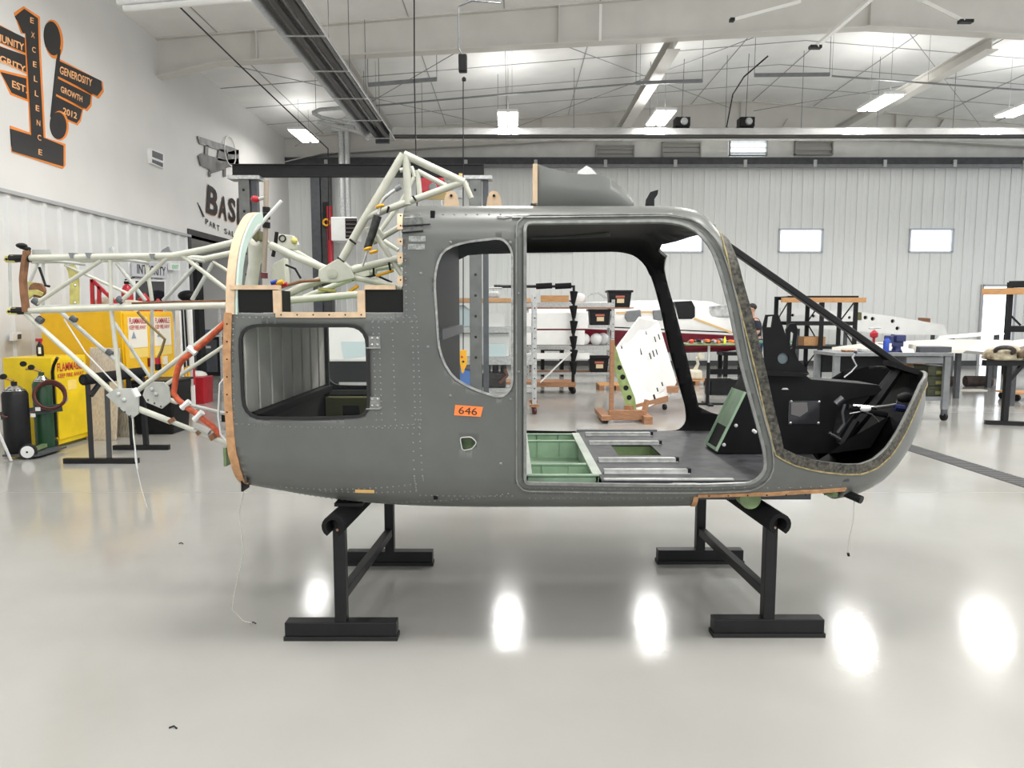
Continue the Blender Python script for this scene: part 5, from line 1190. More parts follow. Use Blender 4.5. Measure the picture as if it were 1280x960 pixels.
# next room furniture
n0 = P(258, 440, 19.0)
BC = thing('drawer_cabinet', 'black drawer cabinet with papers on top in the next room', 'cabinet', (n0.x, 18.8, 0))
m = MB(); m.box((n0.x - .1, 18.6, 0), (n0.x + 1.1, 19.2, 1.02)); m.build('body', BLACKP, BC)
for k in range(2): m = MB(); m.box((n0.x - .06 + k * .58, 18.58, .1), (n0.x + .46 + k * .58, 18.6, .94)); dd_ = m.build('drawer_front', DGREY, BC); m = MB(); m.box((n0.x + .12 + k * .58, 18.57, .72), (n0.x + .3 + k * .58, 18.582, .78)); m.build('label_holder', ALU, dd_)
m = MB(); m.box((n0.x - .12, 18.56, 1.02), (n0.x + 1.12, 19.22, 1.06)); m.build('top', WHITE, BC)
m = MB(); m.box((n0.x + .1, 18.7, 1.06), (n0.x + .4, 18.9, 1.2)); tag(m.build('paper_box', mat('box_blue', (.1, .14, .25), .6)), 'small dark blue box of papers on black drawer cabinet', 'box')
q = P(247, 400, 17.0)
SH = thing('tall_black_shelf', 'tall black shelf frame standing inside the opening', 'shelf', (q.x, 17.0, 0))
for dx in (0, .5): m = MB(); m.box((q.x - .06 - dx, 16.95, 0), (q.x + .06 - dx, 17.25, 2.9)); m.build('upright', BLACKP, SH)
for zz in (.4, 1.1, 1.9, 2.8): m = MB(); m.box((q.x - .44, 16.95, zz), (q.x - .06, 17.25, zz + .04)); m.build('shelf_board', BLACKP, SH)
q = P(231, 377, 14.2)
TS = thing('steel_table', 'pale steel table carrying a black bag beyond the truss', 'table', (q.x, 14.3, 0))
m = MB(); m.box((q.x - .35, 14.1, q.z - .04), (q.x + .75, 14.7, q.z)); m.build('tabletop', GALV, TS)
for dx in (-.3, .7):
    for yy in (14.15, 14.65): m = MB(); m.box((q.x + dx - .02, yy - .02, 0), (q.x + dx + .02, yy + .02, q.z - .04)); m.build('leg', GALV, TS)
m = MB(); m.sphere((q.x, 14.35, q.z + .115), .2, 14, 8, (1.0, .7, .57)); BG = tag(m.build('black_bag', BLACKP, None, smooth=True), 'soft black bag lying on the pale steel table', 'bag')
m = MB(); m.box((P(279, 440, 13.0).x, 13.0, 0), (P(284, 440, 13.0).x, 13.5, 1.25)); tag(m.build('olive_locker', OLIVE), 'narrow olive yellow locker edge beside the cabin rear', 'locker')
# ================================================================== gantry crane
YG = 10.5
gz1 = P(450, 206, YG).z; gz0 = P(450, 221, YG).z; gx0 = P(292, 212, YG).x; gx1 = P(605, 216, YG).x
GA = thing('gantry_crane', 'black beam gantry crane with grey posts standing behind the fuselage', 'crane', ((gx0 + gx1) / 2, YG, 0))
m = MB(); m.box((gx0, YG - .07, gz0), (gx1, YG + .07, gz0 + .016)); m.box((gx0, YG - .07, gz1 - .016), (gx1, YG + .07, gz1)); m.box((gx0, YG - .012, gz0), (gx1, YG + .012, gz1)); m.box((gx0, YG - .05, gz0 + .016), (gx1, YG + .05, gz1 - .016)); m.build('beam', BLACKP, GA)
POSTM = mat('gantry_post', (.16, .165, .16), .35, .3, var=.15, vscale=8)
for (u0, u1) in ((303, 316), (587, 602)):
    xa, xb = P(u0, 300, YG).x, P(u1, 300, YG).x
    m = MB(); m.box((xa, YG - .09, .12), (xb, YG + .09, gz0 - .02)); ps = m.build('post', POSTM, GA, bevel=.006)
    m = MB(); m.box((xb + .02, YG - .05, .12), (xb + .10, YG + .05, gz0 - .02)); m.build('post_channel', DGREY, GA)
    m = MB(); m.box((xa - .14, YG - .12, gz0 - .05), (xb + .16, YG + .12, gz0)); m.build('head_plate', GALV, GA)
    for k in range(9): m = MB(); m.dome(((xa + xb) / 2, YG - .091, gz0 - .2 - k * .3), (0, -1, 0), .02, .004, 10); m.build('pin_hole', BLACKP, ps)
    m = MB(); m.box((xa - .1, YG - .75, .12), (xb + .1, YG + .75, .24)); m.build('base_beam', BLACKP, GA)
    for yy in (YG - .65, YG + .65): m = MB(); m.lathe(((xa + xb) / 2, yy, .065), [(.0, -.025), (.062, -.025), (.065, 0), (.062, .025), (0, .025)], 14, ax=(1, 0, 0)); m.build('caster', RUBBER, GA, smooth=True)
HO = thing('chain_hoist', 'red chain hoist hanging under the black gantry beam', 'hoist', tuple(P(543, 245, YG)))
m = MB(); a, c = P(526, 243, YG), P(556, 227, YG); m.box((a.x, YG - .12, a.z), (c.x, YG + .12, gz0 - .03)); m.build('body', RED, HO, bevel=.03)
m = MB(); m.lathe(P(541, 234, YG - .12), [(0, 0), (.06, 0), (.05, .02), (0, .02)], 16, ax=(0, -1, 0)); m.build('badge', MGREY, HO)
m = MB(); m.box(((a.x + c.x) / 2 - .05, YG - .09, gz0 - .03), ((a.x + c.x) / 2 + .05, YG + .09, gz0)); m.build('trolley', BLACKP, HO)
m = MB(); m.tube([(c.x - .05, YG, a.z), (c.x - .05, YG, a.z - .5)], .012, 6); m.build('chain', STEEL, HO)
# cord reel with yellow pendant control
YP = 9.9
PD = thing('pendant_control', 'yellow hoist pendant hanging on long black cord from ceiling reel', 'pendant', tuple(P(578, 470, YP)))
m = MB(); m.prism([P(u, v, YP - .02) for u, v in ((574, 440), (577, 437), (583, 438), (584, 455), (581, 461), (579, 467), (577, 466), (575, 455))], (0, .05, 0)); m.build('handset', YELP, PD, bevel=.006)
for (u, v, mt) in ((577.5, 446, RED), (579, 452, BLACKP)): m = MB(); m.dome(P(u, v, YP - .022), (0, -1, 0), .017, .015, 10); m.build('button', mt, PD)
m = MB(); m.tube([P(579, 438, YP), P(579, 420, YP), P(579, 98, YP)], .008, 6); m.build('cord', BLACKP, PD)
m = MB(); m.box(P(573, 89, YP - .05), P(584, 70, YP + .05)); m.build('reel_case', BLACKP, PD, bevel=.015); m = MB(); m.lathe(P(580, 99, YP), [(.01, -.03), (.03, -.02), (.03, .01), (.01, .03)], 10); m.build('cord_stop', BLACKP, PD)
q = P(578.5, 70, YP); m = MB(); m.tube([q, P(573, 60, YP), P(573, 8, YP), P(590, 1, YP), P(626, 4, YP), Vector((P(640, 8, YP).x, YP, zceil(0) - .1))], .01, 6); m.build('reel_lead', DGREY, PD)
# ================================================================== behind the cabin: racks, dolly, aeroplane body
def rack(name, label, x0, x1, y0, y1, h, levels, upm, bm_, legs=None, uw=.07, braces=True, group=None, z0=.0):
    t_ = thing(name, label, 'rack', ((x0 + x1) / 2, (y0 + y1) / 2, z0), group)
    for x in (legs or (x0, x1)):
        for y in (y0, y1):
            m = MB(); m.box((x - uw / 2, y - .025, z0), (x + uw / 2, y + .025, h)); up = m.build('upright', upm, t_)
            m = MB()
            for k in range(int((h - z0) / .16)): m.dome((x, y - .026, z0 + .1 + k * .16), (0, -1, 0), .012, .003, 6)
            tag(m.build('slots', BLACKP if upm is not DGREY else WHITE, up), kind='stuff')
        if braces:
            n = 3
            for k in range(n):
                a = z0 + .2 + (h - z0 - .3) * k / n; c = z0 + .2 + (h - z0 - .3) * (k + 1) / n
                m = MB(); m.bar((x, y0 if k % 2 else y1, a), (x, y1 if k % 2 else y0, c), .02, .03); m.build('side_brace', upm, t_)
    for (z, bh, sm_) in levels:
        for y in (y0, y1): m = MB(); m.box((x0, y - .02, z - bh), (x1, y + .02, z)); m.build('beam', bm_, t_)
        m = MB(); m.box((x0 + .01, y0 + .02, z - .025), (x1 - .01, y1 - .02, z - .005)); m.build('shelf', sm_, t_)
    return t_
YA = 11.35
ra = rack('metal_rack', 'galvanised shelving rack behind the mid window, on casters', -1.10, .36, YA, YA + .6, 1.93, ((1.86, .07, WOOD), (1.40, .09, GALV), (.93, .13, GALV), (.42, .06, GALV)), GALV, GALV, z0=.16)
for x in (-1.10, .36):
    for y in (YA, YA + .6):
        m = MB(); m.box((x - .07, y - .05, .12), (x + .07, y + .05, .165)); m.build('caster_block', WOOD, ra); m = MB(); m.lathe((x, y, .06), [(0, -.02), (.058, -.02), (.058, .02), (0, .02)], 14, ax=(1, .4, 0)); m.build('caster', mat('caster_brown', (.10, .03, .025), .5), ra, smooth=True)
m = MB(); m.box((-1.05, YA - .045, 1.79), (.30, YA - .02, 1.85)); m.build('wood_edge', WOODY, ra)
def box_thing(name, label, cat, a, c, mt, bev=.004, group=None):
    m = MB(); m.box(a, c); return tag(m.build(name, mt, None, bevel=bev), label, cat, group)
def bx(u0, u1, v0, v1, Y, d=.4): a = P(u0, v1, Y); c = P(u1, v0, Y); return (a.x, Y, a.z), (c.x, Y + d, c.z)
# on rack A
box_thing('white_crate', 'white square box on upper rack shelf, seen through mid window', 'box', (-.38, YA + .1, 1.40), (-.12, YA + .5, 1.63), WHITEG)
m = MB(); m.prism([(-.90, YA + .15, 1.40), (-.60, YA + .15, 1.40), (-.62, YA + .15, 1.62), (-.80, YA + .15, 1.76), (-.92, YA + .15, 1.70)], (0, .3, 0)); tag(m.build('pale_fairing', PALEBLUE, None, bevel=.02), 'pale blue curved fairing on rack shelf behind the bulkhead edge', 'fairing')
box_thing('sheet_stack', 'white large sheet box on middle rack shelf', 'box', (-.47, YA + .1, .93), (-.05, YA + .5, 1.30), WHITEG)
box_thing('pale_blue_box', 'pale blue flat box leaning before white sheet box', 'box', (-.43, YA + .02, .93), (-.10, YA + .08, 1.13), PALEBLUE)
box_thing('white_crate', 'white tall box beside yellow pendant on rack', 'box', (-.92, YA + .1, .93), (-.62, YA + .5, 1.30), WHITEG)
m = MB(); m.prism([(-.95, YA + .05, .42), (-.62, YA + .05, .42), (-.66, YA + .05, .70), (-.93, YA + .05, .74)], (0, .3, 0)); tag(m.build('blue_cloth_bundle', mat('cloth_blue', (.12, .25, .62), .8, bump=.4, bscale=20, dist=.02), None, bevel=.03), 'blue cloth bundle on lowest rack shelf', 'cloth')
EG = thing('engine_block', 'dark greasy engine block on lowest rack shelf', 'engine', (-.28, YA + .3, .42))
IRON = mat('dark_iron', (.05, .045, .042), .5, .4, var=.5, vscale=20)
m = MB(); m.box((-.48, YA + .1, .42), (-.10, YA + .5, .66)); m.build('block', IRON, EG, bevel=.03)
for k in range(3): m = MB(); m.lathe((-.40 + k * .13, YA + .3, .64), [(.05, 0), (.05, .12), (.03, .14)], 12); m.build('cylinder_head', IRON, EG, smooth=True)
m = MB(); m.tube([(-.2, YA + .08, .5), (-.08, YA + .08, .62), (-.12, YA + .1, .72)], .03, 8); m.build('exhaust_pipe', mat('rusty', (.15, .06, .04), .6), EG, smooth=True)
box_thing('tool_grinder', 'small grey bench grinder on top of the rack', 'grinder', (-.46, YA + .15, 1.86), (-.20, YA + .4, 1.97), GALV, .03)
m = MB(); m.tube([(-.44, YA + .2, 2.02), (-.16, YA + .2, 2.02)], .015, 8); m.tube([(-.3, YA + .2, 1.97), (-.3, YA + .2, 2.03)], .012, 6); tag(m.build('grinder_rail', GALV), 'thin grey steel rail above the bench grinder', 'rail')
# back rack B
YBk = 16.0
rb_ = rack('metal_rack', 'galvanised shelving rack with wooden top behind the cone rack', .35, 2.26, YBk, YBk + .7, 1.93, ((1.86, .10, WOOD), (1.36, .06, GALV), (.90, .09, GALV), (.30, .05, WOOD)), GALV, GALV)
m = MB(); m.box((.3, YBk - .05, 1.73), (2.72, YBk + .75, 1.76)); m.build('wood_top', WOOD, rb_)
m = MB(); q = P(676, 374, YBk); m.box((q.x, YBk - .06, 1.875), (q.x + .62, YBk + .1, 2.02)); tag(m.build('pine_plank', WOODY), 'short orange pine plank on top of back rack', 'plank')
def tote(label, x, y, z, w, h, d=.36, lid=True):
    t_ = thing('storage_tote', label, 'tote', (x, y + d / 2, z), 'black storage totes')
    k = .86; m = MB(); cx = x
    m.hexa([(cx - w / 2 * k, y + .02, z), (cx + w / 2 * k, y + .02, z), (cx + w / 2 * k, y + d - .02, z), (cx - w / 2 * k, y + d - .02, z), (cx - w / 2, y, z + h), (cx + w / 2, y, z + h), (cx + w / 2, y + d, z + h), (cx - w / 2, y + d, z + h)]); m.build('tub', BLACKP, t_, bevel=.01)
    m = MB(); m.box((cx - w / 2 - .03, y - .03, z + h - .05), (cx + w / 2 + .03, y + d + .03, z + h)); m.build('rim', BLACKP, t_, bevel=.008)
    m = MB(); m.box((cx - .10, y - .012, z + h * .55), (cx + .10, y + .01, z + h * .68)); m.build('red_label', mat('label_red', (.45, .12, .08), .5), t_)
    m = MB(); m.box((cx - .07, y - .002, z + h * .25), (cx + .09, y + .016, z + h * .5)); m.build('paper_label', mat('label_cream', (.72, .58, .36), .6), t_)
    return t_
q = P(776, 376, YBk); tote('black plastic tote on wooden top at end of back rack', q.x, YBk + .1, 1.761 if q.x > 2.3 else 1.761, .52, .38)
q = P(750, 404, YBk); tote('black plastic tote on upper shelf of back rack', q.x, YBk + .02, 1.36, .48, .36)
q = P(749, 467, YBk); tote('black plastic tote on bottom plank of back rack', q.x, YBk + .02, .30, .44, .36)
for i, u in enumerate((731, 746.5, 762)):
    q = P(u, 431, YBk); m = MB(); m.sphere((q.x - (.09 if i == 2 else 0), YBk + (.2 if i < 2 else .48), .90 + .138), .138, 18, 12); tag(m.build('white_sphere', WHITE, None, smooth=True), ['white plastic sphere on rack shelf, leftmost of three', 'white plastic sphere on rack shelf, in full view', 'white plastic sphere on rack shelf, beside the wing panel'][i], 'sphere', 'white spheres')
m = MB(); m.prism([P(732, 372.5, YBk + .2), P(738, 367, YBk + .2), P(748, 365, YBk + .2), P(757, 370, YBk + .2), P(759, 373, YBk + .2), P(757, 373, YBk + .2), P(748, 367, YBk + .2), P(738, 369, YBk + .2)], (0, .1, 0)); tag(m.build('curved_strip', GALV), 'curved grey metal strip lying on back rack top', 'strip')
q = P(722, 373, YBk + .3); m = MB(); m.lathe((q.x, YBk + .3, 1.875), [(.16, 0), (.18, .06), (.16, .16), (.10, .2)], 16); tag(m.build('white_duct', WHITE, None, smooth=True), 'white round duct piece on top of back rack', 'duct')
# cone rack with the white panels it carries
YR = 14.35
q = P(717, 400, YR); qb = P(655, 400, YR)
CR = thing('cone_rack', 'black padded pipe rack on casters carrying long white panels', 'rack', (q.x - .5, YR + .3, 0))
zt_ = P(717, 358, YR).z
m = MB(); m.tube([(q.x, YR, .22), (q.x, YR, zt_), (qb.x - .6, YR, zt_)], .035, 10); m.build('pipe_frame', BLACKP, CR)
for (u0, u1) in ((670, 690), (694, 714)): a = P(u0, 358, YR); c = P(u1, 357, YR); m = MB(); m.tube([a, c], .06, 10); m.build('foam_pad', FOAM, CR, smooth=True)
for k, v in enumerate((372, 390, 409, 428, 445, 460)):
    c = P(717, v, YR); m = MB(); m.lathe(c, [(.035, -.13), (.085, .12), (.05, .13)], 10, ax=(.05 * (-1) ** k, 0, 1)); m.build('cone_pad', FOAM, CR, smooth=True)
    m = MB(); m.bar((q.x, YR, c.z - .1), (q.x - .02, YR + .7, c.z - .05), .04, .03); m.build('support_arm', BLACKP, CR)
m = MB(); m.box((qb.x - .6, YR - .04, .14), (q.x + .05, YR + .6, .24)); m.build('base_deck', WOOD, CR)
for x_ in (q.x, q.x - 1.2):
    for y_ in (YR - .02, YR + .5): m = MB(); m.lathe((x_, y_, .07), [(0, -.025), (.07, -.025), (.07, .025), (0, .025)], 14, ax=(1, .5, 0)); m.build('caster', BLACKP, CR, smooth=True)
for i, (u0, u1, v0, v1) in enumerate(((650, 735, 391, 411), (650, 731, 413, 431), (650, 737, 441.5, 449))):
    a, c = bx(u0, u1, v0, v1, YR + .12, .05); t_ = box_thing('white_sheet', ['wide white panel on the topmost arms of cone rack', 'wide white panel second down on cone rack', 'narrow white strip panel low on cone rack'][i], 'panel', a, c, WHITEG, .006, 'white panels on the cone rack')
m = MB(); m.bar(P(675, 478, YR - .12), P(714, 440, YR - .12), .02, .13, up=(1, 0, 1)); tag(m.build('white_strut', WHITEG), 'white flat strut leaning diagonally on the cone rack', 'strut')
# ---- wing panel on its wooden dolly
d0 = F(783, 530)
DO = thing('wooden_dolly', 'brown timber dolly on casters under white wing section', 'dolly', (d0.x, d0.y + .3, 0))
for (a, c) in ((bx(761, 806, 513, 525, d0.y + .1, .09)), (bx(752, 764, 520, 526, d0.y, .9)), (bx(805, 816, 521, 533, d0.y - .05, .9)), (bx(762, 768.5, 425, 513, d0.y + .12, .09))):
    m = MB(); m.box(a, c); m.build('timber', WOOD, DO, bevel=.004)
m = MB(); a, c = bx(818, 848, 483, 491, d0.y + 1.5, .1); m.box(a, c); m.build('timber', WOOD, DO)
m = MB(); m.bar(Vector((P(784, 519, d0.y + .15).x, d0.y + .15, .20)), Vector((P(832, 487, d0.y + 1.5).x, d0.y + 1.5, .20)), .1, .1); m.build('timber', WOOD, DO)
for (x_, y_) in ((P(758, 526, d0.y).x, d0.y + .06), (P(809, 530, d0.y).x, d0.y + .02), (P(760, 526, d0.y).x, d0.y + .8), (P(832, 487, d0.y + 1.5).x, d0.y + 1.55)):
    m = MB(); m.lathe((x_, y_, .05), [(0, -.02), (.05, -.02), (.05, .02), (0, .02)], 14, ax=(1, .3, 0)); m.build('caster', BLACKP, DO, smooth=True)
Yw = d0.y + .25
WG = thing('wing_section', 'white slotted wing section with green end rib, propped on dolly', 'wing section', tuple(P(793, 512, Yw)))
sk = [P(769, 437, Yw), P(799, 397, Yw + .5), P(823, 402, Yw + 1.2), P(846, 478, Yw + 1.5), P(836, 497, Yw + 1.3), P(797, 516, Yw + .05)]
vs = sk + [p_ + Vector((.02, .14, .02)) for p_ in sk]; m = MB(); n = 6
m.add(vs, [tuple(range(n - 1, -1, -1)), tuple(range(n, 2 * n))] + [(i, (i + 1) % n, n + (i + 1) % n, n + i) for i in range(n)]); wsk = m.build('skin', WHITEG, WG, bevel=.01)
flat_plate('end_rib', [(763, 430), (769, 432), (775, 450), (794, 498), (796, 516), (785, 515), (779, 497), (768, 462)], [circ(774.5, 459.5, 3.2, 12), circ(778.5, 471.5, 3.4, 12), circ(782.5, 485, 3.4, 12), circ(786.5, 497, 3.3, 12)], Yw - .03, .02, mat('rib_green', (.26, .34, .13), .5, var=.15, vscale=12), WG)
flat_plate('rib_backing', [(770, 452), (775, 452), (792, 500), (790, 508), (784, 505)], [], Yw + .0, .01, BLACKP, WG)
def onskin(s, t): # bilinear on the skin quad
    a = sk[0] + (sk[5] - sk[0]) * t; c = sk[2] + (sk[3] - sk[2]) * t; return a + (c - a) * s
for (u, v, du, dv) in ((807, 414, 1.5, 9), (798, 422, 1.5, 9), (801, 439, 1.5, 9), (813, 445, 1.3, 8), (817, 442, 1.2, 8), (821, 440, 1, 7), (819, 424, 1, 7), (824, 421, 1, 7), (783, 425, 2, 4), (788, 419, 2, 4), (777, 434, 2, 4), (794, 411, 2, 4), (818, 496, 3.5, 6), (822, 487, 1.5, 5), (828, 480, 1.5, 5)):
    # project the slot centre on the skin plane
    n_ = (sk[2] - sk[0]).cross(sk[5] - sk[0]).normalized(); d_ = ray(u, v); o_ = Vector((0, 0, CAMH)); k_ = (sk[0] - o_).dot(n_) / d_.dot(n_); c = o_ + d_ * k_
    if n_.y > 0: n_ = -n_
    s_ = k_ / FPX; ex = (sk[2] - sk[0]).normalized(); ey = n_.cross(ex)
    up = Vector((-.25, 0, 1)).normalized(); up = (up - n_ * up.dot(n_)).normalized(); sx_ = up.cross(n_)
    m = MB(); m.prism([c + sx_ * (a_ * du * s_ / 2) + up * (b_ * dv * s_ / 2) + n_ * .004 for a_, b_ in ((-1, -1), (1, -1), (1, 1), (-1, 1))], n_ * -.012); m.build('slot', BLACKP, WG)
m = MB(); m.bar(P(804, 519, Yw - .1), P(809, 500, Yw - .05), .06, .06); m.build('chock', WOOD, DO)
# ---- white and maroon aeroplane body
YPl = 18.6
st = [(640, 388, 428, .35), (690, 380, 432, .48), (740, 377, 436, .55), (800, 375, 440, .62), (860, 374.5, 442, .64), (890, 376, 441, .62), (912, 384, 440, .56), (925, 398, 438, .44), (933, 412, 435, .28), (937, 424, 430, .08)]
PLN = thing('aeroplane', 'white and maroon light aeroplane body without wings, at the far wall', 'aeroplane', tuple(P(800, 445, YPl)))
m = MB(); nn = 24; vs = []; fs = []
for (u, v0, v1, w) in st:
    a = P(u, v0, YPl - w * .5); c = P(u, v1, YPl - w * .5); zc = (a.z + c.z) / 2; hz = (a.z - c.z) / 2
    for k in range(nn):
        an = 2 * PI * k / nn; cx_ = math.copysign(abs(math.cos(an)) ** .75, math.cos(an)); sx_ = math.copysign(abs(math.sin(an)) ** .75, math.sin(an)); vs.append((a.x, YPl + w * cx_, zc + hz * sx_))
L = len(st)
for i in range(L - 1):
    for k in range(nn): fs.append((i * nn + k, i * nn + (k + 1) % nn, (i + 1) * nn + (k + 1) % nn, (i + 1) * nn + k))
fs += [tuple(range(nn)), tuple((L - 1) * nn + k for k in range(nn))]
m.add(vs, fs); body = m.build('body', [WHITEG, MAROON, BLACKP], PLN, smooth=True, angle=70)
mel = body.data
bm = bmesh.new(); bm.from_mesh(mel)
z_at = lambda x: (P(640, 407, YPl - .55).z + (P(930, 418, YPl - .55).z - P(640, 407, YPl - .55).z) * (x - st_x0) / (st_x1 - st_x0))
st_x0, st_x1 = P(640, 400, YPl - .5).x, P(937, 400, YPl - .2).x
z0_ = P(700, 407, YPl - .55).z; z1_ = P(935, 420, YPl - .4).z
nrm_ = Vector((-(z1_ - z0_), 0, st_x1 - st_x0)).normalized(); org_ = ORG[PLN.name]
for off in (0.0, .055, .085):
    bmesh.ops.bisect_plane(bm, geom=bm.verts[:] + bm.edges[:] + bm.faces[:], plane_co=Vector((st_x0, YPl, z0_ + off)) - org_, plane_no=nrm_)
for f in bm.faces:
    d_ = (f.calc_center_median() - (Vector((st_x0, YPl, z0_)) - org_)).dot(nrm_)
    f.material_index = 1 if d_ < 0 else (0 if d_ < .055 else (2 if d_ < .085 else 0)); f.smooth = True
bm.to_mesh(mel); bm.free()
for (pts, mt, nm) in (([(782, 389), (801, 387), (802, 398), (797, 402), (784, 402), (781, 397)], MGREY, 'cabin_window'), ([(816, 388), (828, 387), (828, 401), (817, 400)], MGREY, 'cabin_window'), ([(843, 377), (865, 376), (869, 384), (869, 396), (865, 399), (848, 399), (846, 386)], BLACKP, 'door_opening'), ([(888, 383), (908, 381), (914, 388), (914, 396), (890, 397), (887, 390)], mat('taped_window', (.45, .46, .46), .2, var=.5, vscale=4), 'windscreen_pane')):
    m = MB(); m.prism([P(u, v, YPl - (.64 if u < 875 else .60)) for u, v in pts], (0, .25, 0)); m.build(nm, mt, PLN, bevel=.02)
for (a, c) in (((770, 391), (816, 390)), ((868, 398), (915, 416))): m = MB(); m.bar(P(*a, YPl - .645), P(*c, YPl - .60), .01, .05); m.build('gold_stripe', mat('stripe_gold', (.75, .5, .22), .5), PLN)
SD = thing('body_stand', 'black steel frame stand under aeroplane body nose', 'stand', (P(916, 460, YPl).x, YPl, 0))
zt_ = P(916, 438, YPl - .4).z - .06
for dx in (-.27, .27):
    for dy in (-.25, .25): m = MB(); m.box((SD.location.x + dx - .05, YPl + dy - .04, 0), (SD.location.x + dx + .05, YPl + dy + .04, zt_)); m.build('leg', BLACKP, SD)
m = MB(); m.box((SD.location.x - .35, YPl - .3, zt_ - .08), (SD.location.x + .35, YPl + .3, zt_)); m.build('top_frame', BLACKP, SD); m = MB(); m.box((SD.location.x - .75, YPl - .33, .06), (SD.location.x + .32, YPl - .25, .2)); m.build('lower_bar', BLACKP, SD)
S2 = thing('body_stand', 'black steel frame stand under aeroplane body tail', 'stand', (P(690, 460, YPl).x, YPl, 0)); zt_ = P(690, 432, YPl - .3).z - .06
for dx in (-.25, .25):
    for dy in (-.2, .2): m = MB(); m.box((S2.location.x + dx - .04, YPl + dy - .04, 0), (S2.location.x + dx + .04, YPl + dy + .04, zt_)); m.build('leg', BLACKP, S2)
m = MB(); m.box((S2.location.x - .3, YPl - .25, zt_ - .08), (S2.location.x + .3, YPl + .25, zt_)); m.build('top_frame', BLACKP, S2)
# ---- round tool stand
tb0 = F(893, 506); zt_ = P(886, 431, tb0.y).z
TT = thing('tool_stand', 'single-leg stand with green tray full of red and orange tools', 'tool stand', (tb0.x, tb0.y, 0))
px_ = P(886, 440, tb0.y).x
zm = P(886, 453, tb0.y).z
m = MB(); m.tube([(px_, tb0.y, zm), (px_, tb0.y, zt_)], .022, 10); m.build('upper_post', WHITE, TT); m = MB(); m.tube([(px_, tb0.y, .03), (px_, tb0.y, zm)], .032, 10); m.build('lower_post', BLACKP, TT)
m = MB(); m.box((px_ - .25, tb0.y - .04, 0), (px_ + .3, tb0.y + .04, .035)); m.box((px_ - .04, tb0.y - .25, 0), (px_ + .04, tb0.y + .25, .035)); m.build('base', BLACKP, TT)
m = MB(); xa, xb = P(853, 430, tb0.y).x, P(917, 430, tb0.y).x; m.box((xa, tb0.y - .28, zt_), (xb, tb0.y + .28, zt_ + .03)); m.build('tray', GREEND, TT, bevel=.01)
rnd = random.Random(3)
TLC = [mat('tool_red', (.55, .03, .04), .4), mat('tool_orange', (.85, .2, .04), .4), BLACKP, STEEL]
for k in range(14):
    x_ = xa + .08 + (xb - xa - .16) * (k + .5) / 14; y_ = tb0.y - .2 + .4 * rnd.random(); a_ = PI / 2 + .3 * (rnd.random() - .5); ln = .10 + .08 * rnd.random(); mt = TLC[k % 4]
    t_ = thing('hand_tool', ['red-handled hand tool lying in the green tray', 'orange-handled hand tool lying in the green tray', 'black-handled hand tool lying in the green tray', 'bare steel hand tool lying in the green tray'][k % 4], 'tool', (x_, y_, zt_ + .03), 'hand tools in the tray')
    dv_ = Vector((math.cos(a_), math.sin(a_), 0)); c = Vector((x_, y_, zt_ + .03 + .027 + .012 * (k % 3)))
    m = MB(); m.bar(c - dv_ * ln, c, .05, .05); m.build('grip', mt, t_, bevel=.010); m = MB(); m.tube([c, c + dv_ * ln * .9], .014, 6); m.build('shank', STEEL, t_)
m = MB(); c = (P(904, 424, tb0.y).x, tb0.y - .1, zt_ + .03); m.lathe(c, [(.022, 0), (.024, .07), (.012, .09), (.01, .12)], 10); tag(m.build('yellow_bottle', mat('bottle_yellow', (.75, .75, .05), .4), None, smooth=True), 'small yellow bottle standing on green tool tray', 'bottle')
# black open bin on floor
o0 = F(904, 494); OB = thing('open_tub', 'black open plastic tub on floor beside tool stand', 'tub', (o0.x, o0.y + .2, 0))
w_, d_, h_ = .26, .42, .30
for (a, c) in (((-w_, 0), (w_, .02)), ((-w_, d_ - .02), (w_, d_)), ((-w_, 0), (-w_ + .02, d_)), ((w_ - .02, 0), (w_, d_))): m = MB(); m.box((o0.x + a[0], o0.y + a[1], .015), (o0.x + c[0], o0.y + c[1], h_)); m.build('side', BLACKP, OB, bevel=.004)
m = MB(); m.box((o0.x - w_, o0.y, 0), (o0.x + w_, o0.y + d_, .015)); m.build('bottom', BLACKP, OB); m = MB(); m.box((o0.x - w_ - .02, o0.y - .02, h_ - .02), (o0.x + w_ + .02, o0.y - .001, h_ + .01)); m.build('rim', BLACKP, OB)
# small pallet with cream casting
p0 = F(872, 482); PT = thing('wood_pallet', 'small pine pallet on floor under the cream casting', 'pallet', (p0.x, p0.y + .3, 0))
for k in range(5): m = MB(); m.box((p0.x - .4, p0.y + k * .13, .10), (p0.x + .4, p0.y + .10 + k * .13, .125)); m.build('slat', WOODY, PT)
for k in range(3): m = MB(); m.box((p0.x - .4 + k * .35, p0.y, 0), (p0.x - .3 + k * .35, p0.y + .62, .10)); m.build('bearer', WOOD, PT)
CREAM = mat('cream_casting', (.66, .62, .50), .5, var=.1)
CC = thing('cream_casting', 'cream painted gearbox casting with crooked arm on small pallet', 'casting', (p0.x, p0.y + .25, .125))
m = MB(); m.box((p0.x - .18, p0.y + .1, .125), (p0.x + .14, p0.y + .45, .34)); m.build('case', CREAM, CC, bevel=.05)
m = MB(); m.tube([(p0.x - .02, p0.y + .25, .3), (p0.x + .05, p0.y + .2, .48), (p0.x + .02, p0.y + .2, .60), (p0.x + .10, p0.y + .2, .66)], [.05, .035, .04, .05], 10); m.build('arm', CREAM, CC, smooth=True)
m = MB(); m.lathe((p0.x + .1, p0.y + .1, .66), [(.0, 0), (.07, 0), (.07, .1), (0, .1)], 14, ax=(0, 1, 0)); m.build('flange', CREAM, CC, smooth=True)
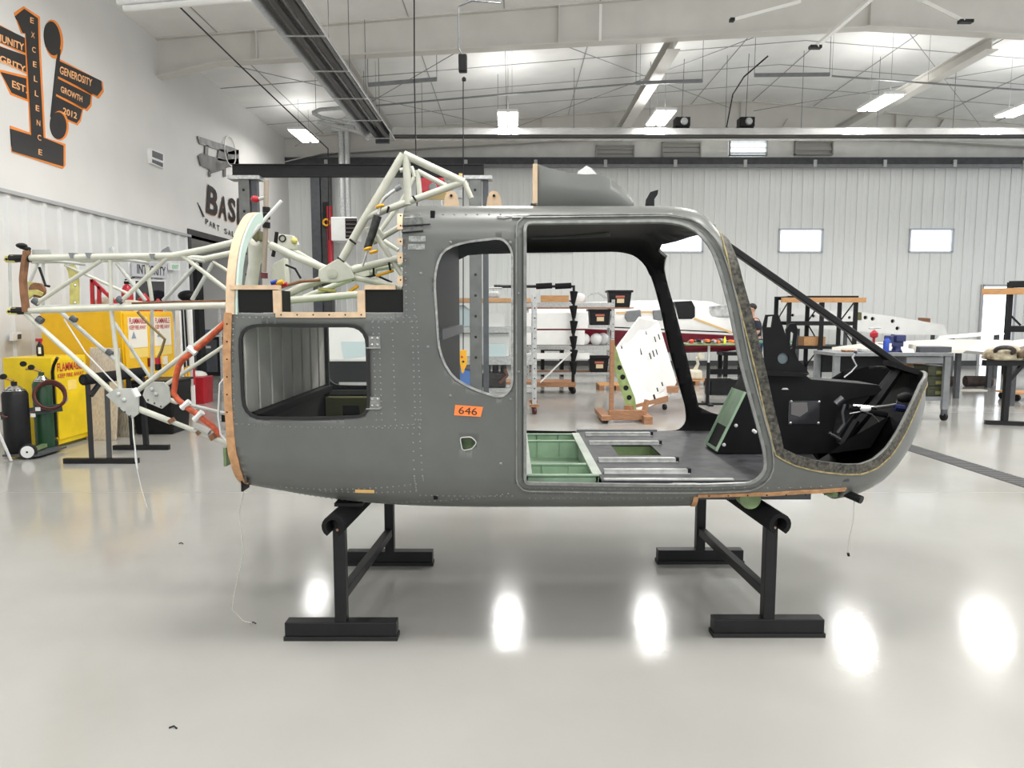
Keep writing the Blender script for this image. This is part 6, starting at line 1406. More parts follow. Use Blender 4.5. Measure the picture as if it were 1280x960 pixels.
# second pallet behind wing dolly
p1 = F(768, 489); P2 = thing('wood_pallet', 'pine pallet on floor behind the wing dolly', 'pallet', (p1.x, p1.y + .3, 0))
for k in range(5): m = MB(); m.box((p1.x - .3, p1.y + .1 + k * .13, .10), (p1.x + .5, p1.y + .2 + k * .13, .125)); m.build('slat', WOODY, P2)
for k in range(3): m = MB(); m.box((p1.x - .3 + k * .35, p1.y + .1, 0), (p1.x - .2 + k * .35, p1.y + .72, .10)); m.build('bearer', WOOD, P2)
# ================================================================== right side
YK1 = 18.2
rk = rack('pallet_rack', 'black pallet rack with timber on top behind the instrument plates', P(986, 400, YK1).x, P(1069, 400, YK1).x, YK1, YK1 + .9, 2.07, ((2.07, .09, BLACKP), (1.42, .10, BLACKP), (.80, .08, BLACKP)), BLACKP, BLACKP, legs=(P(986, 400, YK1).x, P(1027, 400, YK1).x, P(1069, 400, YK1).x), uw=.10)
a, c = bx(978, 1083, 372, 378, YK1 - .12, .1); box_thing('timber_beam', 'long pine timber lashed along front of black pallet rack', 'timber', a, c, WOODY)
a, c = bx(1004, 1031, 444, 457, YK1 + .1, .4); a = (a[0], a[1], .80); c = (c[0], c[1], 1.03); box_thing('pine_block', 'orange pine blocks on lower shelf of black pallet rack', 'timber', a, c, WOODY)
# white wing panels
def slab(name, label, cat, pts, Ys, thick, mt, group=None, par=None):
    q = [P(u, v, Y) for (u, v), Y in zip(pts, Ys)]; m = MB(); m.prism(q, thick); return tag(m.build(name, mt, par, bevel=.01), label, cat, group) if par is None else m.build(name, mt, par, bevel=.01)
YW1 = 20.2
W1 = thing('aeroplane_wing', 'long white wing panel with black lightening holes, standing on edge', 'wing', tuple(P(1090, 422, YW1)), 'white wing panels')
flat_plate('skin', [(976, 385), (1076, 390), (1120, 396), (1180, 406), (1185, 419), (1120, 418), (1040, 412), (976, 410)], [circ(1082, 397, 2.6, 12), circ(1091, 398.5, 2.6, 12), circ(1116, 401.5, 2.6, 12), circ(1122, 410.5, 2.6, 12), circ(1017, 395, 2.0, 10), circ(991, 394, 2.0, 10), circ(1062, 397, 2, 10)], YW1, .08, WHITEG, W1)
flat_plate('hole_backing', [(980, 388), (1076, 392), (1128, 399), (1130, 415), (980, 408)], [], YW1 + .1, .01, BLACKP, W1)
m = MB(); m.prism([P(1071, 390, YW1 - .02), P(1077, 390.5, YW1 - .02), P(1077, 400, YW1 - .02), P(1070, 400, YW1 - .02)], (0, .03, 0)); m.build('access_panel', OLIVE, W1)
m = MB(); m.prism([P(1149, 397, YW1 + .1), P(1163, 398, YW1 + .1), P(1163, 404, YW1 + .1), P(1149, 400, YW1 + .1)], (0, .06, 0)); m.build('root_fitting', BROWN, W1)
m = MB(); qq = P(1090, 422, YW1)
for u in (1000, 1060, 1120, 1170): x_ = P(u, 420, YW1).x; m = MB(); m.box((x_ - .04, YW1 + .12, 0), (x_ + .04, YW1 + .2, P(u, 408, YW1).z)); m.build('prop_leg', DGREY, W1)
YW2 = 14.0
W2 = thing('aeroplane_wing', 'cream wing panel lying flat behind the grey workbench', 'wing', tuple(P(1150, 440, YW2)), 'white wing panels')
CRW = mat('wing_cream', (.78, .74, .66), .35, var=.05)
q = [P(1040, 434, 13.6), P(1090, 428, 15.5), P(1180, 424, 16.2), P(1262, 425, 16.2), P(1275, 428, 15.5), P(1210, 437.5, 13.2), P(1110, 436.5, 13.2)]
m = MB(); m.add(q + [p_ - Vector((0, 0, .06)) for p_ in q], [tuple(range(7)), tuple(range(13, 6, -1))] + [(i, (i + 1) % 7, 7 + (i + 1) % 7, 7 + i) for i in range(7)]); m.build('skin', CRW, W2)
for (u, Y) in ((1120, 13.5), (1200, 13.5), (1150, 15.5), (1240, 15.5)): q_ = P(u, 437 if Y < 14 else 428, Y); m = MB(); m.box((q_.x - .04, Y, 0), (q_.x + .04, Y + .08, q_.z - .04)); m.build('trestle_leg', DGREY, W2)
W3 = thing('aeroplane_wing', 'white flap panel sloping up towards the bright doorway', 'wing', tuple(P(1220, 425, 17.5)), 'white wing panels')
m = MB(); q = [P(1178, 424, 17.6), P(1182, 419, 17.8), P(1254, 413, 17.8), P(1256, 418, 17.6)]; m.prism(q, (0, .25, -.02)); m.build('skin', WHITEG, W3)
for (u, v) in ((1190, 422), (1246, 417)): q_ = P(u, v, 17.8); m = MB(); m.box((q_.x - .04, 17.75, 0), (q_.x + .04, 17.85, q_.z)); m.build('prop_leg', DGREY, W3)
W4 = thing('aeroplane_wing', 'grey-white wing end rising at right picture edge', 'wing', tuple(P(1250, 440, 12.4)), 'white wing panels')
m = MB(); q = [P(1208, 438, 12.2), P(1262, 426, 12.8), P(1310, 420, 13.0), P(1310, 441, 12.0), P(1250, 442, 12.0)]; m.prism(q, (0, .1, -.05)); m.build('skin', mat('wing_grey', (.55, .55, .55), .4), W4)
m = MB(); q_ = P(1270, 440, 12.4); m.box((q_.x - .04, 12.4, 0), (q_.x + .04, 12.5, q_.z - .04)); m.build('prop_leg', DGREY, W4)
# workbench
b0 = F(1188, 526); yb0 = b0.y; xb0, xb1 = P(1043, 440, yb0).x, P(1191, 440, yb0).x; zb = P(1110, 441, yb0).z
WB = thing('workbench', 'grey steel workbench on casters with vise, in front of the wings', 'workbench', ((xb0 + xb1) / 2, yb0 + .35, 0))
m = MB(); m.box((xb0, yb0 - .03, zb - .05), (xb1, yb0 + .75, zb)); m.build('top', MGREY, WB, bevel=.004)
for x_ in (xb0 + .05, xb1 - .06):
    for y_ in (yb0 + .03, yb0 + .70):
        m = MB(); m.box((x_ - .045, y_ - .03, .17), (x_ + .045, y_ + .03, zb - .05)); m.build('leg', MGREY, WB)
        m = MB(); m.lathe((x_, y_, .06), [(0, -.022), (.06, -.022), (.06, .022), (0, .022)], 14, ax=(1, .2, 0)); m.build('caster', BLACKP, WB, smooth=True); m = MB(); m.box((x_ - .035, y_ - .03, .08), (x_ + .035, y_ + .03, .17)); m.build('caster_fork', DGREY, WB)
m = MB(); m.box((xb0 + .05, yb0 + .03, .30), (xb1 - .05, yb0 + .72, .36)); m.build('lower_shelf', MGREY, WB)
m = MB(); m.box((xb0 + .1, yb0 + .62, zb - .34), (xb0 + 1.15, yb0 + .68, zb - .06)); m.build('back_panel', BLACKP, WB)
m = MB(); m.box((xb0 + 1.1, yb0 + .02, zb - .16), (xb1 - .12, yb0 + .6, zb - .06)); m.build('drawer', MGREY, WB)
a, c = bx(1150, 1190, 435, 441, yb0 + .1, .3); box_thing('grey_case', 'flat grey steel case at right end of the workbench', 'case', (a[0], a[1], zb + .001), (c[0], c[1], zb + .085), DGREY)
VS = thing('bench_vise', 'dark blue bench vise bolted on the workbench', 'vise', tuple(P(1118, 440, yb0 + .3)))
vx = P(1121, 430, yb0 + .3).x; vy = yb0 + .3
m = MB(); m.lathe((vx, vy, zb), [(.10, 0), (.10, .02), (.06, .05), (.06, .08)], 14); m.build('base', NAVY, VS, smooth=True)
m = MB(); m.box((vx - .13, vy - .05, zb + .08), (vx + .08, vy + .05, zb + .16)); m.build('slide', NAVY, VS, bevel=.01); m = MB(); m.box((vx - .06, vy - .10, zb + .16), (vx + .09, vy + .10, zb + .26)); m.build('fixed_jaw', NAVY, VS, bevel=.015); m = MB(); m.box((vx - .16, vy - .09, zb + .10), (vx - .09, vy + .09, zb + .25)); m.build('moving_jaw', NAVY, VS, bevel=.015); m = MB(); m.tube([(vx - .22, vy - .12, zb + .12), (vx - .22, vy + .12, zb + .12)], .01, 6); m.build('handle', STEEL, VS)
SC_ = thing('spray_can', 'bright blue spray can standing before the bench vise', 'can', tuple(P(1108, 441, yb0 + .12)))
q = P(1108, 441, yb0 + .12); m = MB(); m.lathe((q.x, q.y, zb), [(.052, 0), (.052, .17), (.035, .2), (.02, .21), (.02, .23)], 14); m.build('can_body', BLUE, SC_, smooth=True); m = MB(); m.box((q.x + .01, q.y - .054, zb + .03), (q.x + .045, q.y - .05, zb + .14)); m.build('label', WHITE, SC_)
RA = thing('red_clamp_tool', 'red clamp tool standing at back of the workbench', 'tool', tuple(P(1092, 430, yb0 + .6)))
q = P(1092, 430, yb0 + .6); m = MB(); m.lathe((q.x, q.y, zb), [(.02, 0), (.02, .2), (.06, .22), (.06, .28), (.02, .32)], 10); m.build('body', RED, RA, smooth=True); m = MB(); m.tube([(q.x - .08, q.y, zb + .35), (q.x + .1, q.y, zb + .36)], .012, 6); m.tube([(q.x, q.y, zb + .3), (q.x, q.y, zb + .36)], .01, 6); m.build('handle', GALV, RA)
m = MB(); q = P(1134, 437, yb0 + .12); m.hexa([(q.x - .12, q.y - .1, zb + .001), (q.x + .06, q.y - .1, zb + .001), (q.x + .14, q.y + .1, zb + .05), (q.x - .04, q.y + .1, zb + .05), (q.x - .12, q.y - .1, zb + .006), (q.x + .06, q.y - .1, zb + .006), (q.x + .14, q.y + .1, zb + .055), (q.x - .04, q.y + .1, zb + .055)]); tag(m.build('paper_sheet', WHITE), 'white paper sheet lying on the workbench', 'paper')
for k, (u, w, h_, mt, lab) in enumerate(((1060, .16, .03, BROWN, 'brown flat part at left end of the workbench'), (1078, .1, .05, GALV, 'grey metal part left of the spray can'), (1135, .08, .04, BROWN, 'brown oily part right of the bench vise'), (1140, .05, .12, mat('pale_tin', (.6, .58, .5), .5), 'pale upright tin right of the bench vise'))):
    q = P(u, 440, yb0 + .25); m = MB(); m.box((q.x - w / 2, yb0 + .18, zb + .001), (q.x + w / 2, yb0 + .32, zb + h_)); tag(m.build('bench_part', mt, None, bevel=.008), lab, 'part', 'loose parts on the workbench')
a, c = bx(1146, 1178, 447, 455, yb0 + .15, .4); m = MB(); m.box((a[0], yb0 + .62, .78), (c[0], yb0 + .70, .90)); m.build('wood_rail', WOODY, WB)
AM = mat('ammo_green', (.035, .04, .018), .5, var=.3, vscale=15)
for k in range(3):
    q = P(1168, 475, yb0 + .2); t_ = thing('ammo_box', ['dark olive metal box at bottom of stack under workbench', 'dark olive metal box in middle of stack under workbench', 'dark olive metal box on top of stack under workbench'][k], 'box', (q.x, yb0 + .25, .36 + k * .155), 'olive metal boxes')
    m = MB(); m.box((q.x - .16, yb0 + .1, .361 + k * .155), (q.x + .16, yb0 + .5, .361 + k * .155 + .135)); m.build('case', AM, t_, bevel=.008); m = MB(); m.box((q.x - .165, yb0 + .095, .361 + k * .155 + .11), (q.x + .165, yb0 + .505, .361 + k * .155 + .15)); m.build('lid', AM, t_, bevel=.006)
    m = MB(); m.box((q.x - .04, yb0 + .094, .39 + k * .155), (q.x + .06, yb0 + .1, .44 + k * .155)); m.build('stencil', mat('stencil_dull', (.16, .15, .05), .6), t_)
# engine parts stand at the right edge
s0 = F(1255, 531); zs = P(1255, 457, s0.y).z
ES = thing('parts_stand', 'black steel stand carrying worn engine cowl at right edge', 'stand', (s0.x, s0.y, 0))
m = MB(); m.box((s0.x - .035, s0.y - .035, .05), (s0.x + .035, s0.y + .035, zs)); m.build('leg', BLACKM, ES); m = MB(); m.bar((s0.x - .24, s0.y + .06, .03), (s0.x + .22, s0.y - .09, .03), .07, .06); m.build('foot', BLACKM, ES)
m = MB(); m.box((s0.x + .95, s0.y - .035, .05), (s0.x + 1.02, s0.y + .035, zs)); m.build('leg', BLACKM, ES); m = MB(); m.bar((s0.x + .75, s0.y + .06, .03), (s0.x + 1.2, s0.y - .09, .03), .07, .06); m.build('foot', BLACKM, ES)
m = MB(); m.box((s0.x - .35, s0.y - .05, zs), (s0.x + 1.2, s0.y + .05, zs + .08)); m.build('top_beam', BLACKM, ES); m = MB(); m.bar((s0.x + .02, s0.y, zs - .22), (s0.x + .2, s0.y, zs), .05, .05); m.build('knee_brace', BLACKM, ES)
COWL = mat('worn_cowl', (.55, .50, .36), .5, col2=(.16, .11, .06), vscale=6)
EC = thing('engine_cowl', 'worn cream engine cowl with brown patches on black stand', 'cowl', (s0.x + .1, s0.y, zs + .08))
m = MB(); m.hexa([(s0.x - .32, s0.y - .2, zs + .085), (s0.x + .12, s0.y - .2, zs + .085), (s0.x + .12, s0.y + .2, zs + .085), (s0.x - .32, s0.y + .2, zs + .085), (s0.x - .26, s0.y - .14, zs + .24), (s0.x + .05, s0.y - .16, zs + .30), (s0.x + .05, s0.y + .16, zs + .30), (s0.x - .26, s0.y + .14, zs + .24)]); m.build('shell', COWL, EC, bevel=.05)
m = MB(); m.bar((s0.x + .0, s0.y - .1, zs + .16), (s0.x + .5, s0.y - .15, zs + .33), .3, .10); m.build('duct', mat('duct_brown', (.13, .09, .05), .5, var=.3, vscale=9), EC, bevel=.02)
m = MB(); m.bar((s0.x + .25, s0.y - .2, zs + .14), (s0.x + .95, s0.y - .2, zs + .24), .25, .14); m.build('baffle', KHAKI, EC, bevel=.02)
m = MB(); m.torus((s0.x - .18, s0.y - .17, zs + .22), .11, .03, ax=(.3, .5, 1), n=18, m=8); m.build('clamp_ring', IRON, EC, smooth=True)
for dx in (.0, .08): m = MB(); m.sphere((s0.x + dx, s0.y - .19, zs + .15), .035, 10, 6, (.6, .3, 1)); m.build('port', BLACKP, EC, smooth=True)
# rack at the right edge
YK2 = 18.4
xk = P(1262, 390, YK2).x; RK = -math.radians(32)
r2 = rack('pallet_rack', 'black slotted pallet rack with pine beam, cut by right picture edge', xk, xk + 2.4, YK2, YK2 + .9, 2.45, ((2.45, .14, BLACKP), (1.30, .15, BLACKP), (.5, .12, BLACKP)), BLACKP, BLACKP, uw=.11)
m = MB(); m.bar((xk, YK2 - .02, 1.6), (xk + .25, YK2 - .02, 1.32), .03, .05); m.build('knee_brace', BLACKP, r2)
def turn_about(o, px, py, ang):
    d = Vector((o.location.x - px, o.location.y - py)); o.location.x = px + d.x * math.cos(ang) - d.y * math.sin(ang); o.location.y = py + d.x * math.sin(ang) + d.y * math.cos(ang); o.rotation_euler.z = ang
turn_about(r2, xk, YK2, RK)
a, c = bx(1238, 1330, 360, 368, YK2 - .16, .12); tm_ = box_thing('timber_beam', 'pine timber along the right-edge pallet rack', 'timber', a, c, WOODY); turn_about(tm_, xk, YK2, RK)
# roll and board on floor
g = F(1216, 483); m = MB(); m.tube([(g.x - .18, g.y, .14), (g.x + .36, g.y - .06, .14)], .12, 14); RL = tag(m.build('rolled_mat', mat('mat_brown', (.07, .05, .045), .8, var=.3, bump=.4, bscale=20), None, smooth=True), 'dark brown rolled mat lying on floor behind the workbench', 'mat')
RL.location.z -= .02
g = F(1196, 482); m = MB(); m.tube([(g.x - .36, g.y + .1, .11), (g.x - .12, g.y - .1, .11)], .11, 14); tag(m.build('rolled_mat', MATS['mat_brown'], None, smooth=True), 'shorter dark rolled mat beside the workbench caster leg', 'mat')
g = F(1214, 488); m = MB(); m.box((g.x - .3, g.y - .1, 0), (g.x + .28, g.y + .12, .02)); tag(m.build('floor_board', CRW), 'cream board lying flat on floor by rolled mat', 'board')
g = F(1268, 500); CD = thing('wheeled_board', 'flat wooden dolly board on black casters at right edge', 'dolly', (g.x, g.y, 0))
m = MB(); m.box((g.x - .2, g.y - .25, .13), (g.x + .7, g.y + .25, .16)); m.build('board', WOODY, CD)
for dx in (-.1, .6):
    for dy in (-.2, .2): m = MB(); m.lathe((g.x + dx, g.y + dy, .065), [(0, -.02), (.065, -.02), (.065, .02), (0, .02)], 12, ax=(1, .3, 0)); m.build('caster', BLACKP, CD, smooth=True)
# ================================================================== person standing behind the windscreen pillar
pf = F(932, 479)
def skin_fig(name, verts, edges, radii, mt, parent, root=0, sub=2):
    me = bpy.data.meshes.new(name); me.from_pydata([tuple(Vector(v)) for v in verts], edges, [])
    ob = bpy.data.objects.new(name, me); COL.objects.link(ob); ob.parent = parent; me.materials.append(mt); ORG[ob.name] = ORG[parent.name]
    sk_ = ob.modifiers.new('skin', 'SKIN'); sk_.use_smooth_shade = True
    for i, r in enumerate(radii):
        d = me.skin_vertices[0].data[i]; d.radius = (r, r) if not isinstance(r, tuple) else r; d.use_root = (i == root)
    sb_ = ob.modifiers.new('sub', 'SUBSURF'); sb_.levels = sub; sb_.render_levels = sub
    return ob
PE = thing('person', 'person in dark navy shirt and blue jeans standing behind the front pillar', 'person', (pf.x + .18, pf.y, 0))
JEANS = mat('denim', (.06, .11, .22), .8, var=.15, vscale=25); SHIRT = mat('navy_shirt', (.015, .018, .03), .8); HAIR = mat('dark_hair', (.012, .009, .008), .6); SHOE = mat('shoe_black', (.015, .015, .016), .5)
# pose: facing left (-x), leaning forward a little, forearms out over a board
body_v = [(0, 0, .93), (0.02, 0, 1.10), (-.01, 0, 1.28), (-.05, 0, 1.44), (-.07, 0, 1.53), (-.10, 0, 1.60), (-.115, 0, 1.70), (-.11, 0, 1.78),
          (-.03, -.19, 1.44), (-.01, -.26, 1.20), (-.20, -.22, 1.07), (-.29, -.20, 1.05), (-.03, .19, 1.44), (0, .26, 1.20), (-.18, .20, 1.07), (-.27, .18, 1.05),
          (0, -.10, .90), (-.05, -.12, .50), (.03, -.12, .09), (-.14, -.13, .045), (0, .10, .90), (.06, .12, .50), (.16, .12, .09), (0, .13, .045)]
body_e = [(0, 1), (1, 2), (2, 3), (3, 4), (4, 5), (5, 6), (6, 7), (3, 8), (8, 9), (9, 10), (10, 11), (3, 12), (12, 13), (13, 14), (14, 15), (0, 16), (16, 17), (17, 18), (18, 19), (0, 20), (20, 21), (21, 22), (22, 23)]
body_r = [(.13, .15), (.125, .15), (.13, .165), (.10, .14), .06, .065, (.095, .08), (.07, .06), .07, .05, .038, .03, .07, .05, .038, .03, .095, .065, .045, .04, .095, .065, .045, .04]
bd = skin_fig('body', body_v, body_e, body_r, SKIN, PE)
# clothes follow the same skeleton, slightly larger
skin_fig('jeans', [body_v[i] for i in (0, 16, 17, 18, 20, 21, 22)], [(0, 1), (1, 2), (2, 3), (0, 4), (4, 5), (5, 6)], [(.145, .165), .11, .08, .065, .11, .08, .065], JEANS, PE)
skin_fig('shirt', [body_v[i] for i in (0, 1, 2, 3, 8, 9, 12, 13)] + [(-.07, 0, 1.50)], [(0, 1), (1, 2), (2, 3), (3, 4), (4, 5), (3, 6), (6, 7), (3, 8)], [(.14, .16), (.145, .17), (.15, .18), (.12, .16), .085, .065, .085, .065, .075], SHIRT, PE, 1)
def lm(pts): return [Vector(p_) + ORG[PE.name] for p_ in pts]
for (x_, y_) in ((-.07, -.125), (.07, .125)):
    m = MB(); m.sphere(Vector((x_ + 0, y_, .05)) + ORG[PE.name], .15, 12, 8, (1.0, .36, .36)); m.build('shoe', SHOE, PE, smooth=True)
m = MB(); m.sphere(Vector((-.105, 0, 1.735)) + ORG[PE.name], .105, 14, 10, (1.0, .88, .95)); hd = m.build('head', SKIN, PE, smooth=True)
m = MB(); m.sphere(Vector((-.085, 0, 1.77)) + ORG[PE.name], .108, 14, 10, (1.0, .92, .82)); m.build('hair', HAIR, PE, smooth=True)
m = MB(); m.sphere(Vector((-.215, 0, 1.715)) + ORG[PE.name], .022, 8, 6, (1, .7, 1)); m.build('nose', SKIN, hd, smooth=True)
for s_ in (-1, 1):
    m = MB(); m.sphere(Vector((-.20, .035 * s_, 1.74)) + ORG[PE.name], .011, 8, 6); m.build('eye', HAIR, hd, smooth=True)
    m = MB(); m.sphere(Vector((-.10, .095 * s_, 1.725)) + ORG[PE.name], .028, 8, 6, (.7, .3, 1)); m.build('ear', SKIN, hd, smooth=True)
    hx = Vector((-.28 if s_ < 0 else -.26, .20 * s_ * (1 if s_ < 0 else .95), 1.05)) + ORG[PE.name]
    m = MB(); m.sphere(hx + Vector((-.04, 0, 0)), .045, 10, 6, (1.1, .85, .45)); hnd = m.build('hand', SKIN, PE, smooth=True)
    for f_ in range(4): yy = (-.03 + f_ * .02); m = MB(); m.tube([hx + Vector((-.07, yy, 0)), hx + Vector((-.105 + abs(yy) * .4, yy * 1.1, -.004)), hx + Vector((-.135 + abs(yy) * .5, yy * 1.15, -.022))], [.0095, .009, .0075], 8); m.build('finger', SKIN, hnd, smooth=True)
    m = MB(); m.tube([hx + Vector((-.03, -.03 * s_, .005)), hx + Vector((-.06, -.055 * s_, .008)), hx + Vector((-.085, -.058 * s_, .0))], [.012, .0105, .008], 8); m.build('thumb', SKIN, hnd, smooth=True)
m = MB(); m.box(Vector((-.13, 0, 1.668)) + ORG[PE.name] + Vector((-.082, -.025, 0)), Vector((-.13, 0, 1.673)) + ORG[PE.name] + Vector((-.07, .025, 0))); m.build('mouth', mat('lip', (.35, .13, .11), .5), hd)
# green board the person works over
gb_ = Vector((ORG[PE.name].x - .05, ORG[PE.name].y - .75, 0))
GT = thing('green_table', 'narrow table with green top in front of the person', 'table', tuple(gb_))
m = MB(); m.box(gb_ + Vector((-.25, -.2, .98)), gb_ + Vector((.55, .2, 1.02))); m.build('tabletop', mat('green_top', (.12, .3, .14), .5), GT)
for dx in (-.2, .5):
    for dy in (-.15, .15): m = MB(); m.box(gb_ + Vector((dx - .02, dy - .02, 0)), gb_ + Vector((dx + .02, dy + .02, .98))); m.build('leg', DGREY, GT)
# ================================================================== hanging services
REFL = mat('heater_reflector', (.62, .62, .62), .22, .85, var=.08, vscale=3)
TUBEH = mat('heater_tube', (.10, .10, .10), .45, .6)
HT = thing('tube_heater', 'long infrared tube heater with bright reflector, hung front to back', 'heater', tuple(P(480, 178, 15.9)))
ya, yb = 8.2, 15.9; zh = P(478, 176, 15.9).z; xh = P(478, 176, 15.9).x
def hood(par, a, c, side):
    a = Vector(a); c = Vector(c); m = MB(); prof = [(-.30, -.02), (-.22, .14), (-.08, .20), (.08, .20), (.22, .14), (.30, -.02)]; vs = []; fs = []
    for e in (a, c):
        for (w, h) in prof: vs.append(e + side * w + Vector((0, 0, h)))
        for (w, h) in prof: vs.append(e + side * (w * 1.02) + Vector((0, 0, h + .008)))
    n = 6
    for k in range(5): fs += [(k, k + 1, 2 * n + k + 1, 2 * n + k), (n + k, 3 * n + k, 3 * n + k + 1, n + k + 1), (k, n + k, n + k + 1, k + 1), (2 * n + k, 2 * n + k + 1, 3 * n + k + 1, 3 * n + k)]
    fs += [(0, 2 * n, 3 * n, n), (5, n + 5, 3 * n + 5, 2 * n + 5)]
    m.add(vs, fs); return m.build('reflector', REFL, par)
hood(HT, (xh, ya, zh), (xh, yb, zh), Vector((1, 0, 0)))
for s_ in (-.11, .11): m = MB(); m.tube([(xh + s_, ya, zh + .07), (xh + s_, yb, zh + .07)], .05, 12); m.build('burner_tube', TUBEH, HT, smooth=True)
for k in range(6):
    y_ = ya + .4 + k * 1.4; m = MB(); m.bar((xh - .3, y_, zh - .02), (xh + .3, y_, zh - .02), .03, .012); m.build('cross_strap', ALU, HT); m = MB(); m.tube([(xh, y_, zh + .2), (xh, y_, zceil(xh))], .006, 5); m.build('hanger', DGREY, HT)
m = MB(); m.box((xh - .15, yb, zh - .05), (xh + .15, yb + .06, zh + .2)); m.build('end_cap', DGREY, HT)
H2 = thing('tube_heater', 'long grey tube heater running left to right above the far track', 'heater', tuple(P(900, 175, 17.9)))
z2 = P(900, 171, 17.9).z; xa, xb = P(492, 171, 17.9).x, P(1330, 171, 17.9).x
hood(H2, (xa, 17.9, z2), (xb, 17.9, z2), Vector((0, 1, 0)))
for s_ in (-.11, .11): m = MB(); m.tube([(xa, 17.9 + s_, z2 + .03), (xb, 17.9 + s_, z2 + .03)], .05, 10); m.build('burner_tube', TUBEH, H2, smooth=True)
for k in range(9): x_ = xa + .7 + k * 1.85; m = MB(); m.tube([(x_, 17.9, z2 + .2), (x_, 17.9, zceil(x_))], .006, 5); m.build('hanger', DGREY, H2)
for (u, lab) in ((852, 'black blower motor box on far tube heater, left one'), (932, 'black blower motor box on far tube heater, right one')):
    q = P(u, 157, 17.9); t_ = thing('blower_box', lab, 'blower', (q.x, 17.9, z2 + .21), 'heater blowers')
    m = MB(); m.box((q.x - .18, 17.75, z2 + .21), (q.x + .18, 18.05, z2 + .44)); m.build('case', BLACKP, t_, bevel=.02); m = MB(); m.lathe((q.x + .03, 17.75, z2 + .33), [(0, 0), (.09, 0), (.07, .05), (0, .05)], 14, ax=(0, -1, 0)); m.build('motor_cap', GALV, t_, smooth=True)
    m = MB(); m.tube([(q.x, 17.9, z2 + .44), (q.x + .03, 17.9, zceil(q.x))], .008, 6); m.build('flex_lead', DGREY, t_)
# straight radiant strips and conduits near the roof
for i, (u0, v0, u1, v1, Y) in enumerate(((460, 106, 546, 99, 15.0), (795, 104, 878, 101, 16.0), (943, 94, 1037, 93, 16.0))):
    A = P(u0, v0, Y); C = P(u1, v1, Y); t_ = thing('radiant_strip', ['dark strip fitting hung left of the vertical cable', 'dark strip fitting hung by the sloping roof beam', 'dark strip fitting hung at the roof ridge'][i], 'strip fitting', tuple(A), 'dark roof strip fittings')
    m = MB(); m.bar(A, C, .05, .07); m.build('bar', MGREY, t_)
    for e in (A, C): m = MB(); m.tube([e, Vector((e.x, e.y, zceil(e.x)))], .006, 5); m.build('hanger', DGREY, t_)
for (pts, lab) in ((((470, 132), (640, 117), (800, 104)), 'thin grey gas pipe crossing under the left roof slope'), (((1040, 95), (1160, 104), (1300, 114)), 'thin grey gas pipe crossing under the right roof slope')):
    t_ = thing('gas_pipe', lab, 'pipe', tuple(P(*pts[1], 16.4)), 'roof gas pipes'); m = MB(); m.tube([P(u, v, 16.4) for u, v in pts], .020, 8); m.build('pipe', MGREY, t_, smooth=True)
    for e in pts[::2] + (pts[1],): q = P(*e, 16.4); m = MB(); m.tube([q, Vector((q.x, q.y, zceil(q.x)))], .004, 5); m.build('hanger', MGREY, t_)
FL = thing('heater_flue', 'grey bent flue pipes at far end of the near tube heater', 'flue pipe', tuple(P(430, 170, 17)))
for pts in ([(391, 141), (402, 147), (456, 158)], [(397, 152), (463, 169)], [(391, 141), (400, 137), (440, 134)]): m = MB(); m.tube([P(u, v, 16.9 + .1 * k) for k, (u, v) in enumerate(pts)], .045, 8); m.build('pipe', GALV, FL, smooth=True)
for e in ((395, 141), (456, 158)): q = P(*e, 16.95); m = MB(); m.tube([q, Vector((q.x, q.y, zceil(q.x)))], .006, 5); m.build('hanger', DGREY, FL)
# long cables
def cable(label, pts, r=.012, mt=None):
    m = MB(); m.tube(pts, r, 6); return tag(m.build('hanging_cable', mt or BLACKP, None, smooth=True), label, 'cable', 'ceiling cables')
cable('black cable hanging straight down in front of the roof frame', [Vector((P(518, 2, 12.5).x, 12.5, zceil(-1.6) - .15)), P(518, 100, 12.5), P(520, 190, 12.5), Vector((P(521, 216, 12.5).x, 12.5, 3.2))])
cable('black cable sagging diagonally across the left roof bay', [P(190, -25, 9.5), P(300, 82, 12.0), P(395, 172, 14.2), P(410, 186, 14.6), P(411, 300, 14.7)])
cable('dark conduit curving down towards the right blower box', [P(960, 70, 17.0), P(930, 96, 17.5), P(916, 118, 18.6), P(907, 165, 18.6)], .018)
# column, unit heater, conduits, red standpipe at far left corner
c0 = P(405, 280, 21.6)
CO = thing('door_column', 'dark grey steel column beside the white unit heater', 'column', (c0.x, 21.6, 0))
zc_ = 6.0; xa, xb = P(391, 280, 21.6).x, P(414, 280, 21.6).x
m = MB(); m.box((xa, 21.45, 0), (xb - .28, 21.75, zc_)); m.build('flange', DGREY, CO); m = MB(); m.box((xb - .26, 21.5, 0), (xb, 21.8, zc_)); m.build('channel', TRACK, CO); m = MB(); m.box((xb - .2, 21.42, 4.2), (xb - .02, 21.5, 4.9)); m.build('bracket', BLACKP, CO)
RP = thing('red_standpipe', 'red vertical pipe with yellow valve handle fixed to dark column', 'standpipe', (xb + .02, 21.36, 2.55))
q = P(411, 300, 21.2); m = MB(); m.tube([(q.x, 21.36, 2.55), (q.x, 21.36, P(411, 258, 21.36).z)], .085, 12); m.build('pipe', RED, RP, smooth=True); m = MB(); q2 = P(408, 278, 21.26); m.torus(q2, .09, .03, ax=(0, 1, 0), n=14, m=6); m.build('valve_handle', YELP, RP, smooth=True)
UH = thing('unit_heater', 'white box unit heater with dark grille hung on conduits', 'heater', tuple(P(430, 300, 20.8)))
a = P(414, 301, 20.8); c = P(446, 271, 20.8); m = MB(); m.box((a.x, 20.8, a.z), (c.x, 21.4, c.z)); m.build('case', WHITEG, UH, bevel=.02)
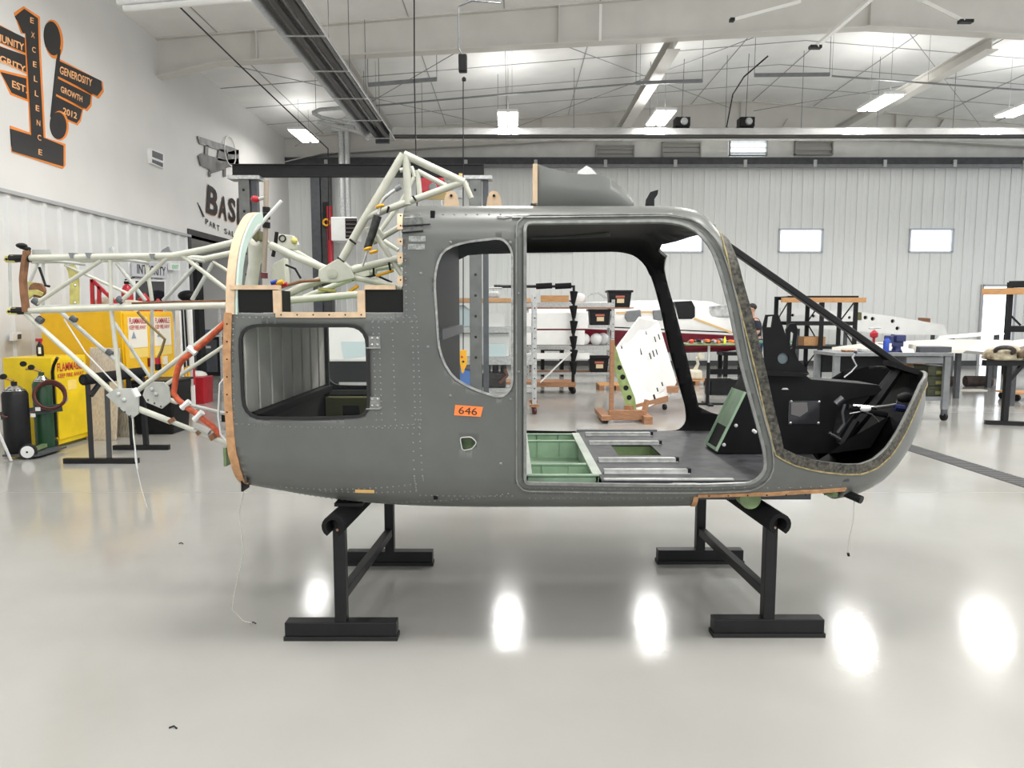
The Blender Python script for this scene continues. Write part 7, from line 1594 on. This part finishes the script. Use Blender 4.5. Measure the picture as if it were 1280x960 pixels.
g0_ = P(432, 298, 20.79); g1_ = P(446, 273, 20.79); m = MB(); m.box((g0_.x, 20.785, g0_.z), (g1_.x, 20.80, g1_.z)); m.build('grille', BLACKP, UH)
for k in range(5): z_ = g0_.z + (g1_.z - g0_.z) * (k + .5) / 5; m = MB(); m.bar((g0_.x, 20.775, z_), (g1_.x, 20.775, z_), .03, .03, up=(0, .5, 1)); m.build('louvre_blade', mat('blade_brown', (.06, .03, .03), .5), UH)
for (u, r) in ((427, .09), (434, .08)):
    q = P(u, 200, 21.0); m = MB(); m.tube([(q.x, 21.0, c.z), (q.x, 21.0, P(u, 164, 21.0).z)], r, 12); m.build('vent_pipe', GALV, UH, smooth=True)
q = P(430, 164, 21.0); m = MB(); m.box((q.x - .35, 20.9, q.z - .02), (q.x + .3, 21.1, q.z + .12)); m.build('pipe_support', GALV, UH); m = MB(); m.tube([(q.x, 21, q.z + .1), (q.x, 21, zceil(q.x))], .01, 6); m.build('hanger', DGREY, UH)
# small litter on the floor
for i, (u, v) in enumerate(((226, 680), (316, 780), (216, 911))):
    g = F(u, v); m = MB(); m.tube([g + Vector((-.015, 0, .004)), g + Vector((0, .01, .006)), g + Vector((.018, -.004, .004))], .003, 6); tag(m.build('wire_scrap', BLACKP), ['tiny black wire scrap on floor left of fuselage', 'tiny black wire scrap on floor beside stand foot', 'tiny black curled wire scrap on bare foreground floor'][i], 'scrap', 'floor litter')

# white conduits where roof meets left wall
for i, (v0, v1) in enumerate(((3, -12), (11, -4))):
    m = MB(); m.tube([P(147 + 8 * i, v0, 9.3), P(320 + 10 * i, v1, 9.3)], .04, 10); tag(m.build('white_conduit', WHITE, None, smooth=True), ['upper white conduit pipe at top left picture edge', 'lower white conduit pipe at top left picture edge'][i], 'conduit', 'white conduits')
# white covered machine on black cart seen through the rear window
wa = P(398, 452, 9.3); wc = P(478, 398, 9.3)
CV = thing('covered_machine', 'white covered machine on black cart, seen through rear window', 'machine', ((wa.x + wc.x) / 2, 9.6, 0))
m = MB(); m.box((wa.x, 9.3, wa.z), (wc.x, 9.9, wc.z)); m.build('cover', WHITEG, CV, bevel=.03); m = MB(); m.prism([P(430, 449, 9.29), P(426, 427, 9.29), P(470, 427, 9.29), P(470, 443, 9.29)], (0, .01, 0)); m.build('pale_blue_patch', PALEBLUE, CV)  # cover with a pale blue patch on its front
m = MB(); m.box((wa.x + .03, 9.33, P(430, 478, 9.3).z), (wc.x - .03, 9.87, wa.z)); m.build('cart_box', BLACKP, CV)
for x_ in (wa.x + .1, wc.x - .1):
    for y_ in (9.38, 9.82): m = MB(); m.box((x_ - .03, y_ - .03, .0), (x_ + .03, y_ + .03, P(430, 478, 9.3).z)); m.build('leg', BLACKP, CV)
